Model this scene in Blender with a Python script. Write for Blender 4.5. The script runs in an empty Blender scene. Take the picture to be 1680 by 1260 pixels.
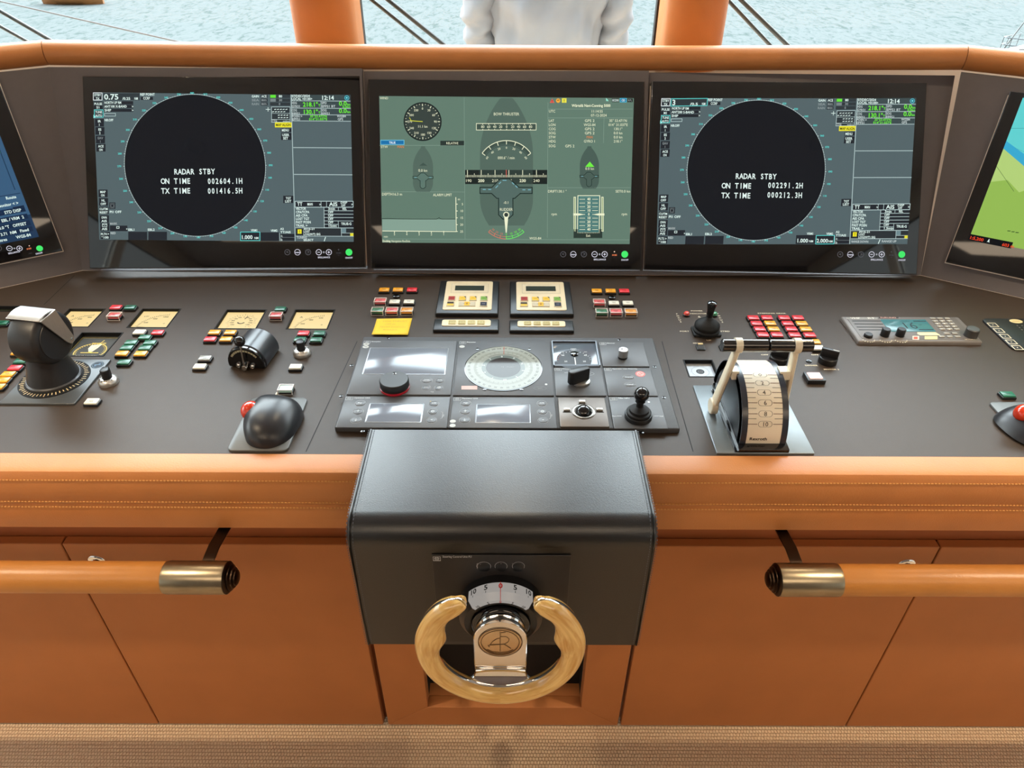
import bpy, bmesh, math, random
from mathutils import Vector, Matrix
from mathutils.geometry import tessellate_polygon
random.seed(7)
R_ = math.radians
SC = bpy.context.scene
COL = SC.collection
# ---------------------------------------------------------------- camera, world, exposure
FPX, CX, CY = 1161.0, 840.0, 630.0
CAMP = Vector((0.0, 0.0, 1.70))
def _basis():
    p, r, w = R_(35.9), R_(.30), R_(-.1)
    z = Matrix.Rotation(w, 3, 'Z')
    f = z @ Vector((0, math.cos(p), -math.sin(p)))
    u = z @ Vector((0, math.sin(p), math.cos(p)))
    x = z @ Vector((1, 0, 0))
    return f, math.cos(r)*x + math.sin(r)*u, -math.sin(r)*x + math.cos(r)*u
CF, CR, CU = _basis()
cam = bpy.data.cameras.new('camera'); camo = bpy.data.objects.new('camera', cam); COL.objects.link(camo)
cam.sensor_fit = 'HORIZONTAL'; cam.sensor_width = 36.0; cam.lens = 36.0*FPX/1680.0
cam.clip_start = .01; cam.clip_end = 2000
camo.matrix_world = Matrix(((CR.x, CU.x, -CF.x, CAMP.x), (CR.y, CU.y, -CF.y, CAMP.y), (CR.z, CU.z, -CF.z, CAMP.z), (0, 0, 0, 1)))
SC.camera = camo
vs = SC.view_settings
vs.view_transform = 'Standard'; vs.look = 'None'; vs.exposure = 0.0; vs.gamma = 1.0; vs.use_curve_mapping = False
SC.cycles.max_bounces = 8; SC.cycles.sample_clamp_indirect = 6.0; SC.cycles.caustics_reflective = False; SC.cycles.caustics_refractive = False

def make_world():
    w = bpy.data.worlds.new('sky'); SC.world = w; w.use_nodes = True
    nt = w.node_tree; nt.nodes.clear()
    tc = nt.nodes.new('ShaderNodeTexCoord'); nz = nt.nodes.new('ShaderNodeVectorMath'); nz.operation = 'NORMALIZE'
    nt.links.new(tc.outputs['Generated'], nz.inputs[0])
    sp = nt.nodes.new('ShaderNodeSeparateXYZ'); nt.links.new(nz.outputs[0], sp.inputs[0])
    rp = nt.nodes.new('ShaderNodeValToRGB'); nt.links.new(sp.outputs['Z'], rp.inputs[0])
    cr = rp.color_ramp; cr.elements[0].position = 0.0; cr.elements[0].color = (1, .99, .97, 1)
    cr.elements[1].position = 1.0; cr.elements[1].color = (.72, .84, 1, 1)
    e = cr.elements.new(.30); e.color = (.96, .98, 1, 1)
    dt = nt.nodes.new('ShaderNodeVectorMath'); dt.operation = 'DOT_PRODUCT'
    nt.links.new(nz.outputs[0], dt.inputs[0]); dt.inputs[1].default_value = Vector((-.18, .80, .60)).normalized()
    pw = nt.nodes.new('ShaderNodeMapRange'); pw.inputs[1].default_value = .05; pw.inputs[2].default_value = 1.0
    pw.inputs[3].default_value = 0.0; pw.inputs[4].default_value = 1.0; pw.interpolation_type = 'SMOOTHSTEP'
    nt.links.new(dt.outputs['Value'], pw.inputs[0])
    ma = nt.nodes.new('ShaderNodeMath'); ma.operation = 'MULTIPLY_ADD'; nt.links.new(pw.outputs[0], ma.inputs[0])
    ma.inputs[1].default_value = WORLD_GLARE; ma.inputs[2].default_value = WORLD_BASE
    bg = nt.nodes.new('ShaderNodeBackground'); nt.links.new(rp.outputs[0], bg.inputs[0]); nt.links.new(ma.outputs[0], bg.inputs[1])
    ou = nt.nodes.new('ShaderNodeOutputWorld'); nt.links.new(bg.outputs[0], ou.inputs[0])
WORLD_BASE, WORLD_GLARE = 1.3, 18.5
DOWN_W, FILL_PANEL_E = 75.0, 6.5
make_world()

# ---------------------------------------------------------------- pixel -> ray helpers (photo frame 1680x1260)
def ray(x, y): return CF + CR*((x-CX)/FPX) - CU*((y-CY)/FPX)
def onz(x, y, z):
    d = ray(x, y); return CAMP + d*((z-CAMP.z)/d.z)
def ony(x, y, Y):
    d = ray(x, y); return CAMP + d*((Y-CAMP.y)/d.y)
def onpl(x, y, p0, n):
    d = ray(x, y); return CAMP + d*((p0-CAMP).dot(n)/d.dot(n))

def lin(c):
    return tuple(((v/255/12.92) if v/255 <= .04045 else ((v/255+.055)/1.055)**2.4) for v in c)
# ---------------------------------------------------------------- materials
MATS = {}
def M(name, rgb, rough=.5, metal=0.0, spec=.5, emit=0.0, coat=0.0, var=0.0, vscale=30, bump=0.0, bscale=300, stretch=(1, 1, 1), kind='noise', trans=0.0):
    if name in MATS: return MATS[name]
    m = bpy.data.materials.new(name); MATS[name] = m; m.use_nodes = True
    nt = m.node_tree; b = nt.nodes['Principled BSDF']; L = nt.links.new
    c = lin(rgb)
    b.inputs['Base Color'].default_value = (*c, 1); b.inputs['Roughness'].default_value = rough
    b.inputs['Metallic'].default_value = metal; b.inputs['Specular IOR Level'].default_value = spec
    b.inputs['Coat Weight'].default_value = coat; b.inputs['Coat Roughness'].default_value = .08
    if trans: b.inputs['Transmission Weight'].default_value = trans
    if emit:
        b.inputs['Base Color'].default_value = (*[v*.05 for v in c], 1)
        b.inputs['Emission Color'].default_value = (*c, 1); b.inputs['Emission Strength'].default_value = emit
    tc = mp = None
    if var or bump:
        tc = nt.nodes.new('ShaderNodeTexCoord'); mp = nt.nodes.new('ShaderNodeMapping'); L(tc.outputs['Object'], mp.inputs[0])
        mp.inputs['Scale'].default_value = stretch
    if var:
        n = nt.nodes.new('ShaderNodeTexNoise'); n.inputs['Scale'].default_value = vscale; n.inputs['Detail'].default_value = 5; L(mp.outputs[0], n.inputs[0])
        rp = nt.nodes.new('ShaderNodeMapRange'); L(n.outputs['Fac'], rp.inputs[0]); rp.inputs[1].default_value = .3; rp.inputs[2].default_value = .7
        rp.inputs[3].default_value = 1-var; rp.inputs[4].default_value = 1+var
        mx = nt.nodes.new('ShaderNodeVectorMath'); mx.operation = 'SCALE'; mx.inputs[0].default_value = c; L(rp.outputs[0], mx.inputs['Scale'])
        L(mx.outputs[0], b.inputs['Base Color'])
    if bump:
        if kind == 'voronoi':
            n = nt.nodes.new('ShaderNodeTexVoronoi'); o = n.outputs['Distance']
        else:
            n = nt.nodes.new('ShaderNodeTexNoise'); n.inputs['Detail'].default_value = 4; o = n.outputs['Fac']
        n.inputs['Scale'].default_value = bscale; L(mp.outputs[0], n.inputs[0])
        bp = nt.nodes.new('ShaderNodeBump'); bp.inputs['Strength'].default_value = bump; bp.inputs['Distance'].default_value = .002; L(o, bp.inputs['Height'])
        L(bp.outputs[0], b.inputs['Normal'])
    return m
def E(rgb): return M('glow_%d_%d_%d' % rgb, rgb, rough=.045, spec=.15, emit=1.0)
def INK(rgb): return M('ink_%d_%d_%d' % rgb, rgb, rough=.45, spec=.3, var=.04, vscale=90)

# ---------------------------------------------------------------- frames, things, parts
class Fr:
    """a local frame: origin and three axes"""
    def __init__(s, o, x=(1, 0, 0), y=(0, 1, 0), z=None):
        s.o = Vector(o); s.x = Vector(x).normalized(); y = Vector(y)
        s.z = Vector(z).normalized() if z is not None else s.x.cross(y).normalized()
        s.y = s.z.cross(s.x).normalized()
    def M(s): return Matrix(((s.x.x, s.y.x, s.z.x, s.o.x), (s.x.y, s.y.y, s.z.y, s.o.y), (s.x.z, s.y.z, s.z.z, s.o.z), (0, 0, 0, 1)))
    def P(s, u, v, w=0): return s.o + s.x*u + s.y*v + s.z*w
    def inv(s, p): d = Vector(p)-s.o; return Vector((d.dot(s.x), d.dot(s.y), d.dot(s.z)))
    def px(s, x, y, w=0.0):
        """where the photo pixel meets the plane at local height w"""
        return s.inv(onpl(x, y, s.o + s.z*w, s.z))
def flat(px, py, z, rot=0.0):
    """a horizontal frame under a pixel"""
    return Fr(onz(px, py, z), (math.cos(rot), math.sin(rot), 0), (-math.sin(rot), math.cos(rot), 0))
def tag(o, label, cat, group=None):
    o['label'] = label; o['category'] = cat
    if group: o['group'] = group
    return o
def thing(name, label, cat, fr, group=None):
    o = bpy.data.objects.new(name, None); COL.objects.link(o); o.matrix_world = fr.M(); o.empty_display_size = .02
    o['fr'] = 0
    del o['fr']
    return tag(o, label, cat, group)
def link(name, mesh, parent=None, fr=None):
    o = bpy.data.objects.new(name, mesh); COL.objects.link(o)
    if parent is not None: o.parent = parent
    elif fr is not None: o.matrix_world = fr.M()
    return o
def struct(o): o['kind'] = 'structure'; return o

class MB:
    """collects geometry in local coordinates; build() links it as ONE mesh object"""
    def __init__(s): s.v = []; s.f = []; s.mi = []; s.mats = []; s.cur = 0
    def use(s, m):
        if m not in s.mats: s.mats.append(m)
        s.cur = s.mats.index(m); return s
    def add(s, vs, fs):
        n = len(s.v); s.v += [Vector(v) for v in vs]
        for f in fs: s.f.append([i+n for i in f]); s.mi.append(s.cur)
        return s
    def box(s, x0, x1, y0, y1, z0, z1, ch=0.0):
        if ch <= 0:
            return s.add([(x0, y0, z0), (x1, y0, z0), (x1, y1, z0), (x0, y1, z0), (x0, y0, z1), (x1, y0, z1), (x1, y1, z1), (x0, y1, z1)],
                  [(3, 2, 1, 0), (4, 5, 6, 7), (0, 1, 5, 4), (1, 2, 6, 5), (2, 3, 7, 6), (3, 0, 4, 7)])
        return s.prism(rrect(x0, x1, y0, y1, ch, 2), z0, z1, ch*.6)
    def prism(s, poly, z0, z1, ch=0.0, taper=None):
        """extrude a 2D outline (ccw) from z0 to z1, with an optional chamfered top rim"""
        n = len(poly); rings = [[(x, y, z0) for x, y in poly]]
        if ch > 0:
            ins = inset(poly, ch)
            rings += [[(x, y, z1-ch) for x, y in poly]]
            mid = inset(poly, ch*.35)
            rings += [[(x, y, z1-ch*.3) for x, y in mid], [(x, y, z1) for x, y in ins]]
        elif taper is not None:
            rings += [[(x, y, z1) for x, y in inset(poly, taper)]]
        else: rings += [[(x, y, z1) for x, y in poly]]
        return s.rings(rings, True, True)
    def rings(s, rings, cap0=False, cap1=False, closed=True):
        n = len(rings[0]); vs = [p for r in rings for p in r]; fs = []
        for i in range(len(rings)-1):
            for j in range(n if closed else n-1):
                k = (j+1) % n; fs.append((i*n+j, i*n+k, (i+1)*n+k, (i+1)*n+j))
        if cap0: fs.append(tuple(range(n-1, -1, -1)))
        if cap1: b = (len(rings)-1)*n; fs.append(tuple(range(b, b+n)))
        return s.add(vs, fs)
    def lathe(s, prof, seg=32, o=(0, 0, 0), ax=(0, 0, 1), a0=0.0, a1=None, cap=True):
        """prof: [(r, h)] turned about an axis through o"""
        o = Vector(o); z = Vector(ax).normalized(); x = z.orthogonal().normalized()
        if abs(z.z) < .999 and a1 is not None: x = (Vector((0, 0, 1)) - z*z.z).normalized()
        y = z.cross(x); full = a1 is None; a1 = a0+2*math.pi if full else a1
        ns = seg if full else seg+1
        rings = [[o + x*(r*math.cos(a0+(a1-a0)*j/seg)) + y*(r*math.sin(a0+(a1-a0)*j/seg)) + z*h for j in range(ns)] for r, h in prof]
        return s.rings(rings, cap and full, cap and full, full)
    def cyl(s, r, z0, z1, seg=24, o=(0, 0, 0), ax=(0, 0, 1), ch=0.0):
        pr = [(r, z0), (r, z1)] if ch <= 0 else [(r-ch, z0), (r, z0+ch), (r, z1-ch), (r-ch, z1)]
        return s.lathe(pr, seg, o, ax)
    def sphere(s, r, o=(0, 0, 0), seg=24, sc=(1, 1, 1), n=14):
        o = Vector(o); rings = []
        for i in range(1, n):
            t = math.pi*i/n
            rings.append([o + Vector((sc[0]*r*math.sin(t)*math.cos(2*math.pi*j/seg), sc[1]*r*math.sin(t)*math.sin(2*math.pi*j/seg), -sc[2]*r*math.cos(t))) for j in range(seg)])
        return s.rings(rings, True, True)
    def tube(s, path, rad, seg=16, flat_=1.0, up=(0, 0, 1), cap=True):
        path = [Vector(p) for p in path]; n = len(path); up = Vector(up); rings = []
        for i, p in enumerate(path):
            t = (path[min(i+1, n-1)] - path[max(i-1, 0)]).normalized()
            a = up - t*up.dot(t)
            if a.length < 1e-4: a = t.orthogonal()
            a.normalize(); b = t.cross(a); r = rad[i] if isinstance(rad, (list, tuple)) else rad
            rings.append([p + a*(r*flat_*math.cos(2*math.pi*j/seg)) + b*(r*math.sin(2*math.pi*j/seg)) for j in range(seg)])
        return s.rings(rings, cap, cap)
    def tf(s, f, i0=0):
        for i in range(i0, len(s.v)): s.v[i] = Vector(f(s.v[i]))
        return s
    def mesh(s, name, mat=None, smooth=40, weld=False):
        me = bpy.data.meshes.new(name); me.from_pydata([tuple(v) for v in s.v], [], s.f)
        for m in (s.mats or [mat]): me.materials.append(m)
        if len(s.mats) > 1: me.polygons.foreach_set('material_index', s.mi)
        bm = bmesh.new(); bm.from_mesh(me)
        if weld: bmesh.ops.remove_doubles(bm, verts=bm.verts, dist=1e-5)
        bmesh.ops.recalc_face_normals(bm, faces=bm.faces) if smooth != -1 else None
        bm.to_mesh(me); bm.free()
        if smooth and smooth > 0:
            me.polygons.foreach_set('use_smooth', [True]*len(me.polygons)); me.set_sharp_from_angle(angle=R_(smooth))
        me.update(); return me
    def build(s, name, mat=None, parent=None, fr=None, smooth=40, bevel=0.0, sub=0, weld=False, seg=2):
        o = link(name, s.mesh(name, mat, smooth, weld), parent, fr)
        if bevel:
            b = o.modifiers.new('bevel', 'BEVEL'); b.width = bevel; b.segments = seg; b.limit_method = 'ANGLE'; b.angle_limit = R_(35); b.harden_normals = False
        if sub:
            d = o.modifiers.new('sub', 'SUBSURF'); d.levels = sub; d.render_levels = sub
        return o
def rrect(x0, x1, y0, y1, r, n=4):
    out = []
    for cx, cy, a in ((x1-r, y0+r, -90), (x1-r, y1-r, 0), (x0+r, y1-r, 90), (x0+r, y0+r, 180)):
        for i in range(n+1):
            t = R_(a+90*i/n); out.append((cx+r*math.cos(t), cy+r*math.sin(t)))
    return out
def ell(rx, ry=None, n=32, cx=0, cy=0):
    ry = rx if ry is None else ry
    return [(cx+rx*math.cos(2*math.pi*i/n), cy+ry*math.sin(2*math.pi*i/n)) for i in range(n)]
def inset(poly, d):
    n = len(poly); out = []
    for i in range(n):
        p, q, r = Vector(poly[i-1]), Vector(poly[i]), Vector(poly[(i+1) % n])
        a = (q-p); b = (r-q)
        if a.length < 1e-9 or b.length < 1e-9: out.append(tuple(q)); continue
        a.normalize(); b.normalize(); na = Vector((-a.y, a.x)); nb = Vector((-b.y, b.x)); m = na+nb
        if m.length < 1e-6: out.append(tuple(q)); continue
        m.normalize(); k = d/max(.35, m.dot(na)); out.append(tuple(q+m*k))
    return out

# ---------------------------------------------------------------- lettering
GL = {}
def _glyph_tools():
    dg = bpy.context.evaluated_depsgraph_get
    cu = bpy.data.curves.new('font_probe', 'FONT'); ob = bpy.data.objects.new('font_probe', cu); COL.objects.link(ob)
    cu.size = 1.0; cu.resolution_u = 2
    def grab(t, off):
        cu.body = t; cu.offset = off; bpy.context.view_layer.update()
        me = ob.evaluated_get(dg()).to_mesh(); r = ([(v.co.x, v.co.y) for v in me.vertices], [tuple(p.vertices) for p in me.polygons])
        ob.evaluated_get(dg()).to_mesh_clear(); return r
    def xm(t): return max(p[0] for p in grab(t, 0)[0])
    i0 = xm('I'); capH = max(p[1] for p in grab('H', 0)[0])
    for c in set(FONT_CHARS):
        adv = (xm(c+'I')-i0) if c != ' ' else xm('I I')-xm('II')
        for bold, off in ((0, 0.0), (1, .022)):
            GL[c, bold] = (adv, *(grab(c, off) if c != ' ' else ([], [])))
    bpy.data.objects.remove(ob); bpy.data.curves.remove(cu)
    return capH
FONT_CHARS = "ABCDEFGHIJKLMNOPQRSTUVWXYZabcdefghijklmnopqrstuvwxyz0123456789 .,:;/-+()°'\"<>!?*ä&ü"
CAPH = _glyph_tools()

class Sheet:
    """flat print or a screen picture: coloured shapes stacked in hair-thin layers, in a frame's own plane; ONE mesh"""
    def __init__(s, fr, w=0.0, glow=True, step=.00012):
        s.fr, s.w, s.glow, s.step = fr, w, glow, step; s.mb = MB(); s.lay = 0
    def m(s, c): return E(c) if s.glow else INK(c)
    def L(s, n): s.lay = n; return s
    def uv(s, x, y): p = s.fr.px(x, y, s.w); return (p.x, p.y)
    def poly(s, pts, c):
        """local outline"""
        z = s.w + s.lay*s.step; s.mb.use(s.m(c))
        if len(pts) <= 4: s.mb.add([(x, y, z) for x, y in pts], [tuple(range(len(pts)))])
        else:
            tr = tessellate_polygon([[Vector((x, y, 0)) for x, y in pts]])
            s.mb.add([(x, y, z) for x, y in pts], [tuple(t) for t in tr])
        return s
    def rect(s, x0, y0, x1, y1, c): return s.poly([(x0, y0), (x1, y0), (x1, y1), (x0, y1)], c)
    def line(s, a, b, w, c):
        a, b = Vector(a), Vector(b); d = b-a
        if d.length < 1e-9: return s
        d.normalize(); n = Vector((-d.y, d.x))*w/2
        return s.poly([tuple(a-n), tuple(b-n), tuple(b+n), tuple(a+n)], c)
    def path(s, pts, w, c, close=False):
        k = len(pts)
        for i in range(k if close else k-1):
            a, b = Vector(pts[i]), Vector(pts[(i+1) % k]); d = (b-a)
            if d.length < 1e-9: continue
            d = d.normalized()*w*.4; s.line(a-d, b+d, w, c)
        return s
    def ringp(s, cx, cy, r0, r1, c, a0=0, a1=360, n=48, ky=1.0):
        z = s.w+s.lay*s.step; s.mb.use(s.m(c)); k = n+1
        vs = [(cx+r*math.cos(R_(a0+(a1-a0)*i/n)), cy+ky*r*math.sin(R_(a0+(a1-a0)*i/n)), z) for r in (r0, r1) for i in range(k)]
        s.mb.add(vs, [(i, i+1, k+i+1, k+i) for i in range(n)]); return s
    def disc(s, cx, cy, r, c, n=32, ky=1.0): return s.poly([(cx+r*math.cos(2*math.pi*i/n), cy+ky*r*math.sin(2*math.pi*i/n)) for i in range(n)], c)
    def text(s, t, x, y, h, c, al='l', xs=1.0, rot=0.0, bold=0, sh=0.0, mono=0):
        """x, y: the baseline; h: capital height; local units"""
        k = h/CAPH; adv = [(mono if mono else GL[ch, bold][0]) for ch in t]; W = sum(adv)*k*xs
        x0 = -W*{'l': 0, 'c': .5, 'r': 1}[al]; z = s.w+s.lay*s.step; s.mb.use(s.m(c)); cr, sr = math.cos(rot), math.sin(rot)
        for ch, a in zip(t, adv):
            _, vs, fs = GL[ch, bold]
            off = (mono-GL[ch, bold][0])/2*k*xs if mono else 0
            out = []
            for gx, gy in vs:
                px_, py_ = x0+off+gx*k*xs+gy*k*sh, gy*k
                out.append((x+px_*cr-py_*sr, y+px_*sr+py_*cr, z))
            if vs: s.mb.add(out, fs)
            x0 += a*k*xs
        return s
    # --- the same given where they appear in the photo
    def sc(s, x, y):
        a, b, c = Vector(s.uv(x, y)), Vector(s.uv(x+1, y)), Vector(s.uv(x, y+1)); return (b-a).length, (c-a).length
    def pq(s, x0, y0, x1, y1, c): return s.poly([s.uv(x0, y1), s.uv(x1, y1), s.uv(x1, y0), s.uv(x0, y0)], c)
    def pp(s, pts, c): return s.poly([s.uv(*p) for p in pts][::-1], c)
    def pbox(s, x0, y0, x1, y1, w, c): return s.path([s.uv(x0, y0), s.uv(x1, y0), s.uv(x1, y1), s.uv(x0, y1)], w*s.sc(x0, y0)[0], c, True)
    def pl(s, x0, y0, x1, y1, w, c): return s.line(s.uv(x0, y0), s.uv(x1, y1), w*s.sc(x0, y0)[0], c)
    def pt(s, t, x, y, h, c, al='l', wd=None, bold=0, mono=0, rot=0.0, xs=None):
        """baseline pixel, capital height in pixels, optional total width in pixels"""
        a, b = s.sc(x, y); u = s.uv(x, y)
        W = sum((mono if mono else GL[ch, bold][0]) for ch in t)*h*b/CAPH
        k = (wd*a/W) if wd else (xs or 1.0)
        return s.text(t, u[0], u[1], h*b, c, al, k, rot, bold, 0, mono)
    def build(s, name, parent): return s.mb.build(name, None, parent, smooth=-1)
# ---------------------------------------------------------------- shared materials
leather = M('tan_leather', (192, 124, 70), .40, spec=.34, var=.05, vscale=14, bump=.18, bscale=420)
leather_d = M('tan_leather_doors', (173, 107, 58), .55, spec=.4, var=.045, vscale=9, bump=.12, bscale=500)
rail_l = M('rail_leather', (190, 126, 60), .36, spec=.5, var=.06, vscale=20, bump=.12, bscale=350)
vinyl = M('console_vinyl', (62, 51, 42), .43, spec=.25, var=.03, vscale=60, bump=.10, bscale=900)
fascia_m = M('fascia_vinyl', (94, 88, 90), .52, spec=.4, var=.03, vscale=50, bump=.10, bscale=900)
black_l = M('black_leather', (14, 14, 15), .32, spec=.66, var=.04, vscale=25, bump=.14, bscale=650)
blackp = M('black_plastic', (22, 22, 24), .38, spec=.5, var=.04, vscale=40)
blackg = M('black_gloss', (14, 14, 17), .12, spec=.5, coat=.3, var=.03, vscale=20)
blackm = M('black_matt', (12, 12, 13), .7, spec=.3, var=.05, vscale=60)
alu = M('brushed_aluminium', (196, 194, 190), .34, metal=1.0, var=.05, vscale=80, stretch=(1, 12, 1))
chrome = M('chrome', (232, 230, 228), .06, metal=1.0, var=.01, vscale=20)
bronze = M('antique_bronze', (148, 136, 114), .30, metal=1.0, var=.16, vscale=22, bump=.06, bscale=80)
bronze_d = M('dark_bronze', (62, 48, 38), .36, metal=1.0, var=.12, vscale=22)
rubber = M('black_rubber', (20, 19, 19), .62, spec=.35, var=.05, vscale=60)
thread = M('tan_thread', (214, 158, 92), .7, var=.06, vscale=200)
thread_b = M('grey_thread', (86, 90, 98), .7, var=.06, vscale=200)
white_p = M('white_plaster', (226, 220, 210), .7, var=.02, vscale=6)
cream_p = M('cream_plastic', (232, 214, 178), .45, var=.015, vscale=60)
steel = M('stainless_steel', (188, 190, 192), .22, metal=1.0, var=.04, vscale=40)
def glass_mat():
    m = bpy.data.materials.new('window_glass'); m.use_nodes = True; nt = m.node_tree; nt.nodes.clear()
    t = nt.nodes.new('ShaderNodeBsdfTransparent'); t.inputs[0].default_value = (.93, .97, .96, 1)
    g = nt.nodes.new('ShaderNodeBsdfGlossy'); g.inputs['Roughness'].default_value = .02
    f = nt.nodes.new('ShaderNodeFresnel'); ge = nt.nodes.new('ShaderNodeNewGeometry'); mr = nt.nodes.new('ShaderNodeMapRange'); mr.inputs[3].default_value = 1.16; mr.inputs[4].default_value = 1/1.16; nt.links.new(ge.outputs['Backfacing'], mr.inputs[0]); nt.links.new(mr.outputs[0], f.inputs[0])
    x = nt.nodes.new('ShaderNodeMixShader'); o = nt.nodes.new('ShaderNodeOutputMaterial')
    nt.links.new(f.outputs[0], x.inputs[0]); nt.links.new(t.outputs[0], x.inputs[1]); nt.links.new(g.outputs[0], x.inputs[2]); nt.links.new(x.outputs[0], o.inputs[0]); return m
glassm = glass_mat()
W0 = Fr((0, 0, 0))
XR = 1.75          # the console runs this far to each side of the wheel
# ---------------------------------------------------------------- monitor and fascia planes
def turned(o, b, t):
    b, t = R_(b), R_(t); u = Vector((math.cos(b), math.sin(b), 0)); h = Vector((-math.sin(b), math.cos(b), 0))
    return Fr(o, u, math.sin(t)*h + math.cos(t)*Vector((0, 0, 1)))
FL = turned((-.6664, 1.616, 1.1305), 1.9, 32.0)
FC = turned((-.012, 1.6239, 1.1253), .7, 31.9)
FRR = turned((.636, 1.618, 1.124), -1.2, 31.4)
ZC = .92
def back(f, d): return Fr(f.o - f.z*d, f.x, f.y)
pL, pC, pR = back(FL, .016), back(FC, .016), back(FRR, .016)
B = [None, onz(136, 444, ZC), onz(603, 448, ZC), onz(1054.5, 452, ZC), onz(1510, 452, ZC), None]
T = [None, onpl(80, 110, pL.o, pL.z), onpl(597, 117, pC.o, pC.z), onpl(1063, 119, pC.o, pC.z), onpl(1577, 118, pR.o, pR.z), None]
dl = (onz(0, 473.5, ZC)-B[1]).normalized(); dr = (onz(1680, 490.5, ZC)-B[4]).normalized()
B[0] = B[1]+dl*.78; T[0] = T[1]+dl*.78; B[5] = B[4]+dr*.78; T[5] = T[4]+dr*.78
FWL = Fr(B[1], -dl, T[1]-B[1]); FWL = Fr(B[1]+FWL.z*.016, FWL.x, FWL.y)
FWR = Fr(B[4], dr, T[4]-B[4]); FWR = Fr(B[4]+FWR.z*.016, FWR.x, FWR.y)

# ---------------------------------------------------------------- the room
carpet = bpy.data.materials.new('woven_carpet'); carpet.use_nodes = True
def _carpet(nt):
    L = nt.links.new; b = nt.nodes['Principled BSDF']; b.inputs['Roughness'].default_value = .95; b.inputs['Specular IOR Level'].default_value = .1
    tc = nt.nodes.new('ShaderNodeTexCoord'); mp = nt.nodes.new('ShaderNodeMapping'); L(tc.outputs['Object'], mp.inputs[0]); mp.inputs['Scale'].default_value = (1, 1, 1)
    nw = nt.nodes.new('ShaderNodeTexNoise'); nw.inputs['Scale'].default_value = 45; nw.inputs['Detail'].default_value = 3; L(mp.outputs[0], nw.inputs[0])
    of = nt.nodes.new('ShaderNodeVectorMath'); of.operation = 'MULTIPLY_ADD'; L(nw.outputs['Color'], of.inputs[0]); of.inputs[1].default_value = (.006, .0022, 0); L(mp.outputs[0], of.inputs[2])
    br = nt.nodes.new('ShaderNodeTexBrick'); br.inputs['Scale'].default_value = 1.0; br.inputs['Brick Width'].default_value = .0075; br.inputs['Row Height'].default_value = .0085; br.offset = .43
    br.inputs['Mortar Size'].default_value = .0011; br.inputs['Mortar Smooth'].default_value = 1.0; L(of.outputs[0], br.inputs[0])
    br.inputs['Color1'].default_value = (*lin((206, 180, 150)), 1); br.inputs['Color2'].default_value = (*lin((202, 174, 144)), 1); br.inputs['Mortar'].default_value = (*lin((170, 142, 112)), 1)
    n = nt.nodes.new('ShaderNodeTexNoise'); n.inputs['Scale'].default_value = 260; n.inputs['Detail'].default_value = 4; L(mp.outputs[0], n.inputs[0])
    mx = nt.nodes.new('ShaderNodeMix'); mx.data_type = 'RGBA'; mx.blend_type = 'OVERLAY'; mx.inputs[0].default_value = .4; L(br.outputs[0], mx.inputs[6]); L(n.outputs['Fac'], mx.inputs[7])
    L(mx.outputs[2], b.inputs['Base Color'])
    bp = nt.nodes.new('ShaderNodeBump'); bp.inputs['Strength'].default_value = .8; bp.inputs['Distance'].default_value = .003; L(br.outputs['Fac'], bp.inputs['Height']); bp.invert = True; L(bp.outputs[0], b.inputs['Normal'])
_carpet(carpet.node_tree)
struct(MB().box(-2.6, 2.6, -2.6, 2.05, -.08, 0).build('floor', carpet))
headl = M('headliner', (204, 204, 208), .8, var=.02, vscale=4)
struct(MB().box(-2.75, 2.75, -2.75, 2.2, 2.34, 2.44).build('ceiling', headl))
woodw = M('veneer_wall', (62, 40, 26), .4, var=.18, vscale=5, stretch=(1, 1, .15), bump=.03, bscale=40)
def wall(name, boxes, m):
    mb = MB()
    for b in boxes: mb.box(*b)
    return struct(mb.build(name, m))
wall('wall_front', [(-2.6, 2.6, 2.05, 2.13, -.08, 1.29), (-2.6, 2.6, 2.05, 2.13, 2.21, 2.34)], white_p)
wall('wall_aft', [(-2.6, 2.6, -2.68, -2.6, -.08, 2.34)], woodw)
for sx, nm in ((-1, 'wall_port'), (1, 'wall_starboard')):
    a, b = sorted((sx*2.6, sx*2.68))
    wall(nm, [(a, b, -2.68, 2.13, -.08, 1.05), (a, b, -2.68, 2.13, 1.97, 2.34), (a, b, -2.68, -2.2, 1.05, 1.97), (a, b, -.4, -.25, 1.05, 1.97), (a, b, 1.75, 2.13, 1.05, 1.97)], white_p)
# windows: a gasket frame and a pane each
gx = [ony(585, 37, 2.06).x, ony(1084.5, 38, 2.06).x]
def window(name, x0, x1, y, z0, z1):
    w = bpy.data.objects.new(name, None); COL.objects.link(w); w.location = ((x0+x1)/2, y, z0); struct(w); cx = (x0+x1)/2
    mb = MB(); g = .012
    for b in ((x0, x1, -.012, .012, 0, g), (x0, x1, -.012, .012, z1-z0-g, z1-z0), (x0, x0+g, -.012, .012, g, z1-z0-g), (x1-g, x1, -.012, .012, g, z1-z0-g)):
        mb.box(b[0]-cx, b[1]-cx, *b[2:])
    mb.build('window_gasket', rubber, w)
    MB().box(x0-cx+.006, x1-cx-.006, -.004, .004, .006, z1-z0-.006).build('window_pane', glassm, w)
def window_side(name, x, y0, y1, z0, z1):
    w = bpy.data.objects.new(name, None); COL.objects.link(w); w.location = (x, (y0+y1)/2, z0); struct(w); h = (y1-y0)/2
    mb = MB(); g = .012
    for b in ((-h, h, 0, g), (-h, h, z1-z0-g, z1-z0), (-h, -h+g, g, z1-z0-g), (h-g, h, g, z1-z0-g)): mb.box(-.012, .012, *b)
    mb.build('window_gasket', rubber, w); MB().box(-.004, .004, -h+.006, h-.006, .006, z1-z0-.006).build('window_pane', glassm, w)
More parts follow.
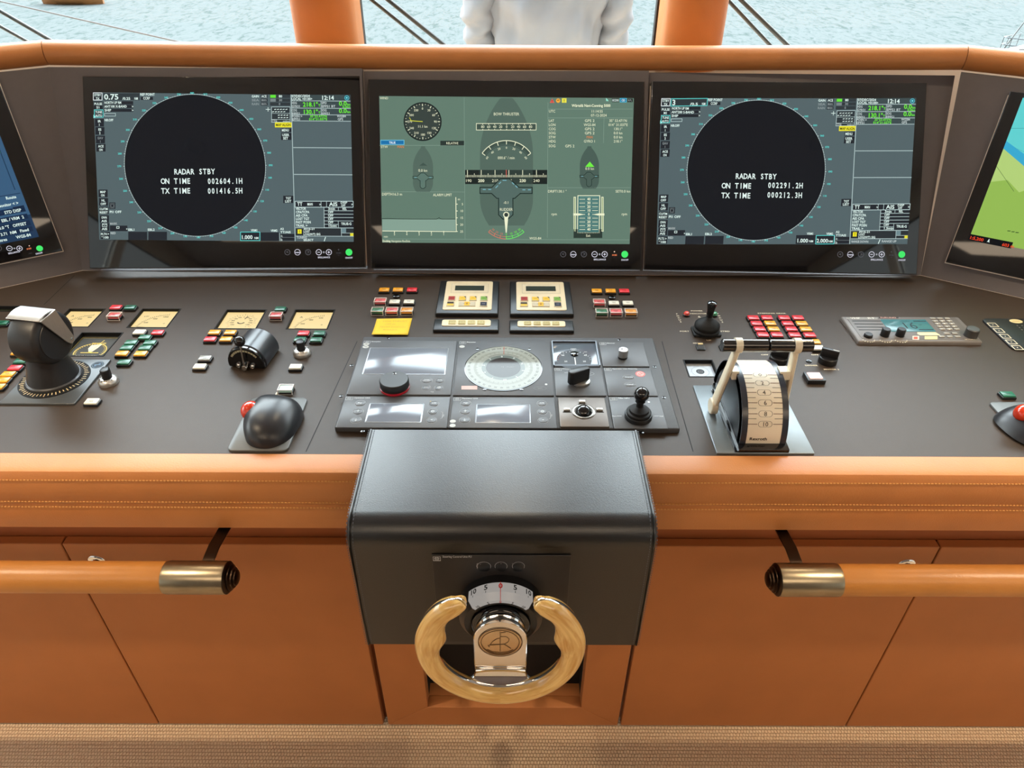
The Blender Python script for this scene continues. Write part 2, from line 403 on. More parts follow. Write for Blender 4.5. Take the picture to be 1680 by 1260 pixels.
window('window_1', -2.58, gx[0]-.05, 2.09, 1.29, 2.21); window('window_2', gx[0], gx[1], 2.09, 1.29, 2.21); window('window_3', gx[1]+.05, 2.58, 2.09, 1.29, 2.21)
for k, (sx, y0, y1) in enumerate(((-1, -2.2, -.4), (-1, -.25, 1.75), (1, -2.2, -.4), (1, -.25, 1.75))): window_side('window_%d' % (k+4), sx*2.64, y0, y1, 1.05, 1.97)
# two leather wrapped mullions between the front windows
for nm, xl, xr in (('trim_1', 481.5, 585.5), ('trim_2', 1087, 1189)):
    y = 1.97; a = ony(xl, 38, y).x; b = ony(xr, 38, y).x; cx, r = (a+b)/2, (b-a)/2
    o = MB(); o.prism([(r*math.cos(R_(t)), .055*math.sin(R_(t))) for t in range(180, 361, 12)] + [(r, .07), (-r, .07)], 0, 1.05)
    o = o.build(nm, leather, None, Fr((cx, y, 1.29))); struct(o)
# ---------------------------------------------------------------- ceiling lamps
warm = M('lamp_glass', (255, 226, 184), .3, emit=4.0)
redl = M('red_lamp_glass', (255, 30, 12), .3, emit=9.0)
def downlight(x, y, label, red=False, watt=DOWN_W):
    t = thing('night_lamp' if red else 'ceiling_downlight', label, 'ceiling lamp', Fr((x, y, 2.34), (1, 0, 0), (0, -1, 0)), 'red night lamps in the ceiling' if red else 'ceiling downlights')
    MB().lathe([(.026, 0), (.046, 0), (.046, .004), (.030, .010), (.026, .006)], 32).build('trim_ring', alu, t)
    MB().cyl(.026, .0005, .004, 24).build('lens', redl if red else warm, t)
    la = bpy.data.lights.new('lamp_light', 'SPOT'); la.shadow_soft_size = .02; la.spot_size = R_(60 if red else 76); la.spot_blend = .35; la.energy = .5 if red else watt; la.color = (1, .1, .05) if red else (1, .80, .55)
    lo = bpy.data.objects.new('lamp_light', la); COL.objects.link(lo); lo.parent = t; lo.location = (0, 0, .014); lo.rotation_euler = (math.pi, 0, 0)
for x, w_ in ((-2.0, 'by the port wall'), (-1.31, 'over the azimuth lever'), (1.31, 'over the radio'), (2.0, 'by the starboard wall')):
    downlight(x, .54, 'round warm ceiling downlight %s in the forward row' % w_)
for x, w_ in ((-1.05, 'port of the middle'), (0, 'in the middle'), (1.05, 'starboard of the middle')):  # unseen row added to lift the back of the console and the bolster
    downlight(x, 1.55, 'added warm fill downlight %s over the monitors' % w_, False, 14.0)
for x, w_ in ((-.665, 'port'), (.65, 'starboard')): downlight(x, .83, 'small round red night lamp in the ceiling on the %s side' % w_, True)

# two unseen warm panels aft, added to brighten the door fronts
fill_panelm = M('fill_panel_diffuser', (255, 230, 200), .5, emit=FILL_PANEL_E)
for x, w_ in ((-1.05, 'port'), (1.05, 'starboard')):
    t = thing('added_fill_panel', 'added warm fill light panel on the %s side behind the helm' % w_, 'ceiling lamp', Fr((x, -.95, 2.34), (1, 0, 0), (0, -1, 0)), 'added fill light panels')
    mb = MB()
    for b in ((-.72, .72, .27, .30), (-.72, .72, -.30, -.27), (-.72, -.69, -.27, .27), (.69, .72, -.27, .27)): mb.box(*b, 0, .012)
    mb.build('frame', alu, t); MB().box(-.689, .689, -.269, .269, .001, .006).build('diffuser', fill_panelm, t)
# ---------------------------------------------------------------- console body
t = thing('monitor_fascia', 'dark brown vinyl fascia of five angled panels behind the monitors', 'console fascia', Fr(B[2]))
MON = {}
def loc(fr, pts): return [tuple(fr.px(x, y)[:2]) for x, y in pts]
LM = [(147, 440), (599, 438), (590, 128), (135, 125)]; CM = [(609, 440), (1052, 442), (1057, 134), (604, 130)]; RM = [(1057, 442), (1504, 450), (1521, 136), (1070, 133)]
def wing(fr, edge_px, sgn):
    a, b = fr.px(*edge_px[0]), fr.px(*edge_px[1]); x = (a.x+b.x)/2; v0, v1 = min(a.y, b.y), max(a.y, b.y); h = .39
    if v1-v0 < h: v1 = v0+h
    return [(x-.637, v0), (x, v0), (x, v1), (x-.637, v1)] if sgn < 0 else [(x, v0), (x+.637, v0), (x+.637, v1), (x, v1)]
wlq = wing(FWL, [(3, 151), (103, 411)], -1); wrq = wing(FWR, [(1651, 162), (1554, 430)], 1)
MONQ = [(FWL, wlq), (FL, loc(FL, LM)), (FC, loc(FC, CM)), (FRR, loc(FRR, RM)), (FWR, wrq)]
for i in range(5):
    q = [B[i]+Vector((0, 0, .0012)), B[i+1]+Vector((0, 0, .0012)), T[i+1], T[i]]
    pf = Fr(q[0], q[1]-q[0], q[3]-q[0]); mf, mq = MONQ[i]
    out = [pf.inv(p) for p in q]; hl = []
    for u, v in inset(mq, -.0015):
        p = mf.P(u, v); d = pf.inv(p); n = Vector((mf.z.dot(pf.x), mf.z.dot(pf.y), mf.z.dot(pf.z))); hl.append(d-n*(d.z/n.z))
    for p in out: p.z = 0
    mb = MB(); tr = tessellate_polygon([out, hl]); vs = out+hl
    up = lambda p: p.y+(.016 if p.y < .003 else 0)
    for z, flip in ((0, 1), (-.018, -1)): mb.add([(p.x, up(p) if z else p.y, z) for p in vs], [tuple(f[::flip]) for f in tr])
    for l in (out, hl): mb.rings([[(p.x, up(p), -.018) for p in l], [(p.x, p.y, 0) for p in l]])
    o = mb.build('fascia_panel', fascia_m, t, smooth=0, weld=True); o.matrix_local = Matrix.Translation(-B[2]) @ pf.M()
def sweep(prof, pts, name, m, parent, org):
    """prof: [(back, up)] along a plan polyline"""
    rings = []
    for i, p in enumerate(pts):
        a = (pts[i]-pts[i-1]).normalized() if i else None; b = (pts[i+1]-pts[i]).normalized() if i < len(pts)-1 else None
        na = [Vector((-d.y, d.x, 0)).normalized() for d in (a, b) if d is not None]; nn = sum(na, Vector()).normalized(); k = 1/max(.5, nn.dot(na[0]))
        rings.append([p-org+nn*(u*k)+Vector((0, 0, w)) for u, w in prof])
    return MB().rings(rings, True, True).build(name, m, parent)
prof = [(.022-.027*math.cos(R_(a)), .026+.027*math.sin(R_(a))) for a in range(-62, 91, 12)] + [(.045, .0495), (.075, .040), (.10, .02), (.10, .003), (.014, .003)]
t = thing('leather_bolster', 'long rounded tan leather bolster along the top of the monitor fascia', 'bolster', Fr(T[2]))
nrm = []
for i in range(6):
    ds = [(T[j+1]-T[j]).normalized() for j in (i-1, i) if 0 <= j < 5]; na = [Vector((-d.y, d.x, 0)).normalized() for d in ds]; nn = sum(na, Vector()).normalized(); nrm.append(nn/max(.5, nn.dot(na[0])))
ring = lambda i, sh: [T[i]+sh-T[2]+nrm[i]*u+Vector((0, 0, w)) for u, w in prof]
g = .0007
for ids in ((0, 1), (1, 2, 3, 4), (4, 5)):
    rr = []
    for k, i in enumerate(ids):
        e = Vector() if 0 < k < len(ids)-1 else ((T[ids[1]]-T[i]).normalized()*g if k == 0 else (T[ids[-2]]-T[i]).normalized()*g)
        rr.append(ring(i, e))
    MB().rings(rr, True, True).build('bolster_segment', leather, t)
# console top with openings for the recessed instruments
HOLES = []
def hole(name, px, z=ZC): HOLES.append([onz(x, y, z) for x, y in px]); return HOLES[-1]
H_M = [hole('m', p) for p in ([(112, 507), (175, 505.5), (145, 537), (83, 537)], [(233, 507), (297, 505.5), (275.5, 538), (206, 538)],
       [(372, 508), (438, 507.5), (421, 540), (350, 540)], [(484, 508), (551, 507.5), (537, 540.5), (468, 540.5)])]
H_A = hole('a', [(133, 545.5), (203, 545), (171, 585), (97, 585)])
H_I = hole('i', [(1121, 590), (1171, 590), (1179, 619), (1129, 619)])
H_D = hole('d', [(-95, 501.5), (45, 502), (34, 511.5), (-110, 511)])
def rect_of(pts):
    """square a hole up: an axis aligned rectangle on the console"""
    x0 = (pts[0].x+pts[3].x)/2; x1 = (pts[1].x+pts[2].x)/2; y1 = (pts[0].y+pts[1].y)/2; y0 = (pts[2].y+pts[3].y)/2; return x0, x1, y0, y1
RECT = {k: rect_of(v) for k, v in (('m1', H_M[0]), ('m2', H_M[1]), ('m3', H_M[2]), ('m4', H_M[3]), ('az', H_A), ('ins', H_I), ('disp', H_D))}
def console_top():
    eps = .0
    out = [Vector((-XR, .878, 0)), Vector((XR, .878, 0)), Vector((XR, 1.10, 0))] + [Vector((p.x, p.y+eps, 0)) for p in (B[5], B[4], B[3], B[2], B[1], B[0])] + [Vector((-XR, 1.10, 0))]
    loops = [out] + [[Vector((x0, y0, 0)), Vector((x0, y1, 0)), Vector((x1, y1, 0)), Vector((x1, y0, 0))] for x0, x1, y0, y1 in RECT.values()]
    tr = tessellate_polygon(loops); vs = [p for l in loops for p in l]; mb = MB(); d = .03
    mb.add([(p.x, p.y, ZC) for p in vs], [tuple(f) for f in tr]); mb.add([(p.x, p.y, ZC-d) for p in vs], [tuple(f[::-1]) for f in tr])
    for l in loops: n = len(l); mb.rings([[(p.x, p.y, ZC-d) for p in l], [(p.x, p.y, ZC) for p in l]])
    return mb
ct = thing('console_top', 'wide flat dark grey vinyl console top holding all the controls', 'console top', W0)
console_top().build('top_panel', vinyl, ct, smooth=0, weld=True)
for a, b in (((586, 560), (502, 741)), ((1102, 620), (1137, 741)), ((1086, 560), (1102, 620)), ((122, 452), (72, 500))):
    p, q = onz(*a, ZC), onz(*b, ZC); d = (q-p).normalized(); n = Vector((-d.y, d.x, 0))*.0007
    mb = MB(); mb.add([p-n+Vector((0, 0, .0002)), q-n+Vector((0, 0, .0002)), q+n+Vector((0, 0, .0002)), p+n+Vector((0, 0, .0002))], [(0, 1, 2, 3)])
    mb.build('panel_seam', blackm, ct, smooth=0)
# leather front edge in two runs, either side of the steering pod
PX0, PX1 = -.236, .2115
fp = [(.905, .79), (.905, .886), (.8765, .886), (.8765, .921), (.842, .9235), (.832, .9215), (.8265, .914), (.8250, .885), (.8260, .857), (.8285, .8535), (.827, .850), (.826, .82), (.8285, .797), (.8355, .790)]
for a, b, nm, w_ in ((-XR, PX0-.001, 'port', 'azimuth lever'), (PX1+.001, XR, 'starboard', 'throttle')):
    t = thing('leather_edge', 'thick stitched tan leather front edge on the %s side of the console' % w_, 'padded edge', Fr((a, .905, .79)))
    MB().rings([[(x-a, y-.905, z-.79) for y, z in fp] for x in (a, b)], True, True).build('padding', leather, t, smooth=35)
    mb = MB(); k = int((b-a)/.0056)
    for j in range(k):
        x = a+.002+j*.0056
        for y, z in ((.8257, .9085), (.8257, .8605), (.8265, .8475)): mb.box(x-a, x+.0036-a, y-.905-.0012, y-.905+.0006, z-.79-.0007, z-.79+.0007)
    mb.build('stitching', thread, t, smooth=0)
# base cabinets
YD = .916
def door(parent, org, x0, x1, name='door'):
    return MB().box(x0-org.x, x1-org.x, 0, .02, .004, .655, .0).build(name, leather_d, parent, bevel=.0018)
def base(x0, x1, gaps, latch, label):
    org = Vector(((x0+x1)/2, YD, 0)); t = thing('cabinet', label, 'cabinet', Fr(org))
    MB().box(x0-org.x, x1-org.x, .022, .5, 0, .785).build('carcass', M('carcass_leather', (150, 82, 40), .6, var=.04, vscale=9), t)
    xs = [x0]+gaps+[x1]
    for i in range(len(xs)-1):
        d = door(t, org, xs[i]+(.0016 if i else 0), xs[i+1]-(.0016 if i < len(xs)-2 else .004))
        for lx, ly in latch:
            p = ony(lx, ly, YD)
            if xs[i] < p.x < xs[i+1]:
                f = MB().lathe([(.0, .003), (.012, .003), (.0165, .0015), (.0175, 0), (.0175, -.002)], 28, (p.x-org.x, 0, p.z), (0, -1, 0)).build('latch_rosette', chrome, d)
                MB().lathe([(0, .008), (.006, .008), (.0085, .006), (.009, .003)], 20, (p.x-org.x, 0, p.z), (0, -1, 0)).build('latch_button', chrome, d)
xg = [onpl(262, 1189, Vector((0, YD, 0)), Vector((0, 1, 0))).x, onpl(632, 1189, Vector((0, YD, 0)), Vector((0, 1, 0))).x, onpl(1018.5, 1190, Vector((0, YD, 0)), Vector((0, 1, 0))).x, onpl(1387, 1192, Vector((0, YD, 0)), Vector((0, 1, 0))).x]
base(-XR, xg[1], [xg[0]], [(159, 921)], 'tan leather base cabinet under the azimuth lever side, two slanted looking doors')
base(xg[2], XR, [xg[3]], [(1487, 927)], 'tan leather base cabinet under the throttle side of the console')
# centre base: a mitred leather frame round a black recess behind the wheel
ca, cb = xg[1]+.008, xg[2]-.008; org = Vector(((ca+cb)/2, YD, 0)); t = thing('wheel_recess', 'tan leather frame round a black recess behind the steering wheel', 'console base', Fr(org))
pi = [onpl(x, y, Vector((0, YD, 0)), Vector((0, 1, 0))) for x, y in ((702, 1160), (953, 1160))]
ix0, ix1, iz = pi[0].x-org.x, pi[1].x-org.x, pi[0].z; ox0, ox1 = ca-org.x, cb-org.x; zt = .70; e = .0005
for poly in ([(ox0, .004), (ox1, .004), (ix1-e, iz-e), (ix0+e, iz-e)], [(ox0, .006), (ix0, iz+e), (ix0, zt), (ox0, zt)], [(ix1, iz+e), (ox1, .006), (ox1, zt), (ix1, zt)]):
    MB().rings([[(x, .0, z) for x, z in poly], [(x, .03, z) for x, z in poly]], True, True).build('frame_board', leather_d, t, bevel=.0012)
mb = MB(); D = .062
mb.add([(ix0, .03, iz), (ix1, .03, iz), (ix1, .03, zt), (ix0, .03, zt), (ix0, D, iz), (ix1, D, iz), (ix1, D, zt), (ix0, D, zt)], [(4, 5, 6, 7), (0, 3, 7, 4), (1, 5, 6, 2), (3, 2, 6, 7)])
mb.build('recess_lining', blackm, t, smooth=0)
MB().add([(ix0, .03, iz), (ix1, .03, iz), (ix1, D, iz), (ix0, D, iz), (ix0, .03, iz-.01), (ix1, .03, iz-.01), (ix1, D, iz-.01), (ix0, D, iz-.01)], [(0, 1, 2, 3), (7, 6, 5, 4), (0, 4, 5, 1), (1, 5, 6, 2), (2, 6, 7, 3), (3, 7, 4, 0)]).build('recess_ledge', leather_d, t, smooth=0)
# ---------------------------------------------------------------- grab rails
def grab(sx, xe, label):
    fr = Fr((xe, .74, .777)); t = thing('grab_rail', label, 'grab rail', fr); s = -sx; r = .0255
    # s: the way the rail runs away from its end knob
    MB().lathe([(r-.001, .098), (r, .10), (r, 1.3), (r-.001, 1.302)], 36, ax=(s, 0, 0)).build('leather_grip', rail_l, t)
    MB().lathe([(r+.0006, 0), (r+.0012, .004), (r+.0012, .094), (r+.0004, .098), (r-.004, .099)], 36, ax=(s, 0, 0)).build('end_sleeve', bronze, t)
    MB().lathe([(r-.001, .0005), (r+.001, -.001), (.024, -.0035), (.0205, -.0045), (.021, -.007), (.0165, -.009), (.0165, -.0115), (.0125, -.0125), (.0125, -.015), (.008, -.017), (0, -.0175)], 36, ax=(s, 0, 0)).build('end_knob', bronze_d, t)
    for dx in (.035, 1.1):
        x = s*dx; MB().rings([[(x-.010, y-.004, z), (x+.010, y-.004, z), (x+.010, y+.004, z+.002), (x-.010, y+.004, z+.002)] for y, z in ((.012, .014), (.05, .016), (.112, .0055))], True, True).build('bracket', bronze_d, t, bevel=.002)
grab(1, -.455, 'tan leather grab rail with bronze end below the azimuth lever side')
grab(-1, .430, 'tan leather grab rail with bronze end below the throttle side')
# ---------------------------------------------------------------- monitors
bezelm = M('monitor_glass', (20, 20, 23), .05, spec=.5, var=.02, vscale=8)
rimm = M('monitor_rim', (58, 52, 50), .35, metal=.4, var=.04, vscale=60)
WHT, CYA, GRN, PALE = (222, 244, 238), (92, 214, 208), (110, 236, 60), (236, 240, 206)
def monitor(fr, corners, label, draw, screen, bezel):
    """corners: local outline (ccw from bottom left)"""
    t = thing('monitor', label, 'monitor', fr, 'flush mounted bridge monitors')
    MB().prism(inset(corners, .008), -.030, -.002).build('housing', blackp, t)
    MB().prism(inset(corners, -.0004), -.010, -.0006).build('rim', rimm, t, bevel=.0005)
    MB().prism(inset(corners, .0006), -.009, 0.0, .0005).build('front_glass', bezelm, t)
    S = Sheet(fr, .0003); draw(S); S.build('screen', t)
    S = Sheet(fr, .0003); bezel(S); S.build('touch_controls', t)
    return t
def controls(S, x, y, k=1.0, on=(70, 232, 108), red=None, scc=None):
    """the row of touch symbols in the lower bezel; x, y: the photo place of the round green key"""
    def U(dx, dy): return S.uv(x+dx, y+dy)
    a, _ = S.sc(x, y); g = (96, 98, 104); w = (214, 214, 228)
    S.L(0); S.disc(*U(0, 0), 5.6*a, on, 24); S.pt('ON/OFF', x-6, y+10.5, 2.6, w, wd=12, bold=1)
    S.ringp(*U(-101, 0), 4.0*a, 4.7*a, g); S.pt('<', x-103.2, y+2.2, 5, g)
    S.ringp(*U(-67, 0), 4.0*a, 4.7*a, g); S.pt('>', x-68.6, y+2.2, 5, g)
    S.ringp(*U(-84.5, 0), 4.2*a, 5.0*a, w); S.rect(U(-90, 2)[0], U(0, 1.6)[1], U(-79, 0)[0], U(0, -1.6)[1], (20, 20, 23)); S.L(1).pt('menu', x-89.5, y+1.6, 3.0, w, wd=10.5, bold=1); S.L(0)
    for dx in (-49.5, -33): S.ringp(*U(dx, 0), 3.9*a, 4.9*a, w); S.line(U(dx-2.2, 0), U(dx+2.2, 0), 1.0*a, w)
    S.line(U(-33, -2.2), U(-33, 2.2), 1.0*a, w); S.disc(*U(-41.3, 0), 1.6*a, (150, 152, 160), 10)
    S.pt('BRILLIANCE', x-51, y+9.8, 2.6, w, wd=20, bold=1)
    S.pt('SERVICE', x-73, y-2.2+0, 1.9, (64, 66, 70), wd=10); S.pt('TEST', x-71, y+4, 1.9, (64, 66, 70), wd=6)
    c = (244, 132, 84) if scc else (70, 72, 78)
    S.disc(*U(-17, -4.2), 1.0*a, (250, 214, 190) if scc else (90, 92, 98), 10); S.pt('SCBS', x-20.8, y+2.4, 2.3, c, wd=8, bold=1)
    S.rect(U(-18.5, 5.2)[0], U(0, 5.2)[1], U(-15.5, 0)[0], U(0, 4.6)[1], (70, 72, 78))
    if red: S.L(2).disc(*S.uv(*red), 1.2*a, (60, 62, 66), 10)

BG, BOX_, DK = (84, 100, 104), (38, 42, 48), (50, 58, 62)
def radar(S, q, cxy, rx, rt, txt):
    """q: screen corners in the photo (tl, tr, br, bl); everything else relative to the first radar by a bilinear map of its corners"""
    ref = [(152.5, 151.5), (575, 156.5), (580, 396.5), (162.5, 393)]
    def mp(x, y):
        # inverse bilinear on the reference (nearly affine): two Newton steps
        s, t_ = (x-152)/423, (y-153)/242
        for _ in range(4):
            X = [(1-s)*(1-t_), s*(1-t_), s*t_, (1-s)*t_]; ex = sum(k*p[0] for k, p in zip(X, ref))-x; ey = sum(k*p[1] for k, p in zip(X, ref))-y; s -= ex/423; t_ -= ey/242
        X = [(1-s)*(1-t_), s*(1-t_), s*t_, (1-s)*t_]
        return sum(k*p[0] for k, p in zip(X, q)), sum(k*p[1] for k, p in zip(X, q))
    def R(x0, y0, x1, y1, c): S.pp([mp(x0, y0), mp(x1, y0), mp(x1, y1), mp(x0, y1)], c)
    def Tx(s, x, y, h, c=WHT, wd=None, al='l', bold=1): S.pt(s, *mp(x, y), h, c, al, wd, bold)
    def Ln(x0, y0, x1, y1, w=1.0, c=(178, 200, 200)): S.pl(*mp(x0, y0), *mp(x1, y1), w, c)
    def Bx(x0, y0, x1, y1, w=1.0, c=(190, 214, 214)): S.path([S.uv(*mp(*p)) for p in ((x0, y0), (x1, y0), (x1, y1), (x0, y1))], w*S.sc(*mp(x0, y0))[0], c, True)
    S.L(0).pp(q, BG)
    c = S.uv(*cxy); r = abs(S.uv(cxy[0]+rx, cxy[1])[0]-c[0]); a, b = S.sc(*cxy)
    S.L(1).disc(*c, r, (24, 26, 31), 96)
    S.L(2)
    for d in range(0, 360, 2):
        t = R_(d); l = .8 if d % 10 else 1.8; S.line((c[0]+r*math.cos(t), c[1]+r*math.sin(t)), (c[0]+(r+l*a)*math.cos(t), c[1]+(r+l*a)*math.sin(t)), .9*a, (205, 226, 224))
    S.ringp(*c, r-.25*a, r+.3*a, (190, 212, 212), n=96)
    for d in range(0, 360, 10):
        t = R_(90-d); s = '%03d' % d; rr = r+8.6*a; rv = r+2.0*a
        S.text(s, c[0]+rr*math.cos(t), c[1]+rv*math.sin(t)-1.4*a, 2.9*a, CYA, 'c', 1.0, 0, 1)
    S.L(3)
    for s, dx, dy in ((txt[0], 319, 286), ('ON TIME', 288.5, 301.5), (txt[1], 369, 301.5), ('TX TIME', 288.5, 317.5), (txt[2], 369, 317.5)):
        wd = {'RADAR STBY': 68, 'ON TIME': 49, 'TX TIME': 49}.get(s, 58); S.pt(s, *mp(dx-wd/2, dy), 8.6, (226, 244, 240), 'l', wd, 1, .70)
    # left column of soft keys
    for k, (y, s1, s2) in enumerate(((152, 'STBY', 'TX'), (166.5, 'PULSE', txt[3]), (180, 'TUNE', 'AUTO'), (195, 'IR', '1'), (208.5, 'ES', '2'), (222.5, 'EAV', '1'), (236, 'ACE', 'ON'))):
        dx = (y-152)*.062; x = 152.8+dx; S.L(1); R(x, y, x+15, y+12.6, BOX_); S.L(2)
        if k in (0, 2): Bx(x+.4, y+.4, x+14.6, y+12.2, 1.0, (226, 236, 236) if k == 0 else CYA)
        g = (130, 140, 142) if k == 5 else WHT
        Tx(s1, x+7.5, y+5.8, 3.7, g, {5: 13, 4: 11, 3: 9, 2: 5}[len(s1)], 'c'); Tx(s2, x+7.5, y+11.6, 3.7, g, {5: 13, 4: 11, 2: 6, 1: 2.2}[len(s2)], 'c')
    S.L(1); R(169.5, 153, 229, 164.5, DK); R(231, 159, 251, 164, BOX_); R(170, 166, 218.5, 171.5, BOX_); R(170, 172, 218.5, 177.5, BOX_); R(170, 178.5, 218.5, 183.5, BOX_)
    S.L(2); Tx(txt[4], 171, 163.3, 8.6, WHT, 24 if len(txt[4]) > 1 else 6); Tx(txt[5], 201, 163.8, 4, WHT, 13); Tx('NM', 220.5, 163.8, 4, WHT, 6)
    if len(txt[4]) == 1: Bx(169.3, 152.8, 229, 164.8, 1.0, CYA)
    Tx('REF POINT', 230, 157, 4, WHT, 24); Tx('CCRP', 235, 163.3, 4, WHT, 11)
    Tx('NORTH UP RM', 171.2, 170.4, 3.8, WHT, 28); Tx(txt[6], 171.2, 176.6, 3.8, WHT, 37); Tx('SHIP', 171.5, 182.8, 3.8, WHT, 11); Tx('>', 216.3, 176.6, 3.4); Tx('>', 216.3, 182.8, 3.4)
    Bx(171.5, 186, 189.5, 190.5, .7); Tx('NR:OFF', 171.5, 199, 3.8, WHT, 14.5)
    S.L(4).pp([mp(*p) for p in ((153.5, 188), (153.5, 194), (157.5, 192.5))], (150, 240, 236))
    # lower left keys
    for y, s1, s2 in ((311, 'MAP', 'ON' if len(txt[4]) > 1 else 'OFF'), (325, 'HL', 'OFF'), (339, 'CU/TM', 'RESET'), (353, 'OWN', 'AIS'), (366, '', 'AIS'), (380, txt[7], '*100')):
        x = 161.3+(y-311)*.05; S.L(1); R(x, y, x+15, y+12.4 if y < 380 else y+12, BOX_); S.L(2)
        if s1: Tx(s1, x+7.2, y+5.6, 3.6, WHT, min(13.5, 3*len(s1)), 'c')
        else: Bx(x+3.5, y+1, x+11, y+5.6, .7, WHT); Ln(x+3.5, y+1, x+7.2, y+3.6, .6, WHT); Ln(x+7.2, y+3.6, x+11, y+1, .6, WHT)
        Tx(s2, x+7.2, y+11.2, 3.6, WHT, min(13.5, 3*len(s2)), 'c')
    S.L(1); R(179, 332, 189, 342.5, BOX_); R(180, 370, 208.5, 379, BOX_); R(210, 380, 241, 393.5, BOX_); R(243, 380, 273.5, 393.7, BOX_)
    S.L(2); S.ringp(*S.uv(*mp(184, 337.5)), 2.2*a, 2.9*a, (110, 120, 122)); Bx(181, 333.5, 187, 341, .6, (110, 120, 122))
    Tx('PI1 OFF', 179.5, 349.5, 3.8, WHT, 19.5); Tx('MARK', 180, 368.5, 3.4, (170, 180, 180), 12); Bx(191, 371.5, 195, 374.5, .8, WHT); Tx('>', 206.6, 377, 3); Tx('RED', 181, 384, 3.4, (190, 202, 202), 8.5)
    Tx('EBL1', 210, 378.5, 3.6, WHT, 11); Tx('EBL2', 242, 378.5, 3.6, WHT, 11.5)
    # variable range markers
    S.L(1); R(394, 380, 426, 394.5, BOX_); R(427, 381, 457.5, 395, BOX_); S.L(2)
    Tx('VRM1', 411.5, 379.5, 3.6, WHT, 11); Tx('VRM2', 444, 380, 3.6, WHT, 11)
    if len(txt[4]) > 1: Tx('1.000', 395.2, 392, 6, WHT, 19); Bx(394.3, 380.5, 426, 394.5, 1.0, CYA); Tx('NM', 417, 392, 3.4, WHT, 7)
    else: Tx('1.000', 395.2, 392, 6, WHT, 19); Tx('NM', 416, 392, 3.4, WHT, 7); Tx('2.000', 428.5, 392.5, 6, WHT, 19); Tx('NM', 448.5, 392.5, 3.4, WHT, 7); Bx(427.5, 381, 457.5, 395, 1.0, CYA)
    Tx('A2', 459.5, 377, 3.4, WHT, 6); Tx('TT/AIS', 459.8, 382.5, 3.4, WHT, 17); Tx('1:', 460, 388.5, 3.2); Tx('2:', 460, 394.6, 3.2)
    S.L(1); R(458.8, 383.5, 483, 394.6, BOX_); S.L(2); Ln(458.2, 382, 459, 395, .8); Ln(459, 389, 483, 389.3, .5, (120, 130, 134))
    S.L(1); R(464.5, 321, 481, 333, BOX_); S.L(2); Tx('TGT', 473, 327, 3.8, WHT, 8.5, 'c'); Tx('LIST', 472.5, 332, 3.8, WHT, 10.5, 'c')
    # gain rows
    S.L(1)
    for k, (n1, n2, v, g) in enumerate((('GAIN', 'ACE', '80', WHT), ('SEA', 'MAN', '30', (138, 150, 152)), ('RAIN', 'MAN', '0', (138, 150, 152)))):
        y = 155.3+6.3*k; S.L(1); R(428, y, 439, y+5.4, BOX_); R(443, y, 476, y+5.6, DK); S.L(2)
        Tx(n1, 413, y+4.6, 3.7, g, 12); Tx(n2, 429, y+4.6, 3.7, g, 8.5); Tx(v, 457.5, y+4.6, 3.7, g, 5.5 if len(v) > 1 else 2.4)
        if k < 2: R(443.5, y+.4, 452.5, y+5.2, (100, 226, 60) if k == 0 else (120, 132, 134))
    S.L(2); Ln(436, 179.5, 443.5, 179.5, .8, WHT); Ln(439.8, 176, 439.8, 183, .8, WHT)
    S.L(1); R(445.5, 175.5, 476, 200, DK); S.L(2); Bx(445.5, 175.5, 476, 200.5, .7)
    for y in (186, 196): Ln(445.5, y, 476, y, .6)
    for k, (y, x0) in enumerate(((179.8, 450), (183.6, 446.5), (189.3, 456), (193.3, 456))):
        for j in range(5 - (k > 1)): Ln(x0+j*4.6, y, x0+j*4.6+3, y-.6, 1.1, WHT)
    Tx('TTG', 446.5, 200, 3.5, (190, 202, 202), 8); Tx('--:--', 464, 200, 3.4, WHT, 11)
    S.L(3); R(451, 200.8, 478.5, 209, (232, 224, 50)); S.L(4); Tx('MAP ALIGN', 452.5, 207, 4, (60, 60, 20), 24.5)
    S.L(1); R(461, 210.5, 478, 216.8, BOX_); R(461, 218, 478, 229.5, BOX_); S.L(2); Tx('MENU', 462.2, 215.6, 3.9, WHT, 12); Tx('USER', 462.8, 223.4, 3.9, WHT, 11.5); Tx('SET', 464.3, 228.8, 3.9, WHT, 8.5)
    # the right hand panel
    S.L(1); R(477.5, 155.5, 575.3, 198, (62, 76, 78)); S.L(2); Ln(477.6, 155, 484, 395.5, 1.1)
    for y, x0, x1 in ((165.3, 477.5, 575), (177.3, 478, 575.3), (188, 478, 575.5), (198.2, 478.5, 575.6), (242, 481, 576.8), (286, 482, 578)): Ln(x0, y, x1, y+.7, .9 if y < 200 else 1.1)
    Ln(526.5, 165.5, 526.8, 188, .7)
    Tx('07/DEC/2024', 478.5, 159.5, 3.8, WHT, 30); Tx('LOCAL +01:00>', 478.5, 164.3, 3.8, WHT, 34); Tx('12:14', 527, 163.8, 6.6, WHT, 21)
    S.disc(*S.uv(*mp(569, 160.6)), 4*a, (80, 180, 196)); S.L(3).disc(*S.uv(*mp(569, 160.6)), 2.8*a, (40, 74, 84)); S.L(4).disc(*S.uv(*mp(569, 160.6)), 1.5*a, (110, 220, 230)); S.L(2)
    g = (190, 204, 204)
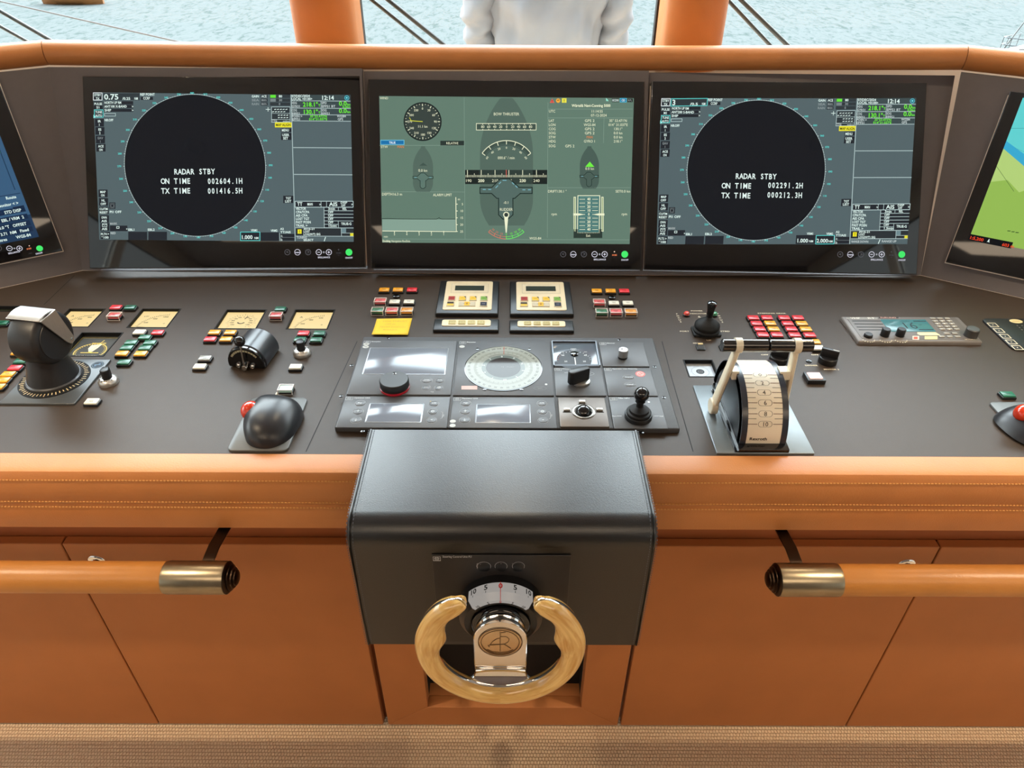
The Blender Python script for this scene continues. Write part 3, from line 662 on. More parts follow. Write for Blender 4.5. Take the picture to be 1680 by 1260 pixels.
    for y, a1, a2, v, b1, b2, w in ((166, 'HDG', 'GYRO1', "218.1°", 'SPD', 'EPFS1 BT', '0.0'), (178, 'COG', 'EPFS1', "130.1°", 'SOG', 'EPFS1', '0.0')):
        Tx(a1, 478.8, y+4.8, 3.7, g, 8.5); Tx(a2, 478.8, y+10.3, 3.7, g, 14); Tx(v, 497, y+9, 7, GRN, 25); Tx('T', 522.5, y+9, 4, GRN, 3)
        Tx(b1, 527.5, y+4.8, 3.7, g, 8.5); Tx(b2, 527.5, y+10.3, 3.7, g, 3*len(b2)*.95); Tx(w, 556, y+7.3, 7, GRN, 13); Tx('kn', 569.5, y+7.3, 3.6, GRN, 5.5)
        if y < 170: Tx('0.0kn', 562, y+11, 3, GRN, 13)
    Tx('POSN >', 479, 192.6, 3.6, g, 17); Tx('EPFS1', 479, 197.4, 3.6, g, 14)
    Tx("35°53.472'N", 508.5, 192.6, 3.6, GRN, 28); Tx("014°31.037'E", 507, 197.4, 3.6, GRN, 30); Tx('WGS84', 553, 192.6, 3.6, g, 14.5); Tx('GPS', 554, 197.4, 3.6, g, 9)
    S.L(1); R(484, 330, 579, 339.5, BOX_); S.L(2); Bx(484, 330, 579.2, 339.7, .9); Ln(526.5, 330, 526.5, 339.5, .8); Ln(535.5, 330, 535.5, 339.5, .8)
    Tx('TT', 487.5, 337.4, 5.6, WHT, 8.5); Tx('MAN', 504, 337, 4.2, WHT, 9); Tx('>', 523.5, 337, 3.4); Tx('AIS', 540, 337.8, 6, WHT, 13.5); Tx('DISP', 558.5, 334, 3.4, WHT, 11); Tx('OFF', 559.5, 338.6, 3.4, WHT, 7); Tx('>', 576, 337, 3.4)
    S.L(1); R(531, 340.5, 579.5, 373, BOX_); S.L(2)
    for k, (s, v) in enumerate((('VECTOR', '3min'), ('CPA/TCPA', 'OFF'), ('AIS CPA', 'OFF'), ('LOST TGT', 'OFF'), ('PAST POSN', 'OFF'), ('TRAIL >', txt[8]))):
        y = 344.2+5.55*k; Tx(s, 485.2, y, 3.9, WHT, 2.75*len(s)); Tx(v, 538, y, 3.7, WHT, 2.9*len(v)); Ln(531, y+1.3, 579.5 if k < 4 else 555, y+1.5, .8)
    Ln(531.3, 340, 531.8, 373, .9); Ln(555, 340, 555, 345, .7); Ln(554.7, 362.5, 555.2, 373, .7); Tx('REL', 561.5, 344.2, 3.7, WHT, 7); Tx('TRUE-G', 559.5, 369, 4, WHT, 17)
    S.L(1); R(485, 373.6, 579.8, 387, (44, 50, 54)); S.L(2); Ln(484.5, 373.5, 579.8, 373.8, .9); Ln(485, 387, 580, 387.4, .9); Ln(559.5, 373.5, 560, 387, .8)
    R(488, 376, 494.5, 383.2, (236, 226, 40)); R(560, 374.5, 567.5, 381.5, (110, 136, 142)); R(574.3, 382, 579.6, 387, (226, 218, 50)); Ln(560, 382, 579.6, 382.3, .7)
    S.L(3); Tx('!', 490.6, 382, 4.4, (60, 60, 20)); S.L(2)
    Tx('3016-21', 497.5, 377, 3.4, WHT, 19); Tx('LOST', 497.5, 381.4, 3.4, WHT, 10.5); Tx('LOG(WT) SIG', 497.5, 385.9, 3.4, WHT, 28)
    if len(txt[4]) > 1: Tx('TUNING', 486.5, 391.3, 3.4, g, 17); Tx('SELECT', 497.5, 395.3, 3.4, WHT, 16.5); Ln(531.5, 395.5, 534, 388.5, 1.2, WHT)
    else: Tx('RANGE DOWN', 486.5, 393, 3.4, g, 28); Tx('RANGE UP', 537, 393, 3.4, g, 24); Ln(531.5, 395.5, 534, 388.5, 1.2, WHT)
def drawL(S): radar(S, [(152.5, 151.5), (575, 156.5), (580.3, 396.8), (163, 393.2)], (320.3, 272), 115.3, 1, ('RADAR STBY', '002604.1H', '001416.5H', 'S1', '0.75', '/0.25', 'ANT100 X-BAND', 'PLT4 >', '15sec'))
def drawR(S): radar(S, [(1085, 161), (1503, 161.5), (1488.5, 400.5), (1077, 400.8)], (1240.3, 280.2), 113.4, 1, ('RADAR STBY', '002291.2H', '000212.3H', 'M1', '3', '/0.5', 'ANT200 S-BAND', 'PLT2 >', '1.5min'))

CB, HU, HU2 = (98, 124, 110), (84, 105, 95), (74, 94, 86)
def conning(S):
    a, b = S.sc(830, 280)
    P, Tt = S.pq, S.pt
    S.L(0).pp([(622, 157.5), (1040, 161), (1033, 400.5), (627, 398)], CB)
    S.L(1)
    for x0, y0, x1, y1 in ((761.5, 160, 763, 393), (622.5, 238.5, 761.5, 238.5), (626, 314.5, 762, 315), (627, 392, 1033, 393.5), (899, 168, 898, 390), (899, 179, 1038, 179), (899, 193.5, 1038, 193.7), (898.5, 308, 1035, 308), (991, 194, 990, 235)): S.pl(x0, y0, x1, y1, .6, (130, 156, 142))
    def hull(cx, y0, y1, w, c, s=None):
        pts = [(cx+w*.5*math.sin(math.pi*.5*min(1, max(t, .03)/.46))**.72 if t < .46 else cx+w*.5*(1 if t < .8 else 1-.34*((t-.8)/.2)**2), max(160.9, y0+(y1-y0)*t)) for t in [i/24 for i in range(25)]]
        pts = pts + [(2*cx-x, y) for x, y in pts[::-1]]; S.pp([p for i, p in enumerate(pts) if i == 0 or p != pts[i-1]], c)
    hull(831, 152.5, 370, 87, HU); hull(694, 240, 315, 33, HU); hull(967, 240, 309.5, 31.5, HU2)
    S.L(2)
    # wind rose
    c = S.uv(693.4, 199.6); r = 31*a
    S.disc(*c, r, (34, 42, 40), 56); S.L(3).disc(*c, r*.93, (58, 68, 64), 56); S.L(4)
    for d in range(0, 360, 10):
        t = R_(90-d); l = 3.6 if d % 30 == 0 else 1.2; S.line((c[0]+(28.2-l)*a*math.cos(t), c[1]+(28.2-l)*a*math.sin(t)), (c[0]+28.2*a*math.cos(t), c[1]+28.2*a*math.sin(t)), (1.1 if d % 30 == 0 else .8)*a, PALE)
    for d in range(0, 360, 30): t = R_(90-d); S.text(str(d), c[0]+20.8*a*math.cos(t), c[1]+20.8*a*math.sin(t)-1.7*a, 3.4*a, PALE, 'c')
    S.L(5).line(c, (c[0]-20.5*a, c[1]+1.4*a), 1.2*a, (206, 208, 66)); S.line((c[0]-18.5*a, c[1]+1.4*a), (c[0]-21.5*a, c[1]+6.5*a), .9*a, (206, 208, 66))
    S.L(4); Tt('11.1 kn', 693.4, 209.6, 4, PALE, 'c', 16.5); Tt('WIND', 623, 163, 3.9, PALE, wd=14)
    S.L(2); P(624, 229.6, 663.4, 237.6, (110, 196, 226)); S.L(3); P(625, 230.6, 662.4, 236.8, (30, 112, 168)); S.L(4); Tt('TRUE', 643.7, 236, 3.6, (226, 240, 244), 'c', 10.5, 1)
    S.L(2); P(722.5, 231, 761.3, 238.6, (44, 56, 52)); S.L(3); Tt('RELATIVE', 742, 236.8, 3.6, PALE, 'c', 20)
    Tt('STW', 624.4, 242.9, 3.9, PALE, wd=12); Tt('MAN', 651.6, 242.9, 3.9, (226, 128, 62), wd=11.5)
    def tee(cx, cy, k, fill, edge, dash):
        pts = [(-42.5, 10), (-23, 10), (-9, -4), (6, -4), (21.5, 10), (43, 10), (43, 20), (23.5, 20), (14.5, 28), (11.5, 28), (11.5, 55), (3.5, 62), (-5, 62), (-12, 55), (-12, 28), (-15, 28), (-23.5, 20), (-42.5, 20)]
        pp_ = [(cx+x*k, cy+y*k) for x, y in pts]; S.L(5).pp(pp_, fill); S.L(6).path([S.uv(*p) for p in pp_], 1.5*a*min(1, k*1.6), edge, True)
        for x0, y0, x1, y1 in ((-38, 13.5, -33, 13.5), (-29, 13.5, -24, 13.5), (-17, 11, -13, 7), (-11.5, 4.5, -8, 1), (-5.5, -1.5, 1, -1.5), (10, 2, 13.5, 5.5), (15.5, 7, 19, 10.5), (27, 14, 32, 14), (36, 14, 41, 14)) if dash else ((-36, 15, -27, 15), (27, 15, 36, 15)):
            S.pl(cx+x0*k, cy+y0*k, cx+x1*k, cy+y1*k, 1.4 if dash else .9, (120, 178, 190))
    tee(830, 297.5, 1.0, (84, 106, 100), (30, 46, 42), 1); tee(694, 285.5, .385, (92, 118, 108), (36, 54, 48), 0); tee(966.5, 284, .36, HU2, (36, 54, 48), 0)
    S.L(4); Tt('BOW THRUSTER', 830.7, 189.5, 4.6, PALE, 'c', 42)
    S.L(3); P(782, 203.4, 879.3, 213, (66, 84, 76)); S.L(4); S.pbox(781.5, 202.8, 879.6, 213.4, .9, PALE)
    for k, s in enumerate(('80', '60', '40', '20', '0', '20', '40', '60', '80')): x = 792+9.8*k; Tt(s, x, 210, 4, PALE, 'c'); S.pl(x, 203, x, 205, .9, PALE); S.pl(x, 211.5, x, 213, .9, PALE)
    # rate of turn
    ccx, ccy = 831, 281; c = S.uv(ccx, ccy)
    S.L(2).ringp(*c, 43.5*a, 49.5*a, (66, 84, 76), 36, 144); S.L(3).ringp(*c, 48.6*a, 49.8*a, PALE, 36, 144); S.ringp(*c, 41.6*a, 42.6*a, (60, 76, 72), 36, 144)
    for d in range(36, 145, 3): t = R_(d); l = 2.2; S.line((c[0]+(48.6-l)*a*math.cos(t), c[1]+(48.6-l)*a*math.sin(t)), (c[0]+48.6*a*math.cos(t), c[1]+48.6*a*math.sin(t)), .5*a, (30, 40, 38))
    for d, s in ((36, '60'), (54, '40'), (72, '20'), (90, '0'), (108, '20'), (126, '40'), (144, '60')):
        t = R_(d); S.L(4).line((c[0]+43*a*math.cos(t), c[1]+43*a*math.sin(t)), (c[0]+49*a*math.cos(t), c[1]+49*a*math.sin(t)), 1.1*a, PALE); S.text(s, c[0]+37.5*a*math.cos(t), c[1]+37.5*a*math.sin(t)-1.4*a, 3.3*a, PALE, 'c', 1, t-math.pi/2)
    Tt('000.6° / min', 830.5, 261.2, 4.4, PALE, 'c', 28)
    # heading tape
    S.L(3); P(763, 278.8, 897.8, 302, (32, 40, 38)); P(786, 278.8, 874, 302, (56, 70, 64)); S.L(4)
    for k in range(0, 119):
        x = 764+k*1.135; v = k-2.6
        if k % 2: continue
    for dgr in range(188, 249):
        x = 789.5+(dgr-200)*2.265
        if 764 < x < 897.5: S.pl(x, 291, x, 279 if dgr % 10 == 0 else (284.5 if dgr % 5 == 0 else 287.2), 1.0 if dgr % 10 == 0 else .7, PALE)
    S.pl(830.6, 278.8, 830.6, 291, 1.1, (216, 96, 84))
    for dgr in range(190, 250, 10): Tt(str(dgr), 789.5+(dgr-200)*2.265 if dgr > 190 else 768.5, 298.8, 4.6, PALE, 'c', 10.4, dgr in (200, 220, 230))
    S.L(7); Tt('-0.1', 830.5, 334.5, 4.2, PALE, 'c', 9); Tt('RUDDER', 830.5, 346, 4.4, PALE, 'c', 21.5)
    c = S.uv(830.5, 352.5); S.disc(*c, 5*a, PALE, 24); S.pp([(827, 354), (834, 354), (831.3, 382), (829.7, 382)], PALE); S.L(8).disc(*c, 3.4*a, (52, 64, 60), 24)
    c = S.uv(830.5, 348)
    for a0, a1, col in ((228, 270, (206, 116, 98)), (270, 312, (104, 226, 96))):
        S.L(4).ringp(*c, 43*a, 44.2*a, col, a0, a1); S.ringp(*c, 39.6*a, 40.4*a, col, a0, a1)
        for d in range(a0, a1+1, 14): t = R_(d); S.line((c[0]+38.5*a*math.cos(t), c[1]+38.5*a*math.sin(t)), (c[0]+44*a*math.cos(t), c[1]+44*a*math.sin(t)), 1*a, col)
    for d, s, col in ((232, '30', (206, 116, 98)), (244, '20', (206, 116, 98)), (257, '10', (206, 116, 98)), (270, '0', GRN), (283, '10', GRN), (296, '20', GRN), (308, '30', GRN)):
        t = R_(d); S.L(5).text(s, c[0]+36.5*a*math.cos(t), c[1]+36.5*a*math.sin(t)-1*a, 3.2*a, col, 'c', 1, t+math.pi/2)
    S.L(4); Tt('WGS-84', 868.5, 393, 3.9, PALE, wd=19.5)
    # depth plot
    Tt('DEPTH16.3 m', 626.5, 320.8, 4.3, PALE, wd=33.5); Tt('ALARM LIMIT', 710.5, 322, 4.3, PALE, wd=31)
    S.L(2); P(627.3, 360, 747, 378.6, (132, 160, 146)); S.L(3)
    pts = [(627, 358.7), (636, 358.4), (650, 359), (680, 359.4), (700, 359.6), (716, 359.6), (719, 358), (720.5, 357.2), (722, 358.6), (726, 359.6), (747, 359.4)]
    S.path([S.uv(*p) for p in pts], .8*a, (40, 54, 48)); S.pl(627.3, 379, 748.6, 380, 1.1, PALE); S.pl(747.8, 323.5, 748.6, 380, 1.2, PALE)
    for k in range(5): y = 335+11.2*k; S.pl(748, y, 751, y, 1, PALE); Tt(str(5+5*k), 760, y+1.8, 3.6, PALE, 'r')
    Tt('m', 751, 328.6, 3.6, PALE)
    for k in range(5): x = 647.2+20.2*k; S.pl(x, 379, x, 382.5, 1, PALE); Tt(str(5-k), x, 386.2, 3.6, PALE, 'c')
    Tt('min', 629.5, 389.8, 3.3, PALE, wd=7); Tt('Docking', 627.6, 397, 3.3, PALE, wd=13, bold=1); Tt('Navigation', 642, 397.2, 3.3, PALE, wd=17); Tt('RouData', 660, 397.2, 3.3, PALE, wd=13)
    # data block
    S.L(3).pp([(902, 168.8), (909.5, 168.8), (905.8, 161.6)], (226, 96, 84)); S.disc(*S.uv(915.7, 165.2), 3.5*a, (238, 170, 64), 20); P(921.8, 161.2, 929.4, 168.6, (232, 226, 78))
    S.L(4); Tt('!', 905.8, 168, 4, (60, 20, 18), 'c', bold=1); Tt('!', 925.6, 167.6, 4.4, (80, 76, 20), 'c', bold=1); S.pl(914, 165, 917.5, 164, 1, (120, 70, 20))
    S.L(3).pp([(994, 160.5), (994.5, 166.5), (996, 165), (997.5, 167), (998, 164.5)], (150, 226, 206))
    P(1004, 161.5, 1015.5, 167.5, (26, 32, 32)); P(1017, 161, 1028, 168, (80, 190, 220)); P(1029, 161.8, 1038, 167.6, (32, 36, 36)); S.L(4); P(1018, 162, 1027, 167, (20, 100, 150))
    S.L(5); Tt('ECDIS', 1009.8, 166.4, 3.4, WHT, 'c', 10.5, 1); Tt('CID', 1022.5, 166.3, 3.3, WHT, 'c', 6, 1); Tt('RPL', 1033.4, 166.4, 3.3, (150, 160, 156), 'c', 7)
    S.L(4); Tt('Wärtsilä Navi-Conning 5000', 969.8, 175.4, 4.2, PALE, 'c', 63.5, 1)
    Tt('UTC', 900.4, 184.7, 4.2, PALE, wd=10.8); Tt('11:14:55', 969.6, 184.8, 4.2, PALE, wd=19.5); Tt('07-12-2024', 969.3, 191.4, 4.2, PALE, wd=26)
    for k, (l, s, v) in enumerate((('LAT', 'GPS 2', "35° 53.471'N"), ('LON', 'WGS-84', "014° 31.037'E"), ('COG', 'GPS 2', '130.1°'), ('SOG', 'GPS 2', '0.0 kn'), ('STW', 'MAN', '0.0 kn'), ('HDG', 'GYRO 1', '218.1°'))):
        y = 200.2+6.75*k; Tt(l, 900.2, y, 4.2, PALE, wd=11.5 if k else 9); Tt(s, 967.3, y, 4.2, (226, 128, 62) if s == 'MAN' else PALE, 'c', 2.95*len(s) + 1.5); Tt(v, 1014, y, 4.2, PALE, 'c', 2.45*len(v))
    Tt('SOG', 900, 241.6, 4.2, PALE, wd=11.5); Tt('GPS 2', 927, 241.8, 4.2, PALE, wd=15.5)
    S.L(6).pp([(960, 274), (975, 274), (967.6, 265.2)], (112, 236, 70)); S.pp([(688, 272), (701, 272), (694.3, 267)], (66, 86, 78)); Tt('0.0 kn', 967.4, 278.8, 4, PALE, 'c', 14.5); Tt('0.0 kn', 693.8, 281.9, 4.2, PALE, 'c', 15)
    S.L(4); Tt('DRIFT130.1 °', 898.8, 316, 4.1, PALE, wd=31); Tt('SET0.0 kn', 1009.6, 316, 4.1, PALE, wd=24.5)
    Tt('rpm', 904.4, 353.3, 4.2, PALE, wd=9.5); Tt('rpm', 1019.5, 353.3, 4.2, PALE, wd=9.5)
    P(941, 376, 988, 390.6, (46, 60, 54)); S.L(5); Tt('Exit', 965, 388.6, 4, PALE, 'c', 7.2); S.L(4)
    S.pp([(947.5, 320.5), (984.5, 320.5), (983.5, 382.5), (946.8, 382.5)], PALE); S.L(5).pp([(948.7, 321.7), (983.2, 321.7), (982.3, 381.3), (948, 381.3)], (72, 118, 116)); S.L(6)
    for k, s in enumerate(('40', '30', '20', '10', '0', '10', '20', '30', '40')): y = 327+6.2*k; Tt(s, 966, y+1.7, 3.9, PALE, 'c', bold=1); S.pl(950.5, y, 960, y, .8, PALE); S.pl(971.5, y, 981, y, .8, PALE); S.pl(951, y-3.1, 981, y-3.1, .35, (150, 180, 160))
    S.L(4)
    for x in (942.5, 988): P(x-1.5, 323, x+2.2, 380, PALE); S.L(5); P(x-.6, 324.2, x+1.3, 379, (150, 170, 128)); S.L(4)
    S.L(6)
    for x0, x1 in ((940.5, 959.5), (991.5, 972)): S.pp([(x0, 350.2), ((x0+x1)/2, 350.2), (x1, 351.9), ((x0+x1)/2, 353.6), (x0, 353.6)], PALE)
monitor(FL, loc(FL, LM), 'black glass monitor showing a radar screen with the range set to 0.75', drawL, None, lambda S: controls(S, 572.5, 413.8))
monitor(FC, loc(FC, CM), 'black glass monitor with a green conning display, midmost of the row', conning, None, lambda S: controls(S, 1025, 417.2, scc=1))
monitor(FRR, loc(FRR, RM), 'black glass monitor showing a radar screen with the range set to 3', drawR, None, lambda S: controls(S, 1479.5, 417.4))
def draw_wl(S):
    q = wlq; x1 = q[1][0]; y0 = q[0][1]; t0 = S.uv(64, 388.5)[0]; b0 = S.uv(64, 388.5)[1]; W_ = .59; H_ = .335; a, b = S.sc(60, 380)
    S.L(0).rect(t0-W_, b0, t0, b0+H_, (58, 92, 124)); S.L(1).rect(t0-W_, b0, t0, b0+.052, (34, 58, 86)); S.rect(t0-W_, b0+H_-.05, t0, b0+H_, (40, 66, 94)); S.rect(t0-.012, b0+.11, t0-.010, b0+.21, (36, 62, 88))
    S.rect(t0-W_, b0+.215, t0-.008, b0+.217, (30, 50, 74)); S.rect(t0-W_, b0+.10, t0-.004, b0+.102, (40, 66, 94))
    S.L(2)
    for k, (s, x) in enumerate((('ON', .030), ('Text', .036))): pass
    rows = [('1/2', .30), ('3.5', .285), ('ON', .262), ('OFF', .245), ('Start', .225)]
    for s, y in rows: S.text(s, t0-.012, b0+y, .007, WHT, 'r', 1, 0, 1)
    S.text('Text', t0-.012, b0+.205-.012, .0085, (70, 226, 90), 'r', 1, 0, 1)
    for k, (s, y) in enumerate((('Route', .092), ('Monitor < >', .078), ('STD DISP', .062), ('EBL / VRM  1  EBL / VRM  2', .046), ('EBL 1   303.0 °T   OFFSET', .031), ('VRM 1   3.71  NM   Fixed', .017), ('Depth in Metres        WGS-84', .005))): S.text(s, t0-.014, b0+y, .0062, WHT, 'r', .9, 0, 1)
    S.L(1.5)
    for y in (.060, .044, .029, .015): S.rect(t0-.20, b0+y, t0-.006, b0+y+.011, (26, 44, 70))
    S.rect(t0-.105, b0+.029, t0-.075, b0+.040, (40, 110, 170)); S.rect(t0-.105, b0+.015, t0-.075, b0+.026, (40, 110, 170)); S.rect(t0-.06, b0+.064, t0-.03, b0+.072, (30, 60, 96)); S.rect(t0-.028, b0+.062, t0-.006, b0+.074, (24, 40, 64))
def draw_wr(S):
    a = S.uv(1590, 391); x0, y0 = a; W_ = .59; H_ = .335; fr = S.fr
    S.L(0).rect(x0, y0, x0+W_, y0+H_, (96, 206, 206)); S.L(1).rect(x0, y0+H_-.018, x0+W_, y0+H_, (46, 62, 68))
    land = [(x0, y0), (x0+W_, y0), (x0+W_, y0+.07), (x0+.28, y0+.085), (x0+.16, y0+.10), (x0+.09, y0+.145), (x0+.05, y0+.175), (x0, y0+.205)]
    blue = [(x0, y0+.195), (x0+.05, y0+.165), (x0+.09, y0+.135), (x0+.16, y0+.09), (x0+.28, y0+.075), (x0+.28, y0+.11), (x0+.16, y0+.13), (x0+.10, y0+.172), (x0+.05, y0+.196), (x0, y0+.222)]
    S.L(1).poly(blue, (58, 168, 206)); S.L(2).poly(land, (176, 206, 120)); S.L(3).poly([(x0, y0), (x0+W_, y0), (x0+W_, y0+.03), (x0+.2, y0+.06), (x0+.12, y0+.095), (x0+.085, y0+.135), (x0+.06, y0+.118), (x0+.03, y0+.14), (x0, y0+.13)], (146, 184, 84))
    S.L(4).line((x0+.0, y0+.165), (x0+.05, y0+.118), .0007, (60, 90, 50)); S.line((x0+.12, y0), (x0+.10, y0+.09), .0006, (110, 150, 70)); S.line((x0, y0+.25), (x0+.12, y0+.27), .0006, (50, 120, 130)); S.line((x0+.02, y0+.21), (x0+.10, y0+.19), .0005, (60, 140, 140))
    for k in range(3): S.line((x0+.066+.008*k, y0+.032), (x0+.072+.008*k, y0+.033), .0018, (50, 80, 40))
    S.rect(x0-.002, y0-.004, x0+.085, y0+.010, (16, 18, 22)); S.L(5).text('1:5,200', x0, y0-.001, .0066, (236, 70, 40), 'l', 1, 0, 1); S.text('603 m', x0+.066, y0-.002, .0064, (236, 70, 40), 'l', 1, 0, 1); S.poly([(x0+.036, y0-.001), (x0+.038, y0+.001), (x0+.041, y0-.001), (x0+.0385, y0+.008)], WHT); S.text('CB', x0+.012, y0+H_-.013, .009, (190, 206, 120), 'l')
monitor(FWL, wlq, 'black glass monitor on the angled port wing with a blue menu screen', draw_wl, None, lambda S: controls(S, 65, 407.5, scc=1))
def ctl_wr(S): pass
t = monitor(FWR, wrq, 'black glass monitor on the angled starboard wing with a green and cyan chart', draw_wr, None, lambda S: S.L(0).disc(S.uv(1590, 391)[0]+.55, S.uv(1590, 391)[1]-.03, .008, (70, 232, 108)))
# ---------------------------------------------------------------- steering pod
px0, px1, yF, zB, zT = PX0, PX1, .689, .674, .9465
pcx = (px0+px1)/2; pod = Fr((pcx, yF, zB)); hw = (px1-px0)/2
t = thing('steering_pod', 'black leather covered pod in the middle of the console carrying the steering wheel', 'steering pod', pod)
def pod_profile(i):
    """side outline (y, z), i: how far it is drawn in at the edges"""
    p = [(i, i)]; r = .036-i
    p += [(i, zT-zB-.036)] if False else []
    for a in range(180, 88, -9): p.append((i+r+r*math.cos(R_(a)), (zT-zB-i-r)+r*math.sin(R_(a))*1.0))
    p += [(.217-i, zT-zB-i+.003), (.217-i, .262), (.146-i, .262), (.146-i, i)]
    return p
rings = []
for x, i in ((-hw, .006), (-hw+.0018, .0018), (-hw+.006, 0), (hw-.006, 0), (hw-.0018, .0018), (hw, .006)): rings.append([(x, y, z) for y, z in pod_profile(i)])
mb = MB(); mb.rings(rings); n = len(rings[0])
for r in (rings[0], rings[-1]):
    tr = tessellate_polygon([[Vector((p[1], p[2], 0)) for p in r]]); mb.add(r, [tuple(f) for f in tr])
mb.build('cover', black_l, t, smooth=35, weld=True)
pr = pod_profile(0)[:-3]; pth = [Vector((0, y, z)) for y, z in pr]
for sx in (-1, 1):
    x = sx*(hw-.0045); c = sum(pth, Vector())/len(pth)
    MB().tube([Vector((x, p.y-.0004, p.z+.0004)) for p in pth], .0017, 8).build('piping', black_l, t)
    mb = MB(); L = 0
    for off in (.010, .0015):
        for a, b in zip(pth[:-1], pth[1:]):
            d = b-a; k = max(1, int(d.length/.0052)); u = d.normalized(); nn = Vector((0, -u.z, u.y))
            for j in range(k):
                p = a+d*((j+.15)/k); q = a+d*((j+.75)/k); xx = sx*(hw-off) if off > .005 else sx*(hw-.0008)
                mb.add([Vector((xx-.0006, 0, 0))+p+nn*.0005, Vector((xx+.0006, 0, 0))+p+nn*.0005, Vector((xx+.0006, 0, 0))+q+nn*.0005, Vector((xx-.0006, 0, 0))+q+nn*.0005], [(0, 1, 2, 3)])
    mb.build('stitching', thread_b, t, smooth=0)
# control unit on the pod's front
cu = Fr(onpl(822.5, 979, Vector((0, yF, 0)), Vector((0, -1, 0))), (1, 0, 0), (0, 0, 1))
a = cu.px(708, 907); b = cu.px(937, 911); c0 = cu.px(822, 984)
cux0, cux1, cut = a.x, b.x, (a.y+b.y)/2; cub = .684-cu.o.z
ctl = thing('steering_control_unit', 'flat black steering control panel with three oval keys behind the steering wheel', 'control panel', cu)
MB().box(cux0, cux1, cub, cut, .0003, .0025).build('panel', M('control_panel', (38, 35, 35), .45, var=.03, vscale=40), ctl, bevel=.0008)
S = Sheet(cu, .0027, glow=False)
LG = (206, 208, 210)
def logo(S, x, y, w, h, c=LG):
    """a small framed round emblem"""
    S.path([(x, y), (x+w, y), (x+w, y+h), (x, y+h)], w*.06, c, True); S.line((x, y+h*.06), (x+w, y+h*.06), h*.1, c)
    S.ringp(x+w/2, y+h*.55, h*.24, h*.31, c); S.ringp(x+w/2, y+h*.55, h*.10, h*.16, c); S.ringp(x+w/2, y+h*.55, h*.36, h*.42, c, 110, 250, 16); S.ringp(x+w/2, y+h*.55, h*.36, h*.42, c, -70, 70, 16)
u = S.uv(711, 920); logo(S, u[0], u[1], .0105, .0085)
S.pt('Steering Control Unit FU', 726, 914.8, 3.2, LG, wd=48)
def okey(S, cx, cy, rx, ry, c=LG, w=.0005):
    n = 40; S.path([(cx+rx*math.cos(2*math.pi*i/n), cy+ry*math.sin(2*math.pi*i/n)) for i in range(n)], w, c, True)
for x, rx in ((794, .0100), (822, .0090), (850.5, .0090)): u = S.uv(x, 929); okey(S, u[0], u[1], rx, .0095)
S.pt('Active', 786.5, 928.5, 3.1, LG, wd=14); S.pt('Standby', 785.5, 932.8, 3.1, LG, wd=16.5); S.pt('ACK', 844.5, 931, 3.3, LG, wd=11.5)
u = S.uv(822, 929); S.path([(u[0]-.004, u[1]+.002), (u[0], u[1]+.006), (u[0]+.004, u[1]+.002)], .0006, LG); S.path([(u[0]-.004, u[1]-.002), (u[0], u[1]-.006), (u[0]+.004, u[1]-.002)], .0006, LG); S.ringp(u[0], u[1], .0009, .0017, LG)
u = S.uv(783, 929); S.path([(u[0], u[1]-.006), (u[0]-.001, u[1]), (u[0], u[1]+.006)], .0004, LG)
for x in (783.5, 840.5): S.disc(*S.uv(x, 924.5), .0006, (150, 150, 150), 8)
S.build('lettering', ctl)
for x, rx in ((794, .0092), (822, .0082), (850.5, .0082)):
    u = cu.px(x, 929); MB().prism(ell(rx, .0088, 28, u.x, u.y), .0024, .0034, .0006).build('oval_key', blackp, ctl)
# round housing with the lit rudder angle scale let into its rim
HR, HD = .0625, .042
MB().lathe([(HR, .0025), (HR, HD-.008), (HR-.008, HD), (.045, HD), (.045, HD-.004), (0, HD-.004)], 64, (c0.x, c0.y, 0)).build('dial_housing', M('dial_black', (13, 13, 15), .3, spec=.5, var=.03, vscale=30), ctl)
wl_ = M('lit_scale', (196, 190, 184), .35, emit=.55)
sec = R_(49); mb = MB(); N_ = 28
def sp(r, w, an): return (c0.x+r*math.sin(an), c0.y+r*math.cos(an), w)
rings = [[sp(r, w, -sec+2*sec*j/N_) for j in range(N_+1)] for r, w in ((HR+.0006, .017), (HR+.0006, HD-.0085), (HR-.0078, HD+.0006), (HR-.0135, HD+.0006))]
mb.rings(rings, closed=False); mb.build('angle_scale', wl_, ctl)
mb = MB(); ink = INK((20, 20, 22)); red = INK((214, 40, 30))
def wrap(S_text, an, r_of, h, m):
    """letters bent round the rim: r_of(v) gives (radius, out) along the letter height"""
    k = h/CAPH; W = sum(GL[ch, 1][0] for ch in S_text)*k; x0 = -W/2
    mb.use(m)
    for ch in S_text:
        adv, vs_, fs_ = GL[ch, 1]
        if vs_: mb.add([sp(*r_of(gy*k), an+(x0+gx*k)/HR) for gx, gy in vs_], fs_)
        x0 += adv*k
top = lambda v: (HR+.0009, .0275-v); bev = lambda v: (HR-.0118+v*.72, HD+.0009-max(0, (v*.72-.004))*1.0)
bev = lambda v: (HR-.0070-.0062+v, HD+.0009)
for d, s in ((-40, '10'), (-20, '5'), (0, '0'), (20, '5'), (40, '10')):
    an = R_(d); m_ = red if d == 0 else ink
    wrap(s, an, top, .0084, m_); wrap(s, an, bev, .0050, m_)
    if d:
        mb.use(ink); e = .0004/HR
        for w0, w1 in ((.0295, .0330),): mb.add([sp(HR+.0009, w0, an-e), sp(HR+.0009, w0, an+e), sp(HR+.0009, w1, an+e), sp(HR+.0009, w1, an-e)], [(0, 1, 2, 3)])
mb.use(red); e = .00045/HR
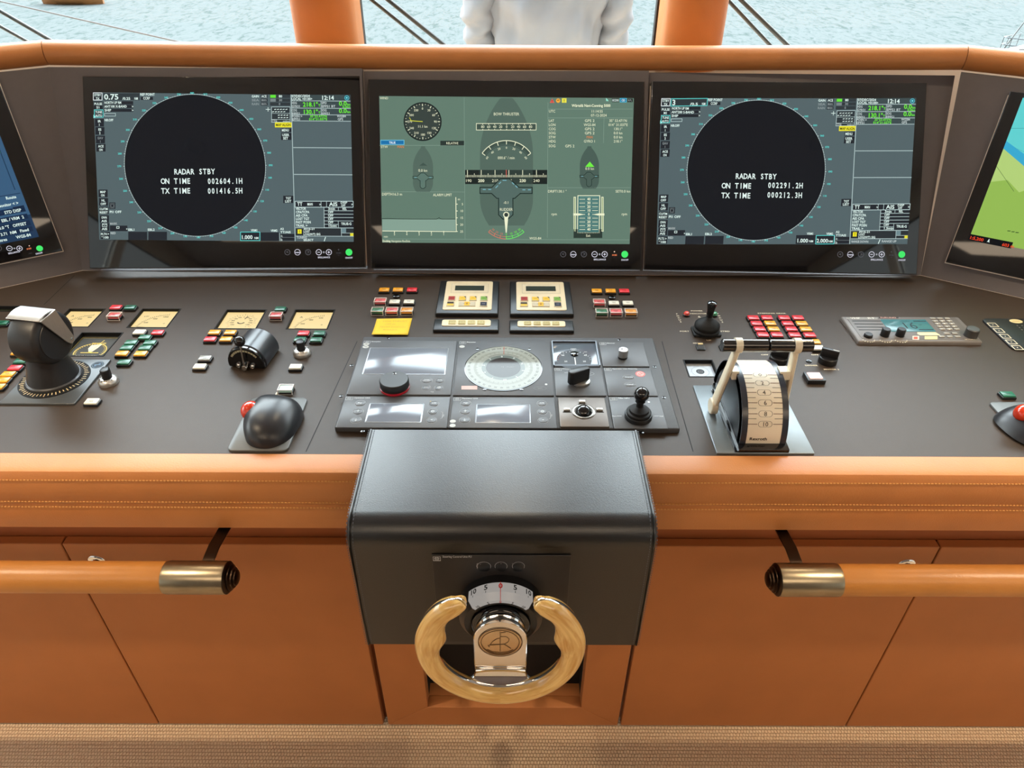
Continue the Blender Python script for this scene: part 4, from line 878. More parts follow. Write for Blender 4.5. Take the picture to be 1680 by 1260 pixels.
mb.add([sp(HR+.001, .016, -e), sp(HR+.001, .016, e), sp(HR+.001, HD-.008, e), sp(HR+.001, HD-.008, -e), sp(HR-.0076, HD+.001, e), sp(HR-.0076, HD+.001, -e)], [(0, 1, 2, 3), (3, 2, 4, 5)])
mb.build('scale_marking', None, ctl, smooth=0)
# ---------------------------------------------------------------- the wheel
tilt = R_(5); wc = cu.P(c0.x, c0.y, .080)
wf = Fr(wc, (1, 0, 0), (0, math.sin(tilt), math.cos(tilt)))
wood = bpy.data.materials.new('maple_wood'); wood.use_nodes = True
def _wood(nt):
    L = nt.links.new; b = nt.nodes['Principled BSDF']; b.inputs['Roughness'].default_value = .22; b.inputs['Coat Weight'].default_value = .6; b.inputs['Coat Roughness'].default_value = .06
    tc = nt.nodes.new('ShaderNodeTexCoord'); sx = nt.nodes.new('ShaderNodeSeparateXYZ'); L(tc.outputs['Object'], sx.inputs[0])
    at = nt.nodes.new('ShaderNodeMath'); at.operation = 'ARCTAN2'; L(sx.outputs['X'], at.inputs[0]); L(sx.outputs['Y'], at.inputs[1])
    ln = nt.nodes.new('ShaderNodeVectorMath'); ln.operation = 'LENGTH'; cb_ = nt.nodes.new('ShaderNodeCombineXYZ'); L(sx.outputs['X'], cb_.inputs[0]); L(sx.outputs['Y'], cb_.inputs[1]); L(cb_.outputs[0], ln.inputs[0])
    c2 = nt.nodes.new('ShaderNodeCombineXYZ'); L(at.outputs[0], c2.inputs[0]); L(ln.outputs['Value'], c2.inputs[1]); L(sx.outputs['Z'], c2.inputs[2])
    mp = nt.nodes.new('ShaderNodeMapping'); mp.inputs['Scale'].default_value = (.9, 70, 70); L(c2.outputs[0], mp.inputs[0])
    n = nt.nodes.new('ShaderNodeTexNoise'); n.inputs['Scale'].default_value = 2.2; n.inputs['Detail'].default_value = 7; n.inputs['Distortion'].default_value = .8; L(mp.outputs[0], n.inputs[0])
    rp = nt.nodes.new('ShaderNodeValToRGB'); L(n.outputs['Fac'], rp.inputs[0]); rp.color_ramp.elements[0].position = .30; rp.color_ramp.elements[0].color = (*lin((200, 146, 72)), 1)
    rp.color_ramp.elements[1].position = .68; rp.color_ramp.elements[1].color = (*lin((236, 196, 122)), 1); L(rp.outputs[0], b.inputs['Base Color'])
_wood(wood.node_tree)
wh = thing('helm', 'small open topped wooden steering wheel with chrome hub and chrome band', 'steering wheel', wf)
RC = .1075; A0, A1 = R_(90+33), R_(360+90-33)
def rimrad(t):
    """rim half thickness along the sweep (0..1): swollen at the horns and at the thumb rests"""
    s = min(t, 1-t)
    r = .0160
    r += .0035*math.exp(-((s-.155)/.045)**2)
    if s < .035: r *= .74+.26*math.sqrt(max(0, s/.035))
    return r
def rim_half(lo, hi, m, name, k=1.0, sub=12):
    """a slice of the rim between two heights (fractions of the half thickness) along the wheel's axis"""
    N = 90; rings = []
    for i in range(N+1):
        t = i/N; an = A0+(A1-A0)*t; r = rimrad(t)*k; s = min(t, 1-t)
        inw = .0055*math.exp(-((s-.155)/.05)**2)
        rc = RC - inw*.6 + (-.004*(1-s/.05) if s < .05 else 0)
        a_lo, a_hi = math.asin(lo), math.asin(hi); pts = []
        for j in range(sub+1):
            a_ = a_lo+(a_hi-a_lo)*j/sub; pts.append((r*math.cos(a_), r*.98*math.sin(a_)))
        for j in range(sub, -1, -1):
            a_ = a_lo+(a_hi-a_lo)*j/sub; pts.append((-(r+inw)*math.cos(a_), r*.98*math.sin(a_)))
        u, v = math.cos(an), math.sin(an); rings.append([((rc+p)*u, (rc+p)*v, q) for p, q in pts])
    # rounded ends
    for end, sg in ((0, -1), (-1, 1)):
        base = rings[end]; c = sum((Vector(p) for p in base), Vector())/len(base); an = A0 if end == 0 else A1
        tg = Vector((-math.sin(an), math.cos(an), 0))*sg; ex = []
        for s_, o_ in ((.86, .004), (.58, .0075), (.2, .0092)): ex.append([c+(Vector(p)-c)*Vector((s_,)*1+(0, 0))[0]+tg*o_ for p in base])
        if end == 0: rings = ex[::-1]+rings
        else: rings = rings+ex
    return MB().rings(rings, True, True).build(name, m, wh, smooth=50)
rim_half(.16, .999, wood, 'rim_front_wood'); rim_half(-.999, -.16, wood, 'rim_back_wood'); rim_half(-.155, .155, chrome, 'rim_band', 1.012, 4)
# hub and spoke plate, in the wheel's frame: z towards the helmsman
MB().lathe([(.044, -.0375), (.044, -.033), (.040, -.031), (.0375, -.031)], 48).build('hub_base', blackg, wh)
MB().lathe([(.0375, -.031), (.0375, -.024), (.0355, -.022), (.0355, -.014), (.0375, -.012), (.0375, -.004), (.034, -.0035), (.034, -.003)], 48).build('hub_ring', chrome, wh)
hwp = .0385; prof_ = []
def plate(u): # half width along the plate
    return hwp
rows = []
cyp = .0; N = 22
for i in range(N+1):
    a = R_(90-90*i/N); rows.append((hwp*math.cos(a), .016+hwp*math.sin(a), .004))
for v, z in ((.0, .004), (-.02, .004), (-.038, .0035), (-.044, .001), (-.052, -.004), (-.062, -.008), (-.072, -.0085), (-.081, -.0065), (-.087, -.003)):
    rows.append((hwp+(.010*((-.076-v)/.011)**2 if v < -.076 else 0), v, z))
rows.append((hwp+.022, -.0935, -.0005))
mb = MB(); rings = []
for w, v, z in rows:
    w = max(w, .0005); th = .007 if v > -.05 else .0065
    rings.append([(-w, v, z-th), (w, v, z-th), (w, v, z-.0012), (w-.0012 if w > .002 else w, v, z), (-w+.0012 if w > .002 else -w, v, z), (-w, v, z-.0012)])
mb.rings(rings, True, True); mb.build('spoke_plate', chrome, wh, smooth=35)
gold = M('engraved_plate', (206, 180, 146), .26, metal=1.0, var=.05, vscale=120, stretch=(8, 1, 1))
em = Fr((0, .002, .0042)); mb = MB()
mb.prism([(x, y+.013) for x, y in ell(.0305, .0285, 48)], .0040, .0049, .0003); mb.build('emblem_disc', gold, wh)
mb = MB(); lw = .0011
def groove(pts, r=lw): mb.tube([Vector((x, y+.013, .0050)) for x, y in pts], r*.55, 8, up=(0, 0, 1))
for k in (.0315, .0275): groove([(k*math.cos(R_(a)), k*.935*math.sin(R_(a))) for a in range(0, 361, 6)])
groove([(0, .0235), (0, -.0185)]); groove([(.0085, .0225), (.001, .021)]); groove([(0, .0128), (.009, .0128), (.0128, .008), (.0120, .002), (.006, -.0035), (.0155, -.0128)])
groove([(-.0155, -.0095), (-.0175, -.0065), (-.015, -.0055), (-.011, .002), (-.005, .008), (0, .0095)]); groove([(-.0155, -.0055), (-.004, -.0042), (.006, -.0035)])
groove([(-.019, -.0155), (-.011, -.0205), (0, -.0222), (.011, -.0205), (.019, -.0155)])
mb.build('emblem_engraving', M('engraving_dark', (120, 96, 70), .35, metal=1.0, var=.04, vscale=60), wh)
# ---------------------------------------------------------------- console lettering
CRM = (226, 212, 182)
cf = Fr((0, 1.2, ZC)); S = Sheet(cf, .0004, glow=False)
def ctext(t, x, y, h=.0034, wd=None, rot=0.0):
    """x, y: the photo place of the lettering's middle"""
    u = S.uv(x, y); W = sum(GL[c, 1][0] for c in t)*h/CAPH; S.text(t, u[0], u[1]-h/2, h, CRM, 'c', (wd/W) if wd else 1.25, rot, 1)
for k, ch in enumerate('FOCUS'):
    ctext(ch, 1110.5+1.55*k, 515+3.25*k, .0042); ctext(ch, 1177.5+1.9*k, 514.6+3.45*k, .0042)
for t_, x, y, w in (('POWER', 1143, 510, .026), ('INDICATOR', 1145, 514.5, .038), ('PORT', 1123, 543.5, .020), ('STBD', 1189.5, 543.5, .020), ('UP', 1163, 558.3, .010), ('DOWN', 1190, 563, .022), ('ON/OFF', 1145, 563, .021),
                    ('STEERING GEAR', 1266, 514, .062), ('OFF', 1254.5, 582, .0150), ('OFF', 1337, 582, .0150), ('DIMMER', 1331, 599.5, .025), ('MOTOR 1', 1281, 605.5, .030), ('MOTOR 2', 1364, 606, .030)): ctext(t_, x, y, .0038, w)
u = S.uv(1147, 519.5); S.ringp(u[0], u[1], .002, .0036, CRM, 200, 340, 14); S.disc(u[0], u[1]+.001, .0016, CRM, 12)
S.build('panel_lettering', ct); bpy.data.objects['panel_lettering'].parent = ct
_pl = bpy.data.objects['panel_lettering']; _pl.location = cf.o
# ---------------------------------------------------------------- push buttons
BC = {'red': (226, 44, 56), 'green': (22, 98, 70), 'amber': (236, 164, 28), 'white': (226, 222, 206), 'pale red': (214, 96, 96), 'mint': (196, 232, 220), 'pink': (246, 196, 190), 'pale green': (62, 116, 84), 'pale amber': (226, 150, 58), 'hatched': (150, 150, 146)}
BM = {}
def bmesh_(kind, part, make):
    if (kind, part) not in BM: BM[kind, part] = make()
    return BM[kind, part]
def cap_mesh(col, w, d, z0, z1):
    mb = MB(); mb.use(M('button_%s' % col.replace(' ', '_'), BC[col], .30, spec=.5, coat=.2, var=.03, vscale=120)); mb.prism(rrect(-w/2, w/2, -d/2, d/2, .0012, 2), z0, z1, .0008)
    dk = tuple(int(v*.45) for v in BC[col]); mb.use(INK(dk)); z = z1+.00015
    for (x0, x1, y) in ((-w*.2, w*.2, .0012), (-w*.14, w*.16, -.0022)):
        for j in range(4):
            a = x0+(x1-x0)*j/4; b = a+(x1-x0)/5.4; mb.add([(a, y-.0007, z), (b, y-.0007, z), (b, y+.0007, z), (a, y+.0007, z)], [(0, 1, 2, 3)])
    return mb.mesh('cap', None, 35)
guardm = M('clear_guard', (226, 214, 206), .25, spec=.6, var=.02, vscale=60)
def button(px, py, col, label, group, guard=False, rot=0.0, big=False):
    h = .0118 if guard else .0075; p = onz(px, py, ZC+h*.7); fr = Fr((p.x, p.y, ZC), (math.cos(rot), math.sin(rot), 0), (-math.sin(rot), math.cos(rot), 0))
    t = thing('push_button', label, 'push button', fr, group); W_, D_ = (.034, .030) if big else (.0262, .0186)
    link('bezel', bmesh_('b' if not big else 'B', 'bezel', lambda: MB().prism(rrect(-W_/2, W_/2, -D_/2, D_/2, .0015, 2), 0, .0048 if not big else .009, .0008).mesh('bezel', blackp, 35)), t)
    w, d = (W_-.0035, D_-.003) if not big else (.025, .021)
    zt = .0105 if big or guard else .0075
    link('cap', bmesh_(col+str(big)+str(guard), 'cap', lambda: cap_mesh(col, w, d, .003, zt)), t)
    if guard:
        def g():
            mb = MB(); w, d = W_/2+.0002, D_/2+.0002; e = .0013; z0, z1 = .0005, .0118
            for x in (-w, w-e):
                for y in (-d, d-e): mb.box(x, x+e, y, y+e, z0, z1-e)
            for y in (-d, d-e): mb.box(-w, w, y, y+e, z1-e, z1); mb.box(-w, w, y, y+e, z0, z0+e)
            for x in (-w, w-e): mb.box(x, x+e, -d+e, d-e, z1-e, z1)
            return mb.mesh('guard', guardm, 0)
        link('guard', bmesh_('g', 'guard', g), t)
    return t
AZ = 'the azimuth lever'
G1 = 'buttons round the first two cream gauges'; G2 = 'buttons beside the round scale gauge'; G3 = 'buttons beside the far cream gauge'; G4 = 'buttons beside the azimuth lever plate'
G5 = 'buttons above the yellow note'; G6 = 'buttons beyond the second keypad'; G7 = 'steering gear buttons'
for a in (
    (190.5, 504.3, 'red', 'plain red push button between the tops of the first two cream gauges', G1),
    (213.7, 504.5, 'green', 'dark green push button touching the top corner of the second cream gauge', G1),
    (188, 517.5, 'pale red', 'pale red push button under a clear guard between the first two cream gauges', G1, True),
    (229, 545, 'white', 'white push button just below the second cream gauge', G1), (259, 545.7, 'red', 'red push button just below the second cream gauge beside a white one', G1),
    (237.6, 553.6, 'green', 'single green push button tucked under the white and red ones', G1),
    (215.2, 562.2, 'green', 'upper green push button of the column near the dark thruster gauge', G1), (246, 562.4, 'green', 'upper green push button of the column away from the dark thruster gauge', G1),
    (208.2, 570.7, 'green', 'lower green push button of the column near the dark thruster gauge', G1), (238.2, 571, 'green', 'lower green push button of the column away from the dark thruster gauge', G1),
    (200.5, 580.3, 'amber', 'amber push button ending the column near the dark thruster gauge', G1), (231, 580.5, 'amber', 'amber push button ending the column away from the dark thruster gauge', G1),
    (203.8, 594.5, 'green', 'lone green push button behind the silver ringed dimmer knob', G1),
    (30, 579, 'amber', 'amber push button half hidden behind the azimuth lever head', G4), (34.3, 592.7, 'green', 'green push button between red and amber ones beside the azimuth lever', G4),
    (25, 603.8, 'red', 'red push button at the back corner of the azimuth lever plate', G4), (13.8, 614.2, 'amber', 'amber push button next to the red one beside the lever plate', G4),
    (5, 624, 'amber', 'amber push button, middle of three along the lever plate edge', G4), (-3, 634.5, 'amber', 'amber push button, last of three along the lever plate edge, cut by the frame', G4),
    (4.6, 530, 'green', 'green push button alone beyond the azimuth lever head', G4),
    (352, 545.5, 'amber', 'amber push button under the round scale gauge, outer one of its back row', G2), (378, 545.7, 'amber', 'amber push button under the round scale gauge, beside the ball lever top', G2),
    (345, 556.5, 'red', 'red push button under the round scale gauge', G2), (371, 556.7, 'amber', 'amber push button beside the red one under the round scale gauge', G2),
    (460, 507, 'green', 'green push button between the round scale gauge and the far ammeter', G3), (453, 517.5, 'pale red', 'pale red guarded push button between the round scale gauge and the far ammeter', G3, True),
    (498, 547, 'red', 'red push button under the far ammeter', G3), (524, 547, 'green', 'green push button under the far ammeter beside the red one', G3),
    (492, 557.2, 'green', 'green push button just behind the pointed knob near the ball lever', G3), (518.7, 557.7, 'green', 'green push button under the far ammeter, nearest the yellow note', G3),
    (485, 602, 'white', 'white push button in front of the pointed knob', G3), (328, 601.5, 'white', 'white push button with an arrow in front of a hatched one', G2),
    (336.5, 588, 'hatched', 'hatched grey push button behind the white arrow button', G2), (151, 659, 'white', 'white push button in front of the silver ringed dimmer knob', G4),
    (469, 637.5, 'mint', 'pale mint push button behind the red ball trackball', G3, True),
    (630.5, 475.7, 'amber', 'amber push button, outer end of the back row above the yellow note', G5), (653, 475.7, 'amber', 'amber push button, middle of the back row above the yellow note', G5), (676, 475.7, 'red', 'red push button at the end of the back row near the first keypad', G5),
    (624, 494, 'pale red', 'guarded pale red push button in the middle row above the yellow note', G5, True), (647.5, 495.5, 'white', 'white push button in the centre of the block above the yellow note', G5), (671, 495.5, 'white', 'white push button near the first keypad in the block above the yellow note', G5),
    (619.5, 509.5, 'pale green', 'guarded green push button right above the yellow note', G5, True), (643, 509.5, 'pale red', 'guarded red push button right above the yellow note', G5, True), (667.5, 509.5, 'pale amber', 'guarded amber push button right above the yellow note', G5, True),
    (979, 477.5, 'amber', 'amber push button next to the second keypad in the back row', G6), (1001.7, 477.5, 'amber', 'amber push button behind the buzzer beyond the second keypad', G6), (1024, 477.5, 'red', 'red push button at the joystick end of the back row beyond the keypads', G6),
    (983, 496, 'pale red', 'guarded pale red push button next to the second keypad', G6, True), (1007, 497.5, 'white', 'white push button in the centre of the block beyond the keypads', G6), (1030, 497.5, 'white', 'white push button at the joystick end of the middle row', G6),
    (987, 511.7, 'pale green', 'guarded green push button in the front row beyond the keypads', G6, True), (1010.5, 511.7, 'pale red', 'guarded red push button in the front row beyond the keypads', G6, True), (1035, 511.7, 'pale amber', 'guarded amber push button in the front row beyond the keypads', G6, True),
    (1336, 561, 'amber', 'amber push button beside the throttle handle end under the steering gear block', G7), (1342, 571, 'white', 'white push button under the end of the throttle handle', G7),
    (1653, 647.5, 'green', 'green push button behind the trackball at the picture edge', 'lone button by the second trackball')):
    button(*a)
cols = (('first', 'joystick'), ('second', 'joystick'), ('third', 'joystick'), ('fourth', 'joystick'))
SG = [[(1235.7, 521.6, 'red'), (1241, 530.8, 'red'), (1246.4, 540, 'red'), (1251.6, 549.3, 'red')], [(1258, 521.4, 'red'), (1263.6, 530.6, 'amber'), (1269, 540, 'amber'), (1274.5, 549.4, 'red')],
      [(1286.4, 521.6, 'red'), (1292, 530.9, 'red'), (1298, 540, 'red'), (1303.6, 549.6, 'red')], [(1309, 521.5, 'red'), (1315.2, 530.9, 'amber'), (1322, 540.2, 'amber'), (1328.3, 549.8, 'red')]]
for c, col in enumerate(SG):
    for r, (x, y, k) in enumerate(col):
        button(x, y, k, '%s push button under STEERING GEAR, %s row, %s column from the joystick' % (k, ('back', 'second', 'third', 'front')[r], cols[c][0]), G7)
button(1336, 619.5, 'pink', 'square pink push button in a thick black frame near the rotary switches', 'framed button', big=True)
# ---------------------------------------------------------------- recessed gauges
CREAM = (255, 224, 152)
def gauge(key, label, draw, face=CREAM, glow=.85, name='panel_gauge', depth=.006, group='cream backlit gauges'):
    x0, x1, y0, y1 = RECT[key]; e = .0006; fr = Fr(((x0+x1)/2, (y0+y1)/2, ZC-depth)); w, h = (x1-x0)/2-e, (y1-y0)/2-e
    t = thing(name, label, 'gauge', fr, group); mb = MB()
    for a, b, c, d in ((-w, w, h-.002, h), (-w, w, -h, -h+.002), (-w, -w+.002, -h+.002, h-.002), (w-.002, w, -h+.002, h-.002)): mb.box(a, b, c, d, -.002, depth+.0006)
    mb.build('case_rim', blackm, t); MB().box(-w+.002, w-.002, -h+.002, h-.002, -.004, 0).build('dial_face', M('dial_face_%d_%d_%d' % face, face, .4, emit=glow) if glow else M('dial_dark_%d' % face[0], face, .25, spec=.5, var=.03, vscale=50), t)
    S = Sheet(fr, .0003, glow=False); draw(S, w-.002, h-.002); S.build('dial_print', t); return t
BK = (40, 34, 24)
def ammeter(vals, unit):
    def d(S, w, h):
        S.text(unit, -w*.62, h*.38, .0065 if len(unit) < 2 else .0045, BK, 'c'); c = (w*.62, -h*.82); r = w*1.32
        S.ringp(c[0], c[1], r-.0003, r+.0003, BK, 92, 172, 30)
        for i in range(21): a = R_(94+78*i/20); l = .004 if i % 5 else .006; S.line((c[0]+r*math.cos(a), c[1]+r*math.sin(a)), (c[0]+(r+l)*math.cos(a), c[1]+(r+l)*math.sin(a)), .0006, BK)
        for s, a in zip(vals, (100, 126, 152)): a = R_(a); S.text(s, c[0]+(r-.007)*math.cos(a), c[1]+(r-.007)*math.sin(a)-.002, .0042, BK, 'c', 1, 0, 1)
        S.L(2).line((c[0], c[1]), (-w*.70, -h*.72), .0012, (60, 50, 30)); S.disc(c[0], c[1], .0022, BK, 14); S.ringp(w*.6, -h*.35, .0012, .0018, BK, n=14)
        S.L(1).line((-w*.75, -h*.92), (w*.35, -h*.90), .0006, (150, 120, 70))
    return d
def azdial(S, w, h):
    c = (0, -h*.05); r = w*.62
    for i in range(-12, 13):
        a = R_(90-i*11); l = .007 if i % 3 == 0 else .004; S.line((c[0]+r*math.cos(a), c[1]+r*math.sin(a)), (c[0]+(r+l)*math.cos(a), c[1]+(r+l)*math.sin(a)), .0006, (190, 90, 50) if abs(i) > 9 else BK)
    for i, s in zip(range(-10, 11, 2), ('1200', '1000', '800', '400', '200', '0', '200', '400', '800', '1000', '1200')):
        a = R_(90-i*12.5); S.text(s, c[0]+(r-.006)*math.cos(a), c[1]+(r-.006)*math.sin(a)-.0018, .0036, BK, 'c', .9, 0, 1)
    S.L(2).ringp(c[0], c[1], .006, .009, BK, 200, 340, 20); a = R_(72); S.line((c[0]+.012*math.cos(a), c[1]+.012*math.sin(a)), (c[0]+(r-.002)*math.cos(a), c[1]+(r-.002)*math.sin(a)), .0022, BK); S.text('RPM', 0, -h*.93, .0046, BK, 'c')
    S.text('-', -w*.36, -h*.62, .004, BK, 'c'); S.text('+', w*.36, -h*.62, .004, BK, 'c')
gauge('m1', 'cream backlit ammeter marked A, half behind the azimuth lever head', ammeter(('400', '200', '100'), 'A')); gauge('m2', 'cream backlit gauge between two red and green button groups, second from the azimuth lever', ammeter(('1000', '500', '250'), 'kW'))
gauge('m3', 'cream backlit gauge with a full round scale and one thick needle', azdial); gauge('m4', 'cream backlit ammeter marked A with 600 on its scale, nearest the yellow note', ammeter(('600', '400', '200'), 'A'))
def thrust(S, w, h):
    Y = (236, 206, 96); c = (0, -h*.35); r = w*.74
    S.ringp(c[0], c[1], r-.0007, r+.0007, Y, -25, 205, 60, .95)
    for i in range(24): a = R_(-25+10*i); S.line((c[0]+r*math.cos(a), c[1]+r*.95*math.sin(a)), (c[0]+(r-.005)*math.cos(a), c[1]+(r-.005)*.95*math.sin(a)), .0008, Y)
    S.L(2).text('SCHOTTEL', w*.12, h*.28, .0052, Y, 'c', .8); S.L(1).poly([(-.009, -.004), (-.003, -.016), (.005, -.016), (.010, -.002), (.012, .012), (-.008, .008)], (214, 206, 180)); S.L(2).line((0, -.016), (.010, h*.62), .0012, Y); S.line((-.017, -.020), (.019, -.020), .0022, Y); S.poly([(-.003, -.016), (.005, -.016), (.001, -.022)], Y); S.text('THRUST DIRECTION', 0, -h*.78, .0036, (214, 206, 190), 'c', .9)
    S.rect(-w*.98, h*.80, w*.98, h*.84, (120, 104, 40)); S.rect(-w*.98, -h*.9, -w*.95, h*.82, (150, 128, 50))
gauge('az', 'dark square thruster direction gauge with yellow markings beside the azimuth lever', thrust, (58, 58, 54), 0, 'thruster_gauge', .008, 'dark gauges')
def insdial(S, w, h):
    S.ringp(0, 0, .0165, .0170, (90, 94, 98), n=40); S.ringp(0, 0, .005, .008, (24, 24, 26), n=30); S.L(2).disc(0, 0, .0045, (60, 62, 66), 20); S.line((-.002, 0), (.003, .001), .001, (220, 220, 220))
    for i in range(12): a = R_(30*i); S.line((.017*math.cos(a), .017*math.sin(a)), (.020*math.cos(a), .020*math.sin(a)), .0005, (120, 124, 128))
gauge('ins', 'small square grey gauge with a black round centre beside the throttle levers', insdial, (170, 176, 182), 0, 'trim_gauge', .008, 'dark gauges')
gauge('disp', 'narrow dark green sunken display beyond the azimuth lever', lambda S, w, h: S.text('000.0', 0, -.002, .006, (44, 52, 38), 'c'), (52, 56, 44), 0, 'sunken_display', .008, 'dark gauges')
# ---------------------------------------------------------------- azimuth lever
lp = Fr((-.8575, 1.082, ZC)); t = thing('azimuth_lever', 'big black azimuth thrust lever with an aluminium strap on a square plate', 'control lever', lp)
platem = M('grey_plate', (84, 86, 87), .36, metal=.35, spec=.5, var=.04, vscale=40)
MB().prism(rrect(-.062, .0745, -.076, .067, .002, 2), 0, .004, .001).build('base_plate', platem, t)
MB().lathe([(.061, .004), (.061, .0052), (.047, .0056), (.047, .004)], 64).build('scale_disc', blackm, t)
S = Sheet(lp, .0058, glow=False)
for i in range(54):
    if i % 9 == 4 and False: continue
    a = R_(i*360/54); l = .0085 if i % 3 == 0 else .0062
    S.line((.0505*math.cos(a), .0505*math.sin(a)), ((.0505+l)*math.cos(a), (.0505+l)*math.sin(a)), .0015, (232, 204, 152))
S.build('scale_marking', t)
S = Sheet(lp, .0042, glow=False); u = S.uv(160, 598.5); S.disc(u[0], u[1], .0115, (30, 42, 56), 32); S.L(2).ringp(u[0], u[1], .009, .0098, (120, 150, 170), n=32); S.rect(u[0]-.006, u[1]-.001, u[0]+.006, u[1]+.001, (120, 150, 170)); S.rect(u[0]-.005, u[1]-.005, u[0]-.001, u[1]-.002, (90, 120, 150)); S.rect(u[0]+.001, u[1]+.002, u[0]+.005, u[1]+.005, (90, 120, 150)); S.build('round_badge', t)
matb = M('lever_black', (30, 30, 33), .42, spec=.5, var=.05, vscale=60, bump=.08, bscale=700)
hd = Vector((.013, .0, .098)); aR = R_(-10); ax = Vector((math.cos(aR), math.sin(aR), 0)); hh = Vector((-math.sin(aR), math.cos(aR), 0))
MB().lathe([(.0475, .0055), (.0475, .010), (.0455, .012), (.0445, .012)], 48).build('collar', M('collar_grey', (84, 84, 86), .35, metal=.5, var=.03, vscale=40), t)
mb = MB(); rings = []
for k in range(9):
    s = k/8; z = .010+.075*s; r = .0445-.0135*math.sin(s*math.pi/2)**1.2; c = Vector((.011*s*s, 0, z)); rings.append([c+Vector((r*math.cos(2*math.pi*j/40), r*(1-.12*s)*math.sin(2*math.pi*j/40), 0)) for j in range(40)])
mb.rings(rings, True, True); mb.build('neck', matb, t)
MB().lathe([(.0, -.032), (.036, -.032), (.0405, -.030), (.0475, -.026), (.0490, -.020), (.0490, .018), (.0470, .023), (.040, .0285), (.0385, .0285), (.038, .030), (0, .030)], 56, hd, ax).build('head', matb, t)
R0 = .0505
def strap(an0, an1, n, off):
    mb = MB(); rg = []
    for k in range(n+1):
        a = an0+(an1-an0)*k/n; d = hh*math.cos(a)+Vector((0, 0, math.sin(a)))
        rg.append([hd+d*R0+ax*-.033, hd+d*R0+ax*.032, hd+d*(R0+.003)+ax*.032, hd+d*(R0+.003)+ax*-.033])
    return mb.rings(rg, True, True)
strap(R_(72), R_(116), 10, 0).build('strap_top', alu, t, bevel=.0008)
for s in (-1, 1):
    o = hd+ax*(.0315*s); mb = MB(); q = [(-.043, .026), (-.004, .052), (.018, -.010), (.012, -.018), (.006, -.014)]
    q = [(-.0225, .0475), (.0155, .0510), (.030, -.012), (.028, -.022), (.020, -.024), (.012, -.016)]
    pl_ = [o+hh*u+Vector((0, 0, v)) for u, v in q]; mb.rings([pl_, [p+ax*(.0035*s) for p in pl_]], True, True); mb.build('strap_arm', alu, t, bevel=.0006)
    MB().cyl(.0022, 0, .0044*s, 16, o+hh*.023+Vector((0, 0, -.015)), ax).build('strap_screw', steel, t)
# ---------------------------------------------------------------- knobs, switches
def dimmer(px, py, label, rot):
    p = onz(px, py, ZC); fr = Fr(p, (math.cos(rot), math.sin(rot), 0), (-math.sin(rot), math.cos(rot), 0)); t = thing('rotary_dimmer', label, 'knob', fr, 'silver ringed dimmer knobs')
    MB().lathe([(.0175, 0), (.0178, .004), (.0165, .009), (.013, .0115), (.0095, .012), (.0095, .010)], 40).build('silver_ring', M('satin_silver', (206, 204, 200), .3, metal=.8, var=.03, vscale=60), t)
    mb = MB().use(INK((60, 56, 50)))
    for k in range(7): a = R_(-60+40*k); mb.box(.0132*math.cos(a)-.0007, .0132*math.cos(a)+.0007, .0132*math.sin(a)-.0007, .0132*math.sin(a)+.0007, .0105, .0122)
    mb.build('ring_marking', None, t)
    MB().prism([(.0078*math.cos(R_(a)), .0078*math.sin(R_(a))) for a in range(0, 181, 20)]+[(-.0056, -.011), (.0056, -.011)], .010, .030, .0012).build('pointer_cap', blackp, t)
dimmer(179, 628, 'silver ringed dimmer knob beside the corner of the azimuth lever plate', R_(-170)); dimmer(496, 581, 'silver ringed dimmer knob in front of the green buttons near the ball lever', R_(-160))
for px, py, w_ in ((650.7, 487, 'above the yellow note'), (1004, 489, 'beyond the second keypad')):
    t = thing('buzzer', 'small round black buzzer among the buttons %s' % w_, 'buzzer', Fr(onz(px, py, ZC)), 'round black buzzers')
    MB().lathe([(.0085, 0), (.0085, .003), (.0065, .0045), (.0045, .0045), (.0038, .002), (0, .002)], 28).build('body', blackg, t)
def rotary(px, py, label, rot):
    fr = flat(px, py, ZC, rot); t = thing('rotary_switch', label, 'rotary switch', fr, 'black rotary motor switches')
    MB().lathe([(.0175, 0), (.0175, .012), (.0160, .0135), (0, .0135)], 36).build('skirt', blackp, t)
    MB().prism(rrect(-.0165, .0165, -.0045, .0045, .003, 3), .0125, .030, .0012).build('grip', blackp, t)
    MB().box(.004, .0155, -.0006, .0006, .0299, .0303).build('index_line', INK((226, 222, 210)), t)
rotary(1276, 593, 'black rotary switch half hidden behind the throttle drum', R_(-28)); rotary(1357, 594, 'black rotary switch beside the MOTOR 2 lettering', R_(-28))
for px, py, w_ in ((1149, 571, 'under the ON/OFF lettering'), (1187, 572, 'under the grip end of the throttle lever')):
    t = thing('rocker_switch', 'small black rocker switch %s' % w_, 'switch', flat(px, py, ZC), 'small rocker switches')
    MB().prism(rrect(-.0085, .0085, -.009, .009, .0012, 2), 0, .0025, .0006).build('frame', blackp, t); MB().add([(-.0065, -.007, .002), (.0065, -.007, .002), (.0065, .007, .002), (-.0065, .007, .002), (-.0065, -.007, .0032), (.0065, -.007, .0032), (.0065, .007, .0075), (-.0065, .007, .0075)], [(3, 2, 1, 0), (4, 5, 6, 7), (0, 1, 5, 4), (1, 2, 6, 5), (2, 3, 7, 6), (3, 0, 4, 7)]).build('rocker', blackp, t)
    MB().box(-.005, .005, .0035, .0062, .0062, .0078).build('lit_mark', M('rocker_lamp', (250, 220, 150), .3, emit=.8), t)
